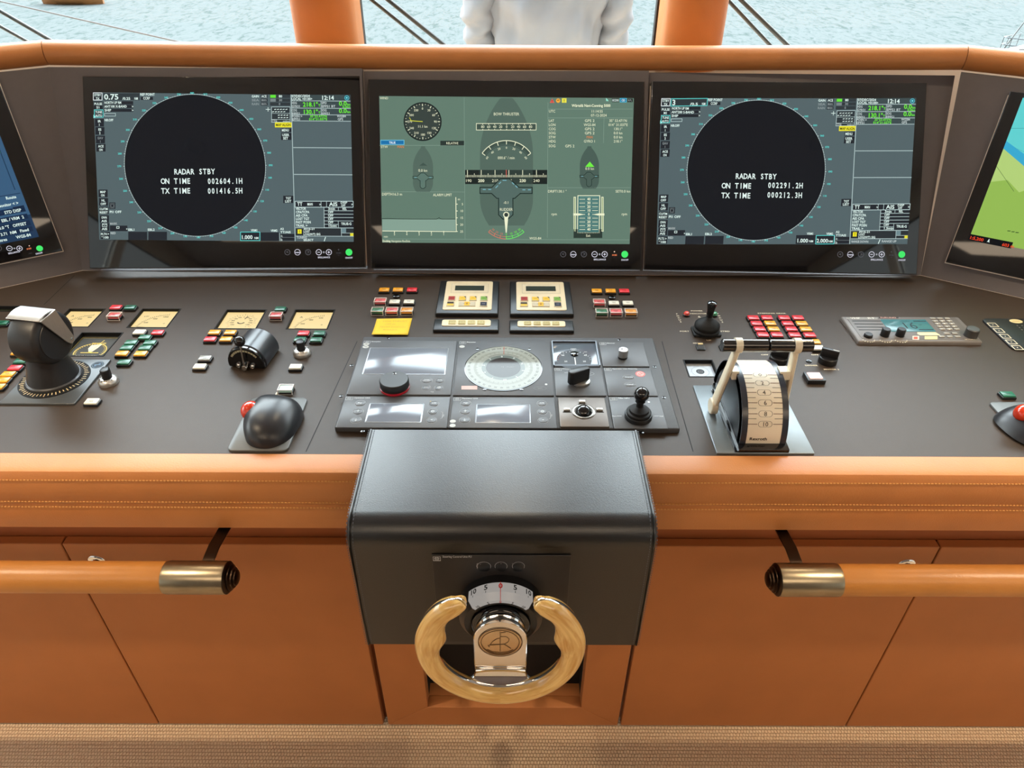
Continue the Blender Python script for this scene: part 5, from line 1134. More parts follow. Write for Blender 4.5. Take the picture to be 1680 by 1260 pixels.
for px, py, c, w_ in ((1126, 517.5, (226, 84, 72), 'red'), (1171.5, 518, (70, 150, 104), 'green')):
    t = thing('indicator_lamp', 'small round %s indicator lamp beside the rubber booted joystick' % w_, 'indicator lamp', flat(px, py, ZC), 'joystick indicator lamps')
    MB().lathe([(.0078, 0), (.0078, .003), (.0066, .0035)], 28).build('ring', blackp, t); MB().lathe([(.0066, .003), (.0064, .006), (.0045, .0085), (0, .0092)], 28).build('lens', M('lens_%s' % w_, c, .25, coat=.3, var=.02, vscale=50), t)
t = thing('sensor_hole', 'tiny round black dimmer socket above the DIMMER lettering', 'socket', flat(1327, 593.5, ZC)); MB().lathe([(.0058, 0), (.0052, .0012), (.0036, .0010), (.0036, .0003), (0, .0003)], 24).build('socket_ring', blackg, t)
# joystick
t = thing('joystick', 'small black joystick with a rubber boot under the POWER INDICATOR lettering', 'joystick', flat(1158, 545.5, ZC))
MB().prism(rrect(-.029, .029, -.019, .019, .005, 4), 0, .005, .0015).build('base_plate', rubber, t)
MB().lathe([(.0265, .004), (.0275, .009), (.0245, .012), (.0262, .017), (.0255, .021), (.019, .027), (.012, .032), (.0065, .036), (.0060, .038), (0, .038)], 40).build('rubber_boot', rubber, t)
MB().lathe([(.0058, .034), (.0064, .040), (.0085, .060), (.0098, .066), (.0092, .070), (.006, .0722), (0, .0728)], 32, (0, .0, 0), (.03, .02, 1)).build('stick_knob', blackg, t)
# thruster lever with a ball
fr = flat(407, 603, ZC, R_(-7)); t = thing('thruster_lever', 'black half round thruster control with a chrome rod and ball', 'control lever', fr)
def half(r, y0, y1, zc, m, name, flat_z=0.0):
    poly = [(r*math.cos(R_(a)), zc+r*math.sin(R_(a))) for a in range(-14, 195, 8)]; poly = [(x, max(z, flat_z)) for x, z in poly]
    return MB().rings([[(x, y0, z) for x, z in poly], [(x, y1, z) for x, z in poly]], True, True).build(name, m, t, bevel=.002)
half(.0375, .0045, .068, .011, M('thruster_shell', (46, 48, 54), .28, spec=.6, var=.04, vscale=40), 'shell'); half(.0365, -.004, .0044, .011, blackg, 'front_plate')
S = Sheet(Fr(fr.P(0, -.0042, .011), fr.x, fr.z), .0, glow=False)
S.ringp(0, 0, .0275, .0315, (196, 190, 160), 35, 150, 30)
for k in range(11): a = R_(40+10.5*k); S.L(2).line((.0278*math.cos(a), .0278*math.sin(a)), (.0312*math.cos(a), .0312*math.sin(a)), .0011, (30, 30, 26))
o = S.build('scale_print', t); o.matrix_local = Matrix.Translation((0, -.0042, .011)) @ Matrix(((1, 0, 0, 0), (0, 0, -1, 0), (0, 1, 0, 0), (0, 0, 0, 1)))
for x, r in ((-.0145, .0050), (.0135, .0050)): MB().lathe([(0, .006), (r*.4, .006), (r*.5, .004), (r*.8, .0045), (r, .002), (r, 0)], 24, (x, -.004, .0085), (0, -1, 0)).build('chrome_screw', chrome, t)
MB().lathe([(0, .010), (.0048, .010), (.0056, .008), (.0056, 0)], 24, (-.0005, -.004, .007), (0, -1, 0)).build('pivot', chrome, t)
a, b = Vector((-.0005, -.011, .007)), Vector((.0035, -.012, .062)); MB().tube([a, b], .0017, 12).build('rod', chrome, t); MB().sphere(.0105, b+(b-a).normalized()*.006, 28).build('ball', blackg, t)
# yellow note
t = thing('sticky_note', 'yellow sticky note with handwriting on the console under guarded buttons', 'sticky note', Fr(onz(644, 535, ZC+.002)))
t.location.z = ZC; nf = Fr(onz(644, 535, ZC)); q = [nf.inv(onz(x, y, ZC+.002)) for x, y in ((610, 550), (669, 548.5), (676, 520), (618, 521))]
mb = MB(); N = 10; rings = []
for i in range(N+1):
    s = i/N; a = q[0].lerp(q[3], s); b = q[1].lerp(q[2], s); row = []
    for j in range(N+1):
        r = j/N; p = a.lerp(b, r); lift = .0062*((1-s)**2.2)*(.35+.65*(1-r)**2*0+.5*(1-r)) + .0005; row.append((p.x, p.y, lift))
    rings.append(row)
mb.rings(rings, closed=False); o = mb.build('paper', M('note_paper', (226, 188, 46), .8, var=.02, vscale=30), t); o.modifiers.new('thick', 'SOLIDIFY').thickness = .0004
S = Sheet(nf, .0045, glow=False); pen = (176, 150, 52)
for k, (s, x, w) in enumerate((('LOG THRUST', .002, .052), ('OFF EL', -.006, .024), ('FROM SWITCH', .000, .054), ('BOARD', -.003, .030))): S.text(s, x, .019-.0125*k, .0048, pen, 'c', w/(sum(GL[c, 0][0] for c in s)*.0048/CAPH), 0, 0, .15)
for i, v in enumerate(S.mb.v):
    s = (v.y-q[0].y)/(q[3].y-q[0].y); r = (v.x-q[0].x)/(q[1].x-q[0].x); v.z = .0062*((1-s)**2.2)*(.35+.5*(1-r))+.0012
S.build('handwriting', t)
# ---------------------------------------------------------------- trackballs
def dome(fr, out, H, lean, name, mat, parent, e=2.4, n=14):
    c = sum((Vector(p) for p in out), Vector((0, 0)))/len(out); rg = []
    for k in range(n):
        h = H*math.sin(math.pi/2*k/(n-1)); s = max(.02, (1-(h/H)**e))**(1/e) if k < n-1 else .03
        rg.append([(c.x+lean[0]*h/H+(x-c.x)*s, c.y+lean[1]*h/H+(y-c.y)*s, h+.004) for x, y in out])
    return MB().rings(rg, True, True).build(name, mat, parent, smooth=60)
def smooth_loop(pts, n=3):
    for _ in range(n):
        out = []
        for i in range(len(pts)):
            p, q_ = Vector(pts[i]), Vector(pts[(i+1) % len(pts)]); out += [p*.75+q_*.25, p*.25+q_*.75]
        pts = out
    return [tuple(p) for p in pts]
mouse = M('mouse_black', (30, 31, 36), .34, spec=.5, var=.03, vscale=40); mouse2 = M('mouse_rubber', (36, 35, 35), .5, var=.04, vscale=60); redb = M('trackball_red', (206, 52, 22), .12, coat=.6, var=.12, vscale=160)
def trackball(fr, plate, out, ball, label, H=.040, lean=(-.006, .008)):
    t = thing('trackball', label, 'trackball', fr, 'trackballs with red balls')
    MB().prism(plate, 0, .004, .0012).build('base_plate', M('mouse_plate', (92, 93, 92), .4, metal=.25, var=.04, vscale=40), t)
    dome(fr, smooth_loop(out), H, lean, 'body', mouse, t)
    bx, by, bz, br = ball
    MB().sphere(br, (bx, by, bz), 28).build('ball', redb, t)
    MB().lathe([(br+.0005, -.003), (br+.003, -.001), (br+.0036, .001), (br+.0012, .0035), (br+.0004, .002)], 36, (bx, by, bz-.002), (-.55, .0, .45)).build('ball_ring', M('mouse_ring', (64, 64, 68), .3, metal=.5, var=.03, vscale=60), t)
    return t
fr = Fr((-.42, .96, ZC)); P_ = lambda x, y, z=ZC+.004: tuple(fr.inv(onz(x, y, z))[:2])
out = [P_(404, 729), P_(425, 737), P_(452, 735), P_(478, 720), P_(494, 697), P_(499, 672, ZC+.012), P_(488, 658, ZC+.02), P_(462, 653, ZC+.02), P_(432, 652, ZC+.022), P_(418, 664, ZC+.02), P_(406, 686, ZC+.012), P_(400, 706)]
t = trackball(fr, rrect(-.050, .051, -.078, .068, .010, 5), out, (*P_(412, 674, ZC+.026), .026, .0175), 'black trackball with a red ball in front of the pale mint button')
S = Sheet(fr, .0062, glow=False)
MB().box(-.001, .001, -.004, .004, 0, .003).build('cable_plug', cream_p, t).location = (*P_(453, 645, ZC+.03), .026)
for a_, b_ in (((.002, .030), (-.006, .052)), ((.020, .026), (.034, .036))): pass
fr2 = Fr((1.085, .985, ZC)); P2 = lambda x, y, z=ZC+.004: tuple(fr2.inv(onz(x, y, z))[:2])
bx = P2(1679, 681, ZC+.028)
out2 = [(bx[0]-.036, bx[1]+.030), (bx[0]-.030, bx[1]-.030), (bx[0]-.012, bx[1]-.056), (bx[0]+.03, bx[1]-.085), (bx[0]+.075, bx[1]-.07), (bx[0]+.085, bx[1]-.01), (bx[0]+.075, bx[1]+.04), (bx[0]+.03, bx[1]+.052)]
pc = P2(1622, 659)
trackball(fr2, rrect(pc[0], pc[0]+.14, pc[1]-.15, pc[1], .008, 5), out2, (bx[0], bx[1], .031, .0165), 'black trackball with a red ball in front of the lone green button', .034, (.02, 0))
# ---------------------------------------------------------------- keypads and key strips
def keys_unit(px, z, name, label, group, lcd):
    q = [onz(x, y, ZC+z) for x, y in px]; x0, x1 = (q[0].x+q[3].x)/2, (q[1].x+q[2].x)/2; y1, y0 = (q[0].y+q[1].y)/2, (q[2].y+q[3].y)/2
    fr = Fr(((x0+x1)/2, (y0+y1)/2, ZC)); w, h = (x1-x0)/2, (y1-y0)/2; t = thing(name, label, 'keypad' if lcd else 'key strip', fr, group)
    MB().prism(rrect(-w, w, -h, h, .002, 2), 0, z, .0022).build('plinth', blackp, t); k = .012 if lcd else .019
    m_ = (.0145, .006) if lcd else (.017, .0065)
    MB().prism(rrect(-w+m_[0], w-m_[0], -h+m_[1]+.008, h-m_[1], .005, 4), z, z+.0018, .0006).build('face', cream_p, t); zz = z+.0020
    a0, a1, b0, b1 = -w+m_[0], w-m_[0], -h+m_[1]+.008, h-m_[1]; W_ = a1-a0; H_ = b1-b0
    if lcd:
        S = Sheet(fr, zz, glow=False); X = lambda u, v: (a0+W_*u, b0+H_*v)
        S.rect(*X(.12, .57), *X(.91, .90), (170, 156, 128)); S.L(1).rect(*X(.125, .575), *X(.905, .895), (224, 208, 176)); S.L(2).rect(*X(.20, .65), *X(.82, .83), (32, 40, 26)); S.build('display', t)
        S = Sheet(fr, zz+.0017, glow=False)
        for u, v, uw, c, c2 in ((.16, .36, .13, (166, 46, 42), None), (.385, .36, .13, (236, 190, 60), 1), (.605, .36, .13, (236, 190, 60), 1), (.83, .36, .13, (120, 166, 66), 1), (.15, .17, .13, (232, 190, 70), 2), (.49, .17, .32, (206, 194, 168), 3), (.83, .17, .13, (28, 30, 54), None)):
            x, y = X(u, v); kw, kh = W_*uw/2, H_*.062
            MB().prism(rrect(x-kw-.0015, x+kw+.0015, y-kh-.0015, y+kh+.0015, .001, 2), z+.001, z+.0034, .0005).build('key', M('key_ivory', (206, 192, 160), .45, var=.02, vscale=60), t)
            S.L(1).rect(x-kw, y-kh, x+kw, y+kh, c)
            if c2 == 1: S.L(2).poly([(x+kw*.4, y+kh), (x+kw, y), (x+kw, y+kh)], (60, 44, 24))
            if c2 == 2: S.L(2).rect(x-kw, y, x+kw, y+kh, (50, 40, 30))
            if c2 == 3: S.L(2).rect(x-.006, y-kh, x+.006, y+kh, (238, 186, 50)); S.L(3).rect(x-.001, y-kh*.5, x+.001, y+kh*.5, (150, 90, 30))
            S.L(3).rect(x-kw*.5, y-.0006, x+kw*.5, y+.0006, tuple(int(v_*.55) for v_ in c) if c[0] > 60 else (180, 180, 190))
        S.L(1).rect(*X(.79, .055), *X(.91, .065), (150, 136, 110)); S.build('key_print', t)
    else:
        S = Sheet(fr, zz+.0016, glow=False)
        for u in (.21, .41, .605, .80):
            x = a0+W_*u; y = (b0+b1)/2; kw, kh = W_*.075, H_*.30
            MB().prism(rrect(x-kw, x+kw, y-kh, y+kh, .001, 2), z+.001, z+.0034, .0005).build('key', M('key_khaki', (196, 180, 116), .45, var=.02, vscale=60), t); S.path([(x-kw*.7, y-kh*.6), (x+kw*.7, y-kh*.6), (x+kw*.7, y+kh*.6), (x-kw*.7, y+kh*.6)], .0006, (140, 122, 70), True); S.rect(x-kw*.35, y-.0005, x+kw*.35, y+.0005, (120, 104, 60))
        S.build('key_print', t)
    return t
keys_unit([(724, 461), (818.5, 460), (818, 515), (713, 513.5)], .009, 'display_keypad', 'cream keypad with a dark green display, next to the buttons over the yellow note', 'cream display keypads', True)
keys_unit([(837.5, 462), (934, 461), (942, 515.5), (835.5, 514.5)], .009, 'display_keypad', 'cream keypad with a dark green display, farther from the yellow note', 'cream display keypads', True)
keys_unit([(715, 523), (818.5, 523), (818, 542), (708, 541)], .007, 'key_strip', 'cream strip of four keys nearer the yellow note', 'four key strips', False)
keys_unit([(836, 525), (937, 525), (945, 543), (835.5, 542)], .007, 'key_strip', 'cream strip of four keys farther from the yellow note', 'four key strips', False)
# ---------------------------------------------------------------- the steering instrument panel
ZF = ZC+.009; ZM = ZC+.0115
framem = M('panel_frame', (70, 70, 72), .5, spec=.45, var=.05, vscale=200, bump=.15, bscale=900)
modm = M('module_face', (84, 85, 88), .42, spec=.42, var=.02, vscale=40)
q = [onz(x, y, ZF) for x, y in ((608, 551), (1074, 555), (1117, 716), (531, 713))]
fx0, fx1, fy0, fy1 = -.296, .289, .9405, 1.2345
fx0 = (q[0].x+q[3].x)/2; fx1 = (q[1].x+q[2].x)/2; fy1 = (q[0].y+q[1].y)/2; fy0 = max(.936, (q[2].y+q[3].y)/2)
pf = Fr(((fx0+fx1)/2, (fy0+fy1)/2, ZC)); t = thing('panel_frame_plate', 'dark raised mounting frame holding the steering instruments in the console centre', 'mounting frame', pf)
w, h = (fx1-fx0)/2, (fy1-fy0)/2
MB().prism(rrect(-w, w, -h, h, .003, 2), 0, .009, .0025).build('plate', framem, t)
for x, y in ((576.5, 599.5), (559.5, 650), (637, 555), (1015.5, 557.5), (1074, 602), (1089.5, 652.5), (595, 708), (1053, 710)):
    p = pf.inv(onz(x, y, ZF)); MB().lathe([(.0035, .0085), (.0035, .0096), (.002, .0099), (0, .0099)], 20, (p.x, p.y, 0)).build('socket_screw', blackg, t)
def module(name, px, label, cat='instrument', mat=None, z=ZM, rnd=.0015):
    q = [onz(x, y, z) for x, y in px]; x0, x1 = (q[0].x+q[3].x)/2, (q[1].x+q[2].x)/2; y1, y0 = (q[0].y+q[1].y)/2, (q[2].y+q[3].y)/2
    fr = Fr(((x0+x1)/2, (y0+y1)/2, ZF)); w, h = (x1-x0)/2-.0007, (y1-y0)/2-.0007
    t = thing(name, label, cat, fr, 'modules of the steering panel')
    MB().prism(rrect(-w, w, -h, h, rnd, 2), .0002, z-ZF, .0008).build('face_plate', mat or modm, t)
    S = Sheet(fr, z-ZF+.0002, glow=False); return t, S, fr, w, h
LG = (214, 216, 216)
def head(S, w, h, title, px=None, lw=.012):
    x, y = -w+.002, h-.011; logo(S, x, y, .0125, .0088, (176, 178, 178)); S.text(title, x+.0145, y+.0052, .0030, LG, 'l', 1.1, 0, 1)
def keyoval(t, S, fr, x, y, txt, rx=.0098, ry=.0085, pxy=True, filled=None):
    u = S.uv(x, y)
    okey(S, u[0], u[1], rx, ry, (200, 202, 202), .0005)
    MB().prism(ell(rx-.0008, ry-.0008, 24, u[0], u[1]), .0024, .0032, .0004).build('oval_key', filled or M('key_face', (84, 85, 88), .4, var=.02, vscale=60), t)
    S.L(7)
    if txt == 'up' or txt == 'dn':
        s = 1 if txt == 'up' else -1; S.line((u[0], u[1]-.003*s), (u[0], u[1]+.003*s), .0009, LG); S.path([(u[0]-.002, u[1]+.001*s), (u[0], u[1]+.0034*s), (u[0]+.002, u[1]+.001*s)], .0008, LG)
    elif txt == 'x': S.ringp(u[0], u[1], .0024, .0032, LG, n=20); S.line((u[0]-.0024, u[1]), (u[0]+.0024, u[1]), .0006, LG); S.line((u[0], u[1]-.0024), (u[0], u[1]+.0024), .0006, LG)
    elif '\n' in txt: a, b = txt.split('\n'); S.text(a, u[0], u[1]+.0006, .0026, LG, 'c', 1, 0, 1); S.text(b, u[0], u[1]-.0034, .0026, LG, 'c', 1, 0, 1)
    else: S.text(txt, u[0], u[1]-.0014, .0028, LG, 'c', 1, 0, 1)
    S.L(0)
lcd = M('lcd_glass', (150, 158, 168), .16, spec=.6, emit=.75)
edge = M('screen_edge', (150, 154, 160), .3, metal=.4, var=.02, vscale=40)
def screen(t, S, fr, pts, name='screen', m=None):
    a = [S.uv(*p) for p in pts]; x0, x1 = (a[0][0]+a[3][0])/2, (a[1][0]+a[2][0])/2; y1, y0 = (a[0][1]+a[1][1])/2, (a[2][1]+a[3][1])/2
    MB().prism(rrect(x0-.002, x1+.002, y0-.002, y1+.002, .002, 3), .0024, .0029, .0003).build('screen_bezel', edge, t)
    MB().prism(rrect(x0, x1, y0, y1, .0012, 2), .0024, .0032, .0002).build(name, m or lcd, t); return x0, x1, y0, y1
# autopilot display with a big turning knob
t, S, fr, w, h = module('autopilot_display', [(596.5, 558), (750, 559), (740.5, 648), (567, 647.5)], 'steering display unit with a wide pale screen and a large black knob')
head(S, w, h, 'Autopilot'); r = screen(t, S, fr, [(607, 571), (734.5, 572), (729, 614), (597, 613)])
for x, y in ((601, 564.5), (600, 569)): u = S.uv(x, y); S.disc(u[0], u[1], .0062, (184, 184, 178), 24, .8); S.L(1).text('AP' if y < 566 else 'TRK', u[0], u[1]-.0012, .0024, (40, 40, 40), 'c', 1, 0, 1); S.L(0)
for x, y, s, rx in ((700, 624, 'Active\nStandby', .0112), (721.5, 624, 'ACK', .0086), (699, 636, 'DIM', .0086), (720, 636, 'x', .0086)): keyoval(t, S, fr, x, y, s, rx, .0082)
S.L(1).text('Test', S.uv(709, 643)[0], S.uv(709, 643)[1]-.001, .0024, LG, 'c'); S.build('lettering', t)
S2 = Sheet(fr, .0034, glow=False)
for k in range(7): S2.text('- '*(6+k % 3), r[0]+.006, r[3]-.012-.0075*k, .002, (150, 156, 166), 'l')
S2.build('screen_lettering', t)
u = fr.inv(onz(648, 636, ZM)); kb = (u.x, u.y, 0)
MB().lathe([(.0265, .0022), (.0272, .003), (.0272, .0062), (.026, .007)], 48, kb).build('knob_light_ring', M('knob_red', (196, 30, 44), .25, emit=.35), t)
MB().lathe([(.0262, .0066), (.0268, .0085), (.0268, .0200), (.0252, .0220), (.0, .0222)], 48, kb).build('rotary_knob', M('knob_black', (34, 34, 36), .42, var=.03, vscale=60, bump=.06, bscale=900), t)
MB().lathe([(.0038, .0222), (.003, .0226), (0, .0223)], 20, (kb[0]-.001, kb[1]+.018, 0)).build('finger_dimple', blackg, t)
# gyro repeater
t, S, fr, w, h = module('gyro_repeater', [(752, 559), (902.5, 560), (910, 649.5), (742.5, 648.5)], 'lit round compass repeater in the steering panel with white degree ring', 'compass')
head(S, w, h, 'Repeater'); gc = fr.inv(onz(825.8, 604, ZM)); R0 = .0735; c = (gc.x, gc.y)
for i, (x, y) in enumerate(((783.5, 573), (868.5, 573), (795, 639), (855.5, 639))): u = S.uv(x, y); MB().lathe([(.0036, .0024), (.0036, .0034), (.002, .0037), (0, .0037)], 18, (u[0], u[1], 0)).build('socket_screw', blackg, t)
S.pq(757, 633, 783, 639, (206, 162, 152)); u = S.uv(758, 568.5); S.disc(u[0], u[1], .0055, (184, 184, 178), 24, .85)
for x, y in ((795, 635.5), (856, 635.5)): S.disc(*S.uv(x, y), .0022, (226, 226, 222), 16)
S.disc(*S.uv(896, 630.5), .0024, (236, 236, 232), 14); u = S.uv(886, 637); okey(S, u[0], u[1], .0115, .005, (140, 142, 144), .0004); S.text('DIM', u[0], u[1]-.0012, .0026, (150, 152, 154), 'c', 1.2)
S.build('lettering', t)
MB().lathe([(R0+.001, .0022), (R0+.001, .0038), (R0-.001, .0040), (0, .0040)], 80, (c[0], c[1], 0)).build('dial_bezel', blackg, t)
D = Sheet(fr, .0043, glow=True)
D.L(0).ringp(c[0], c[1], .0415, R0-.0008, (176, 182, 170), n=96); D.ringp(c[0], c[1], .033, .0415, (124, 136, 130), n=96); D.disc(c[0], c[1], .0331, (66, 65, 64), 64)
dk = (56, 56, 48)
for i in range(180): a = R_(2*i); D.L(1).line((c[0]+.0565*math.cos(a), c[1]+.0565*math.sin(a)), (c[0]+(.0515 if i % 5 else .0490)*math.cos(a), c[1]+(.0515 if i % 5 else .0490)*math.sin(a)), .00045 if i % 5 else .0007, (120, 124, 112))
for i in range(60): a = R_(90+i*3-90); D.line((c[0]+.0425*math.cos(a), c[1]+.0425*math.sin(a)), (c[0]+.0475*math.cos(a), c[1]+.0475*math.sin(a)), .0007, dk if 50 < i*3 < 130 else (150, 156, 146))
for d in range(0, 360, 10):
    an = R_(90-(d-218)); D.L(1).text('%d' % d, c[0]+.0635*math.cos(an), c[1]+.0635*math.sin(an), .0046, dk, 'c', .8, an-math.pi/2)
for i, s in enumerate(('0', '9', 'N', 'E', 'S', 'W', '1', 'C', '5', '7')): an = R_(95-36*i); D.L(1).text(s, c[0]+.0365*math.cos(an), c[1]+.0365*math.sin(an)-.002, .0050, (226, 232, 226), 'c', 1, an-math.pi/2, 1)
D.L(2).line((c[0]+.0006, c[1]+R0-.002), (c[0]+.0006, c[1]+.045), .0009, (206, 92, 74)); D.line((c[0]-.0012, c[1]+R0-.006), (c[0]+.0024, c[1]+R0-.006), .0010, (206, 92, 74))
D.L(1).ringp(c[0]-.002, c[1]+.001, .0018, .0024, (160, 160, 158), n=16); D.text('Anschütz'.replace('ü', 'u'), c[0]+.006, c[1], .0030, (166, 166, 164), 'l')
D.build('compass_card', t)
# two operator units
for k, (px, s, box, xl, xr) in enumerate((([(567, 650), (739.5, 650.5), (733.5, 702.5), (548.5, 701.5)], 'operator unit with a narrow screen below the big black knob', [(608.5, 662.5), (694, 663), (690, 692), (600, 692)], 591, 712),
                                          ([(742, 651), (910, 651.5), (914.5, 702.5), (737, 702.5)], 'operator unit with a narrow pale screen below the compass repeater', [(783.5, 664), (868.5, 664), (869, 693), (781, 693)], 764, 889))):
    t, S, fr, w, h = module('operator_unit', px, s); head(S, w, h, 'Operator Unit'); r = screen(t, S, fr, box)
    for j, (y, a, b) in enumerate(((661.5, 'Page', 'ACK'), (675, 'up', 'x'), (689, 'dn', 'M'))):
        keyoval(t, S, fr, xl-(3.5 if k == 0 else .8)*j, y, a, .0096, .0085); keyoval(t, S, fr, xr-(2 if k == 0 else -1)*j, y+.3, b, .0088, .0085)
    x = S.uv(xr+14, 680); S.path([(x[0]-.003, x[1]+.008), (x[0], x[1]+.006), (x[0], x[1]-.010), (x[0]-.003, x[1]-.012)], .0004, LG)
    S.text('Test', x[0]+.003, x[1]-.006, .0024, LG, 'l', 1, math.pi/2)
    if k == 0: S.disc(*S.uv(706.5, 658.5), .0012, (240, 206, 120), 12)
    else:
        for y in (691, 698): u = S.uv(743 if y < 695 else 742.5, y); S.disc(u[0], u[1], .0052, (184, 184, 178), 24, .85)
    S.build('lettering', t)
# rudder indicator
t, S, fr, w, h = module('rudder_indicator', [(904, 560.5), (978, 561), (986, 601.5), (907.5, 601)], 'small square rudder angle indicator behind glass in the steering panel', 'gauge', M('indicator_face', (92, 100, 110), .12, spec=.7, var=.02, vscale=20))
c = S.uv(942, 590); a, b = S.sc(942, 590); S.L(0).disc(c[0], c[1], .034, (54, 58, 64), 56); S.L(1).poly([(-w+.001, -h+.001), (w-.001, -h+.001), (w-.001, c[1]-.016), (-w+.001, c[1]-.016)], (100, 108, 118)); S.rect(-w+.001, h-.008, w-.001, h-.001, (40, 44, 50))
S.L(2)
for i in range(15): an = R_(180+12.86*i); S.line((c[0]+.030*math.cos(an), c[1]-.030*math.sin(an)*.9-0.0), (c[0]+.0335*math.cos(an), c[1]-.0335*math.sin(an)*.9), .0007, (206, 90, 80) if i < 3 else (220, 224, 228))
for s, x, y in (('45', 923.5, 584), ('45', 960.5, 584), ('25', 928.5, 594), ('25', 959, 594)): S.text(s, *S.uv(x, y), .0042, LG, 'c', 1, 0, 1)
S.line(S.uv(920, 577.5), S.uv(925, 577.5), .0012, LG); S.line(S.uv(958, 577.5), S.uv(963, 577.5), .0012, LG); u = S.uv(937, 575.5); logo(S, u[0], u[1], .010, .008, (190, 194, 196))
S.build('dial_print', t); u = S.uv(942.5, 581); MB().lathe([(.0082, .0024), (.0078, .0048), (.006, .0056), (0, .0058)], 28, (u[0], u[1], 0)).build('needle_hub', blackg, t)
p0 = S.uv(943, 587.5); p1 = S.uv(944, 599); MB().box(-.0009, .0009, p1[1], p0[1], .0034, .0042).build('needle', M('needle_white', (236, 236, 232), .4, var=.01, vscale=30), t).location.x = p0[0]
for x0, x1, y0, y1 in ((-w, w, h-.002, h), (-w, -w+.002, -h, h-.002), (w-.002, w, -h, h-.002)): MB().box(x0, x1, y0, y1, .002, .0058).build('frame_edge', M('indicator_frame', (120, 126, 134), .3, metal=.4, var=.02, vscale=40), t)
# selector with a black grip
t, S, fr, w, h = module('mode_selector', [(907, 603), (986.5, 602.5), (996.5, 649.5), (912, 649.5)], 'steering mode selector with a chunky black turning grip in the steering panel'); head(S, w, h, 'Steering Mode')
u = S.uv(966, 613); okey(S, u[0], u[1], .010, .005, LG, .0004); S.text('Auto', u[0], u[1]-.0012, .0026, LG, 'c'); S.text('NFU', *S.uv(926, 612), .0026, LG); S.build('lettering', t)
u = S.uv(953, 627); o = Vector((u[0], u[1], 0)); MB().lathe([(.0170, .002), (.0176, .004), (.0168, .0075), (.0150, .0085), (0, .0085)], 40, o).build('selector_ring', alu, t)
an = R_(207); d = Vector((math.cos(an), math.sin(an))); n_ = Vector((-d.y, d.x)); pts = [(-.012, -.0075), (.026, -.0075), (.030, 0), (.026, .0075), (-.012, .0075), (-.016, 0)]
pts = [(.0165*0+o.x+d.x*a_+n_.x*b_, o.y+d.y*a_+n_.y*b_) for a_, b_ in [(-.014, -.0062), (.022, -.0085), (.027, -.004), (.027, .004), (.022, .0085), (-.014, .0062)]]
MB().prism(pts, .0078, .034, .0016).build('selector_grip', blackp, t, bevel=.0008)
# dimmer module, override module
t, S, fr, w, h = module('dimmer_unit', [(981, 561), (1055.5, 561), (1066.5, 601.5), (988.5, 601.5)], 'dimmer unit with a small silver knob at the corner of the steering panel'); head(S, w, h, 'Dimmer'); S.build('lettering', t)
u = fr.inv(onz(1021.5, 586.5, ZM)); MB().lathe([(.0095, .0022), (.0095, .006), (.0088, .0065)], 32, (u.x, u.y, 0)).build('knob_skirt', blackp, t)
MB().lathe([(.0093, .006), (.0095, .008), (.0095, .0205), (.0085, .0215), (0, .0216)], 36, (u.x, u.y, 0)).build('silver_knob', M('knob_silver', (190, 188, 186), .3, metal=.85, var=.05, vscale=60), t); MB().cyl(.0016, .0214, .0219, 12, (u.x-.003, u.y+.001, 0)).build('index_dot', blackm, t)
t, S, fr, w, h = module('override_unit', [(989, 603), (1067, 602.5), (1081, 650), (997.5, 649.5)], 'override unit with two oval keys and a round red mark'); head(S, w, h, 'Operator Unit Override')
for x, y, s in ((1031.5, 619, 'Override'), (1034, 631, 'Cancel')): keyoval(t, S, fr, x, y, s, .0112, .0068)
u = S.uv(1050.5, 613.5); S.disc(u[0], u[1], .0092, (236, 120, 118), 32); S.L(2).ringp(u[0], u[1], .005, .0062, (250, 200, 190), n=24); S.line((u[0]-.004, u[1]+.004), (u[0]+.004, u[1]-.004), .0012, (250, 200, 190)); S.build('lettering', t)
# trackball module
t, S, fr, w, h = module('panel_trackball', [(914.5, 651.5), (992, 651.5), (1001, 700), (918.5, 701)], 'square brown grey trackball unit with a dark ball in the steering panel', 'trackball', M('bronze_grey', (104, 96, 90), .4, metal=.4, var=.05, vscale=60), ZM+.003, .002)
u = fr.inv(onz(957.5, 675.5, ZM+.003)); z = ZM+.003-ZF
MB().lathe([(.0205, z-.0005), (.0205, z+.001), (.0190, z+.0018), (.0160, z+.0012), (.0152, z-.0005)], 48, (u.x, u.y, 0)).build('ball_ring', M('ring_grey', (120, 116, 110), .25, metal=.6, var=.03, vscale=60), t)
MB().sphere(.0152, (u.x, u.y, z-.003), 32).build('ball', blackg, t)
for x, y in ((955, 658.5), (930, 671.5), (983.5, 671.5)):
    p = fr.inv(onz(x, y, ZM+.005)); MB().prism(rrect(p.x-.0058, p.x+.0058, p.y-.0034, p.y+.0034, .0008, 2), z, z+.0035, .0008).build('button', M('button_silver', (168, 164, 158), .3, metal=.5, var=.03, vscale=60), t); MB().box(p.x-.0075, p.x+.0075, p.y-.0062, p.y-.0046, z-.0003, z+.0003).build('slot', blackm, t)
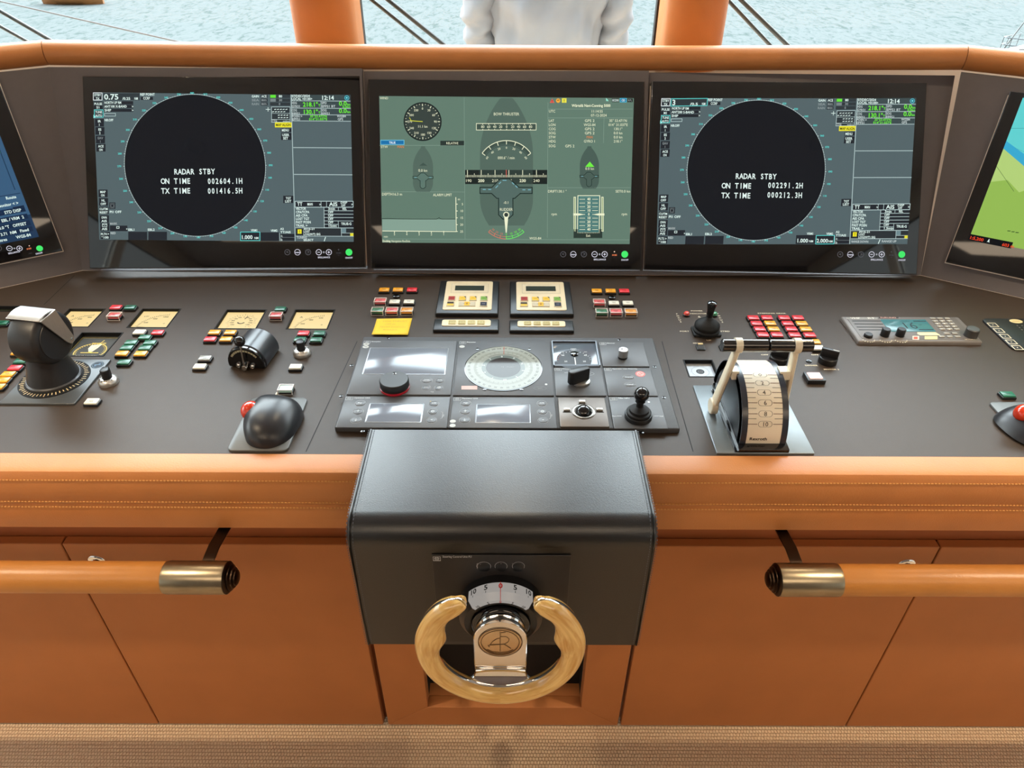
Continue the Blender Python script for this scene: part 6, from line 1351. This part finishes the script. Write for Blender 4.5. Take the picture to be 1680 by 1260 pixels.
# tiller joystick
t, S, fr, w, h = module('tiller_joystick', [(998, 651), (1081.5, 650.5), (1098, 704.5), (1006.5, 702.5)], 'tiller joystick unit with a glossy black ball knob in the steering panel', 'joystick'); head(S, w, h, 'Tiller NFU')
for x, s in ((1016, -1), (1077, 1)): S.line(S.uv(x-4, 682.5), S.uv(x+4, 682.5), .0008, LG); S.text('Port' if s < 0 else 'Stbd', *S.uv(x+8*s, 683.5), .0026, LG, 'c')
S.disc(*S.uv(1064.5, 659.5), .0022, LG, 14); S.build('lettering', t)
u = fr.inv(onz(1047, 684, ZM)); o = (u.x, u.y, 0)
MB().lathe([(.0238, .0022), (.0238, .0085), (.0225, .0105), (.020, .0108)], 48, o).build('base_drum', blackp, t); MB().lathe([(.0215, .0095), (.0215, .0145), (.0205, .0155), (.017, .0158), (.0165, .020), (.0135, .0215), (.0085, .024), (.006, .026), (.0055, .036), (.0085, .0365), (.0085, .0385), (.0045, .039)], 48, o).build('boot', rubber, t)
MB().sphere(.0132, (u.x+.001, u.y+.002, .050), 36, n=20).build('ball_knob', blackg, t)
# ---------------------------------------------------------------- throttle
tz = Fr((.4185, .985, ZC)); t = thing('throttle', 'twin lever engine throttle, a white numbered drum between two cream levers', 'throttle', tz)
q = [onz(x, y, ZC+.003) for x, y in ((1136, 632), (1295, 632), (1320, 746), (1178, 746))]; x0, x1 = (q[0].x+q[3].x)/2-tz.o.x, (q[1].x+q[2].x)/2-tz.o.x; y1 = q[0].y-tz.o.y
MB().prism(rrect(x0, x1, .8815-tz.o.y, y1, .0015, 2), 0, .003, .0008).build('base_plate', M('silver_plate', (122, 130, 134), .34, metal=.45, var=.05, vscale=40), t)
RD = .092; zc = .005; yc = .004; xl, xr = .3805-tz.o.x, .4575-tz.o.x
def arcp(r, a0, a1, n, x): return [(x, yc-r*math.cos(R_(a0+(a1-a0)*i/n)), zc+r*math.sin(R_(a0+(a1-a0)*i/n))) for i in range(n+1)]
def drum(r, xa, xb, m, name, a0=0, a1=180, base=True):
    mb = MB(); rg = [arcp(r, a0, a1, 44, x) for x in (xa, xb)]
    return mb.rings(rg, True, True).build(name, m, t, smooth=35)
drum(RD-.0012, xl, xr, M('throttle_black', (20, 21, 26), .3, spec=.5, var=.04, vscale=40), 'drum_body', 2, 178)
for xa, xb in ((xl, .3905-tz.o.x), (.4475-tz.o.x, xr)):
    mb = MB(); n = 44; rg = []
    for i in range(n+1):
        a = R_(2+176*i/n); d = (0, -math.cos(a), math.sin(a)); rg.append([(x, yc+d[1]*r, zc+d[2]*r) for x, r in ((xa, RD-.014), (xb, RD-.014), (xb, RD+.0005), (xa, RD+.0005))])
    mb.rings(rg, True, True).build('drum_rim', M('throttle_rim', (40, 44, 54), .28, spec=.55, var=.03, vscale=40), t, smooth=35)
mb = MB(); xa, xb = .3905-tz.o.x, .4475-tz.o.x; mb.rings([arcp(RD, 3, 176, 60, x) for x in (xa, xb)], closed=False).build('scale_band', M('scale_ivory', (232, 220, 198), .35, spec=.5, var=.012, vscale=30), t, smooth=60)
mb = MB(); brn = INK((96, 50, 36)); blk = INK((40, 34, 34)); xm = (xa+xb)/2; W_ = xb-xa; RR = RD+.0003
def on(u, deg, r=RR): a = R_(deg); return (xm+u, yc-r*math.cos(a), zc+r*math.sin(a))
def bar(u0, u1, deg, th, m):
    mb.use(m); e = th/2/RD*57.3; mb.add([on(u0, deg-e), on(u1, deg-e), on(u1, deg+e), on(u0, deg+e)], [(0, 1, 2, 3)])
def stext(s, deg, hgt, u=0, xs=1.0, bold=0, m=blk):
    k = hgt/CAPH; W = sum(GL[c, bold][0] for c in s)*k*xs; x = u-W/2; mb.use(m)
    for c in s:
        adv, vs_, fs_ = GL[c, bold]
        if vs_: mb.add([on(x+gx*k*xs, deg+(gy*k-hgt/2)/RD*57.3, RR+.0001) for gx, gy in vs_], fs_)
        x += adv*k*xs
def ydeg(py):
    """drum angle seen at a photo height on the drum's front"""
    best = None
    for i in range(0, 1400):
        d = i*.1; a = R_(d); p = Vector((.4185, tz.o.y+yc-RD*math.cos(a), ZC+zc+RD*math.sin(a))); v = p-CAMP; y = CY-FPX*v.dot(CU)/v.dot(CF)
        if best is None or abs(y-py) < best[0]: best = (abs(y-py), d)
        if y < py: break
    return best[1]
def pill(deg, m=blk):
    mb.use(m); rr = .0052; pts = [(s*.0065+rr*math.cos(R_(a)), rr*math.sin(R_(a))) for s, a0 in ((1, -90), (-1, 90)) for a in range(a0, a0+181, 20)]; n = len(pts)
    vs_ = [on(u, deg+v/RD*57.3) for u, v in pts]+[on(u*.95, deg+v*.93/RD*57.3) for u, v in pts]; mb.add(vs_, [(i, (i+1) % n, n+(i+1) % n, n+i) for i in range(n)])
for py, s in ((615, None), (628.5, '2'), (644, '4'), (661, '6'), (679, '8'), (696, '10')):
    dg = ydeg(py); bar(-W_/2, -.0130, dg, .0010, brn); bar(.0130, W_/2, dg, .0010, brn); pill(dg)
    if s: stext(s, dg, .0072)
    else:
        e = .0034; mb.use(blk)
        for p, q_ in (((0, e), (e, 0)), ((e, 0), (0, -e)), ((0, -e), (-e, 0)), ((-e, 0), (0, e))): mb.add([on(p[0], dg+p[1]/RD*57.3), on(q_[0], dg+q_[1]/RD*57.3), on(q_[0]*.7, dg+q_[1]*.7/RD*57.3), on(p[0]*.7, dg+p[1]*.7/RD*57.3)], [(0, 1, 2, 3)])
for py in (620.5, 636, 652.5, 670, 687): dg = ydeg(py); bar(-W_/2, -.0150, dg, .0008, blk); bar(.0150, W_/2, dg, .0008, blk)
for k, dd in enumerate((100, 109, 118, 127)): bar(-W_/2, -.0130, dd, .0008, INK((150, 140, 120))); bar(.0130, W_/2, dd, .0008, INK((150, 140, 120))); pill(dd, INK((170, 160, 140)))
stext('Rexroth', ydeg(720), .0052, -.0085, 1.15, 1, INK((16, 16, 18)))
mb.build('scale_lettering', None, t, smooth=0)
# black stand below the drum with two pale pin lines
yb = .8825-tz.o.y
MB().rings([[(x, y, z) for y, z in ((yb, .003), (yb, .009), (yb+.010, .0105), (.085, .0105), (.085, .003))] for x in (xl-.004, xr+.003)], True, True).build('drum_stand', blackg, t, bevel=.0008)
MB().rings([[(x, y, z) for y, z in ((yb+.001, .003), (yb+.001, .006), (.07, .006), (.07, .003))] for x in (x0+.030, xl-.004)], True, True).build('stand_foot', blackg, t)
ivory = M('lever_ivory', (226, 214, 190), .36, spec=.5, var=.02, vscale=50)
for s, xb_, xt, g0, g1 in ((-1, .357, .3755, .3485, .4245), (1, .4795, .4725, .4265, .4985)):
    xb_, xt, g0, g1 = [v-tz.o.x for v in (xb_, xt, g0, g1)]; top = Vector((xt, .002, .141)); bot = Vector((xb_, yc, zc+.004)); fw = .0075
    MB().cyl(.0145, -.006, .006, 36, (bot.x, bot.y, bot.z+.0095), (1, 0, 0), .0015).build('pivot_boss', ivory, t)
    mb = MB(); rg = []
    for k in range(9):
        f = k/8; c_ = bot.lerp(top, f)+Vector((0, 0, .008*(1-f))); hy = .0120*(1-f)+.0085*f; hx = .0046
        rg.append([c_+Vector((a*hx, b*hy, 0)) for a, b in ((-1, -.7), (-.5, -1), (.5, -1), (1, -.7), (1, .7), (.5, 1), (-.5, 1), (-1, .7))])
    mb.rings(rg, True, True).build('lever_arm', ivory, t, bevel=.0008)
    MB().lathe([(.0098, -.0055), (.0128, -.0055), (.0128, .0055), (.0098, .0055)], 36, top+Vector((0, 0, .0055)), (1, 0, 0), cap=False).build('grip_clamp', ivory, t)
    MB().lathe([(.0095, g0), (.0108, g0+.0012), (.0108, g1-.0012), (.0095, g1)], 36, (0, top.y, top.z+.0055), (1, 0, 0)).build('grip', M('grip_black', (26, 24, 23), .16, spec=.6, coat=.3, var=.03, vscale=30), t)
    xa_, xb2 = sorted((bot.lerp(top, .62).x+s*-.004, (xl if s < 0 else xr)+(-s)*.004))
    MB().rings([[(x, y, z) for y, z in ((-.012, .086), (.012, .086), (.010, .100), (-.008, .100))] for x in (xa_, xb2)], True, True).build('pointer_arm', ivory, t, bevel=.0008)
# ---------------------------------------------------------------- radio and intercom
q = [onz(x, y, ZC+.006) for x, y in ((1377, 519.5), (1573, 522), (1612, 562), (1409.5, 562))]; x0, x1 = (q[0].x+q[3].x)/2, (q[1].x+q[2].x)/2; y1, y0 = (q[0].y+q[1].y)/2, (q[2].y+q[3].y)/2
fr = Fr(((x0+x1)/2, (y0+y1)/2, ZC)); w, h = (x1-x0)/2, (y1-y0)/2; t = thing('marine_radio', 'grey flush mounted radio with a teal display showing channel 16', 'radio', fr)
rad = M('radio_grey', (112, 106, 102), .42, spec=.5, var=.03, vscale=60)
MB().prism(rrect(-w, w, -h, h, .004, 3), 0, .0085, .0035).build('housing', rad, t); MB().prism(rrect(-w+.010, w-.010, -h+.008, h-.005, .003, 3), .0085, .0092, .0004).build('front_plate', M('radio_front', (100, 94, 90), .45, var=.03, vscale=60), t)
S = Sheet(fr, .0094, glow=False)
for y in (526.5, 531.5, 536.5, 541): a = S.uv(1398+(y-526.5)*.75, y); b = S.uv(1446+(y-526.5)*.55, y); S.line((a[0], a[1]), (b[0], a[1]), .0032, (36, 33, 32))
S.pq(1388, 520.5, 1440, 523.6, (140, 138, 134)); S.pq(1442, 520, 1474, 522.4, (52, 46, 44)); S.L(1).pt('VHF', 1396, 523, 2, (220, 218, 210), wd=16, bold=1); S.pt('RT', 1424, 523, 2, (220, 218, 210), wd=12, bold=1); S.pt('FURUNO', 1445, 522, 1.8, (226, 176, 160), wd=26)
for x, y in ((1424, 556), (1452, 556.5), (1477, 556.5)):
    u = S.uv(x, y)
    for k in range(7): an = R_(200+23*k); S.line((u[0]+.0115*math.cos(an), u[1]+.0115*math.sin(an)), (u[0]+.0135*math.cos(an), u[1]+.0135*math.sin(an)), .0016, (226, 214, 180))
S.L(0).pp([(1505, 545), (1535, 545), (1543, 550), (1510, 550), (1505, 548)], (216, 206, 160)); S.pq(1517, 551.5, 1538, 556.5, (224, 212, 140)); S.pq(1497, 551, 1508, 557.5, (206, 190, 176)); S.L(1).pq(1499, 552.5, 1505.5, 556.5, (206, 84, 60))
u = S.uv(1592, 557.5); S.text('16 / CALL', u[0], u[1], .0032, CRM, 'c', 1.1, 0, 1)
S.build('lettering', t)
a = [S.uv(*p) for p in ((1446, 524.5), (1517, 524.5), (1536, 544), (1458, 544))]; dx0, dx1 = (a[0][0]+a[3][0])/2, (a[1][0]+a[2][0])/2; dy1, dy0 = (a[0][1]+a[1][1])/2, (a[2][1]+a[3][1])/2
MB().prism(rrect(dx0, dx1, dy0, dy1, .001, 2), .009, .0102, .0003).build('display', M('teal_lcd', (92, 156, 158), .2, emit=.75), t)
S = Sheet(fr, .0104, glow=False); dkc = (24, 50, 54); wd = dx1-dx0; hd_ = dy1-dy0
S.text('16', dx0+wd*.52, dy0+hd_*.22, hd_*.50, dkc, 'c', .95, 0, 0)
S.rect(dx0+wd*.70, dy1-hd_*.2, dx1-.002, dy1-hd_*.12, dkc); S.rect(dx0+wd*.66, dy0+hd_*.1, dx1-.002, dy0+hd_*.18, dkc); S.text('25W', dx0+wd*.18, dy0+hd_*.42, .0042, dkc, 'c'); S.text('INT', dx0+wd*.20, dy0+hd_*.72, .0034, dkc, 'c'); S.text('DISTRESS', dx0+wd*.50, dy1-hd_*.20, .0034, dkc, 'c'); S.text('CH', dx0+wd*.78, dy0+hd_*.50, .0036, dkc, 'c'); S.build('display_print', t)
for x, y, r in ((1424, 552, .0085), (1451, 550.5, .0085), (1476, 550.5, .0085), (1592, 551, .0125)):
    p = fr.inv(onz(x, y, ZC+.009)); MB().lathe([(r*1.06, .0088), (r*1.02, .012), (r, .0255 if r > .01 else (.014 if x < 1430 else .024)), (r*.86, .0270 if r > .01 else (.0155 if x < 1430 else .0255)), (0, .0271 if r > .01 else (.0156 if x < 1430 else .0256))], 32, (p.x, p.y, 0)).build('knob', blackp if r < .01 else M('knob_charcoal', (62, 60, 58), .4, var=.03, vscale=60), t)
keym = M('radio_key', (150, 146, 138), .4, var=.03, vscale=60)
for j, y in enumerate((522.5, 526.8, 531.2, 535.6, 540)):
    for i in range(3):
        p = fr.inv(onz(1530+11.8*i+4.0*j, y, ZC+.010)); MB().prism(rrect(p.x-.0056, p.x+.0056, p.y-.0032, p.y+.0032, .001, 2), .009, .0112, .0006).build('key', keym, t)
for x, y in ((1553, 547), (1566, 547), (1545, 552.3), (1558, 552.3), (1571, 552.3)): p = fr.inv(onz(x, y, ZC+.010)); MB().prism(rrect(p.x-.0056, p.x+.0056, p.y-.003, p.y+.003, .001, 2), .009, .0112, .0006).build('key', keym, t)
S = Sheet(fr, .0114, glow=False)
for j, row in enumerate(('   ', '123', '456', '789', '*0-')):
    for i, ch in enumerate(row):
        if ch != ' ': p = fr.inv(onz(1530+11.8*i+4.0*j, (522.5, 526.8, 531.2, 535.6, 540)[j], ZC+.0114)); S.text(ch, p.x, p.y-.0016, .0034, (250, 246, 230), 'c', 1, 0, 1)
S.build('key_print', t)
q = [onz(x, y, ZC+.004) for x, y in ((1604, 522), (1658, 573))]; fr = Fr((q[0].x+.075, (q[0].y+q[1].y)/2, ZC)); w, h = .068, (q[0].y-q[1].y)/2
t = thing('intercom_panel', 'black rounded intercom panel with a column of five outlined square keys', 'intercom', fr)
MB().prism(rrect(-w, w, -h, h, .012, 5), 0, .004, .0012).build('face_plate', M('intercom_black', (30, 29, 29), .4, var=.03, vscale=60), t)
S = Sheet(fr, .0042, glow=False)
for k, (x, y) in enumerate(((1629, 533), (1639, 542.2), (1649.2, 551.6), (1659.3, 560.9), (1669.3, 570.3))):
    u = S.uv(x, y); S.path([(u[0]-.0085, u[1]-.0075), (u[0]+.0085, u[1]-.0075), (u[0]+.0085, u[1]+.0075), (u[0]-.0085, u[1]+.0075)], .0016, (236, 222, 190), True); S.disc(u[0], u[1], .0012, (236, 222, 190), 10)
u = S.uv(1667, 527); S.disc(u[0], u[1], .0135, (216, 192, 140), 36, .62); S.L(1).rect(u[0]-.008, u[1]-.001, u[0]+.008, u[1]+.001, (150, 120, 70))
S.L(0)
for i in range(5):
    for j in range(7): a = S.uv(1669, 534); S.disc(a[0]+.010*i, a[1]-.0085*j, .0016, (130, 126, 120), 8)
S.build('lettering', t)
# ---------------------------------------------------------------- outside the windows
sea = bpy.data.materials.new('sea_water'); sea.use_nodes = True
def _sea(nt):
    L = nt.links.new; b = nt.nodes['Principled BSDF']; b.inputs['Specular IOR Level'].default_value = .0; b.inputs['Roughness'].default_value = .5
    tc = nt.nodes.new('ShaderNodeTexCoord'); mp = nt.nodes.new('ShaderNodeMapping'); mp.inputs['Scale'].default_value = (.62, .26, 1); L(tc.outputs['Object'], mp.inputs[0])
    n1 = nt.nodes.new('ShaderNodeTexNoise'); n1.inputs['Scale'].default_value = 3.4; n1.inputs['Detail'].default_value = 7; n1.inputs['Roughness'].default_value = .66; n1.inputs['Distortion'].default_value = .9; L(mp.outputs[0], n1.inputs[0])
    rp = nt.nodes.new('ShaderNodeValToRGB'); L(n1.outputs['Fac'], rp.inputs[0]); rp.color_ramp.elements[0].position = .36; rp.color_ramp.elements[0].color = (.068, .082, .076, 1); rp.color_ramp.elements[1].position = .50; rp.color_ramp.elements[1].color = (.112, .119, .114, 1)
    L(rp.outputs[0], b.inputs['Base Color'])
    bp = nt.nodes.new('ShaderNodeBump'); bp.inputs['Strength'].default_value = .5; bp.inputs['Distance'].default_value = .25; L(n1.outputs['Fac'], bp.inputs['Height']); L(bp.outputs[0], b.inputs['Normal'])
_sea(sea.node_tree)
ZS = -7.0
o = MB().box(-420, 420, 12, 620, ZS-.5, ZS).build('sea', sea); struct(o)
deckm = M('teak_deck', (176, 140, 100), .7, var=.1, vscale=6)
struct(MB().box(-4, 4, 2.16, 4.6, .12, .20).build('foredeck', deckm))
# the person on the foredeck, seen from behind through the middle window
skin = M('skin', (196, 148, 118), .5, var=.03, vscale=30); shirtm = M('white_shirt', (118, 119, 124), .8, var=.02, vscale=30, bump=.06, bscale=300); trou = M('navy_trousers', (44, 48, 62), .8, var=.04, vscale=40); hairm = M('dark_hair', (44, 32, 26), .6, var=.1, vscale=80); shoem = M('white_shoes', (214, 212, 206), .6, var=.02, vscale=40)
pc = ony(897, 45, 2.86); pc.z = .20; pf_ = Fr(pc)
t = thing('person', 'person in a white long sleeved shirt standing outside beyond the middle window', 'person', pf_)
def skinned(name, joints, edges, m, parent, root=0, sub=2):
    me = bpy.data.meshes.new(name); me.from_pydata([j[0] for j in joints], edges, []); o = link(name, me, parent); me.materials.append(m)
    sk = o.modifiers.new('skin', 'SKIN'); sk.use_smooth_shade = True
    for v, j in zip(me.skin_vertices[0].data, joints): v.radius = (j[1], j[2]); v.use_root = False
    me.skin_vertices[0].data[root].use_root = True; s_ = o.modifiers.new('sub', 'SUBSURF'); s_.levels = sub; s_.render_levels = sub; return o
J = [((0, 0, .93), .15, .11), ((0, 0, 1.10), .14, .10), ((0, .01, 1.28), .155, .105), ((0, .01, 1.42), .10, .085), ((0, .02, 1.50), .055, .055), ((0, .04, 1.60), .075, .09), ((0, .045, 1.71), .08, .095)]
Ed = [(i, i+1) for i in range(6)]
def chain(frm, pts):
    for p in pts: J.append(p); Ed.append((frm, len(J)-1)); frm = len(J)-1
    return frm
for s in (-1, 1):
    wr_ = chain(3, [((s*.17, .01, 1.40), .06, .06), ((s*(.245 if s < 0 else .235), -.01, 1.12), .043, .043), ((s*(.235 if s < 0 else .215), .06, .88), .030, .034), ((s*.225, .08, .82), .022, .04)])
    hb = J[wr_][0]
    for k in range(4): chain(wr_, [((hb[0], hb[1]-.028+.019*k, hb[2]-.05), .009, .009), ((hb[0]-s*.008, hb[1]-.028+.019*k, hb[2]-.085+.006*abs(k-1.4)), .008, .008)])
    chain(wr_, [((hb[0]-s*.012, hb[1]+.045, hb[2]-.015), .010, .010), ((hb[0]-s*.02, hb[1]+.06, hb[2]-.045), .008, .008)])
    chain(0, [((s*.09, 0, .84), .088, .095), ((s*.10, .0, .48), .058, .062), ((s*.10, -.02, .10), .042, .046), ((s*.11, .06, .035), .038, .03), ((s*.115, .13, .028), .03, .022)])
skinned('body', J, Ed, skin, t)
mb = MB(); rg = []
for k in range(30):
    f = k/29; z = .90+.56*f; rx = .175+.03*math.sin(f*math.pi*.9)-(.05*max(0, f-.82)/.18)-.018*math.exp(-((f-.12)/.15)**2); ry = .134+.012*f; row = []
    for j in range(64):
        a = 2*math.pi*j/64; fold = .0045*math.sin(7*a+9*f)+.0035*math.sin(13*a-14*f+1)+.006*math.sin(3*a+20*f)*(.3+.7*(1-f)); fold *= 1.7; fold += .012
        row.append((rx*math.cos(a)+fold*math.cos(a), .005+ry*math.sin(a)+fold*1.2*math.sin(a), z))
    rg.append(row)
mb.rings(rg, False, True)
for s in (-1, 1):
    pth = [Vector((s*.13, .01, 1.43)), Vector((s*.19, .005, 1.36)), Vector((s*.225, 0, 1.25)), Vector((s*.248, -.012, 1.12)), Vector((s*.245, .02, 1.02)), Vector((s*.236, .055, .90))]
    den = []
    for i in range(len(pth)-1):
        for k in range(8): den.append(pth[i].lerp(pth[i+1], k/8))
    den.append(pth[-1]); n = len(den); rr = []
    for i, p in enumerate(den):
        f = i/(n-1); r = .078*(1-f)+.050*f
        tt = (den[min(i+1, n-1)]-den[max(i-1, 0)]).normalized(); a_ = Vector((0, 1, 0)); a_ = (a_-tt*a_.dot(tt)).normalized(); b_ = tt.cross(a_)
        rr.append([p+(a_*math.cos(2*math.pi*j/32)*1.15+b_*math.sin(2*math.pi*j/32))*(r+.008*math.sin(i*1.1+3*math.sin(2*math.pi*j/32))+.003*math.sin(2*i+5*j/5)) for j in range(32)])
    mb.rings(rr, True, True)
mb.build('shirt', shirtm, t, smooth=70)
skinned('trousers', [((0, 0, .95), .172, .128), ((0, 0, .86), .17, .13)]+[((s*x, y, z), a, b) for s in (-1, 1) for x, y, z, a, b in ((.095, 0, .74, .1, .11), (.10, 0, .46, .075, .08), (.10, -.015, .10, .066, .072))], [(0, 1), (1, 2), (2, 3), (3, 4), (1, 5), (5, 6), (6, 7)], trou, t)
MB().sphere(.108, (0, .02, 1.72), 28, (.86, 1.05, .98)).build('hair', hairm, t)
for s in (-1, 1): MB().rings([[(s*.11+x*.045, .06+y*.135, z) for x, y in ((-1, -.8), (1, -.8), (1.05, .2), (.7, 1), (-.7, 1), (-1.05, .2))] for z in (0, .05)], True, True).build('shoe', shoem, t, bevel=.015)
for s in (-1, 1): MB().lathe([(.004, -.012), (.016, -.006), (.018, .004), (.006, .012)], 14, (s*.088, .035, 1.66), (1, 0, 0)).build('ear', skin, t)
MB().lathe([(0, .03), (.008, .018), (.015, 0), (.013, -.012), (0, -.016)], 14, (0, .125, 1.655), (0, .8, .6)).build('nose', skin, t)
# wiper arms
def wiper(pts, label):
    p0 = ony(*pts[0][0], 2.30); t = thing('window_wiper', label, 'wiper', Fr(p0), 'windscreen wipers')
    for a, b, r in pts:
        A_, B_ = ony(*a, 2.16), ony(*b, 2.16); d = (B_-A_); MB().tube([A_-d*.9-p0, B_+d*.9-p0], r, 12).build('arm', M('wiper_grey', (70, 66, 62), .5, var=.05, vscale=40), t)
    e = B_+d*.9; MB().box(-.05, .07, -.015, .02, -.04, .03).build('pivot_block', blackp, t).location = e-p0
wiper([((0, 18), (88, 69), .0052), ((0, 43), (48, 70), .0045)], 'twin steel wiper arms crossing the port window'); wiper([((610, 0), (702, 74), .0050), ((637, 0), (730, 75), .0058)], 'twin steel wiper arms beside the port mullion in the middle window'); wiper([((1197, 3), (1268, 79), .0050), ((1216, 0), (1297, 79), .0058)], 'twin steel wiper arms beside the starboard mullion')
def cable(name, pts, r, label, ya, yb):
    A_, B_ = ony(*pts[0], ya), ony(*pts[1], yb); d = B_-A_; o = MB().tube([A_-d*.6, B_+d*.35], r, 8).build(name, M('grey_rope', (90, 84, 82), .7, var=.05, vscale=60)); tag(o, label, 'rope'); return o
cable('rigging_line', [(0, 2), (305, 71)], .004, 'thin dark line stretched down across the port window', 4.2, 3.6)
# small wooden boat on the water
bp0 = onz(122, 6, ZS); fr = Fr((bp0.x, bp0.y, ZS)); t = thing('wooden_boat', 'small brown and blue wooden boat afloat at the top of the port window', 'boat', fr)
def hullmesh(L, Bm, H, sheer, n=20, bowup=.4):
    rg = []
    for i in range(n+1):
        f = i/n; x = -L/2+L*f; wd = Bm*math.sin(math.pi*min(.97, max(.04, f*.9+.07)))**.7; z = H+sheer*(2*f-1)**2+bowup*max(0, f-.8)*2*0
        rg.append([(x, wd*s*k, zz) for s, k, zz in ((-1, 1, z), (-1, .92, z*.45), (-1, .55, 0), (1, .55, 0), (1, .92, z*.45), (1, 1, z))])
    return MB().rings(rg, True, True)
L = 98/FPX*(bp0-CAMP).dot(CF); Mh = Fr((0, 0, 0))
hullmesh(L, .95, .75, .5).build('hull', M('boat_brown', (150, 98, 52), .5, var=.1, vscale=2), t, smooth=50)
mb = hullmesh(L*1.01, .99, .75, .5); mb.tf(lambda v: Vector((v.x, v.y, v.z*.18+.62*(.75+.5*(2*v.x/L)**2)/.75))); mb.build('gunwale', M('boat_cream', (226, 206, 150), .5, var=.04, vscale=2), t, smooth=50)
MB().box(-L*.52, -L*.45, -.06, .06, .3, 1.5).build('stem_post', M('boat_blue', (70, 96, 130), .5, var=.05, vscale=2), t); MB().rings([[(x, y, z) for y, z in ((-.55, .8), (.55, .8), (.5, 1.7), (-.5, 1.7))] for x in (-.3, 1.5)], True, True).build('cabin', M('boat_white', (236, 232, 220), .6, var=.03, vscale=2), t, bevel=.08)
# the bow of a white yacht
bw = onz(1645, 86, ZS+1.3); fr = Fr((bw.x, bw.y, ZS), (1, .25, 0), (-.25, 1, 0)); t = thing('white_yacht', 'white yacht bow with a steel pulpit at the edge of the starboard window', 'yacht', fr)
wm = M('gelcoat_white', (240, 238, 232), .25, coat=.3, var=.01, vscale=2); rg = []
for i in range(22):
    f = i/21; x = 11*f; wd = 1.9*min(1, (f*2.4))**.62+.03; rg.append([(x+(1.0*(1-zz/1.3))*0, s*wd*k, zz) for s, k, zz in ((-1, 1, 1.3), (-1, .86, .5), (-1, .5, 0), (1, .5, 0), (1, .86, .5), (1, 1, 1.3))])
MB().rings(rg, True, True).build('hull', wm, t, smooth=50); MB().rings([[(x, s*k, z) for s, k, z in ((-1, w_, 1.3), (-1, w_*.8, 1.62), (1, w_*.8, 1.62), (1, w_, 1.3))] for x, w_ in ((3.2, .7), (5, 1.3), (9, 1.4))], True, True).build('cabin', wm, t, bevel=.05)
MB().box(1.5, 2.2, -.3, .3, 1.3, 1.36).build('deck_hatch', M('hatch_tint', (196, 190, 120), .3, var=.03, vscale=3), t)
for z in (1.62, 1.95): MB().tube([(1.6, -.85, z), (.7, -.62, z), (.0, -.25, z+.05), (-.12, 0, z+.05), (0, .25, z+.05), (.7, .62, z), (1.6, .85, z)], .022, 8).build('pulpit_rail', M('rail_grey', (74, 74, 76), .4, var=.03, vscale=5), t)
for x, y in ((.0, .25), (.0, -.25), (.7, .62), (.7, -.62), (1.6, .85), (1.6, -.85)): MB().tube([(x, y, 1.25), (x, y, 1.98)], .018, 8).build('stanchion', M('rail_grey', (74, 74, 76)), t)
MB().tube([(-.05, 0, 1.4), (5.5, 0, 12)], .03, 8).build('forestay', M('stay_dark', (60, 58, 56), .4, var=.03, vscale=3), t)
MB().cyl(.09, 1.3, 13, 16, (5.6, 0, 0)).build('mast', alu, t)
for k in range(3): MB().box(1.0+.2*k, 1.1+.2*k, -.06, .06, 1.3, 1.42).build('deck_cleat', blackp, t)
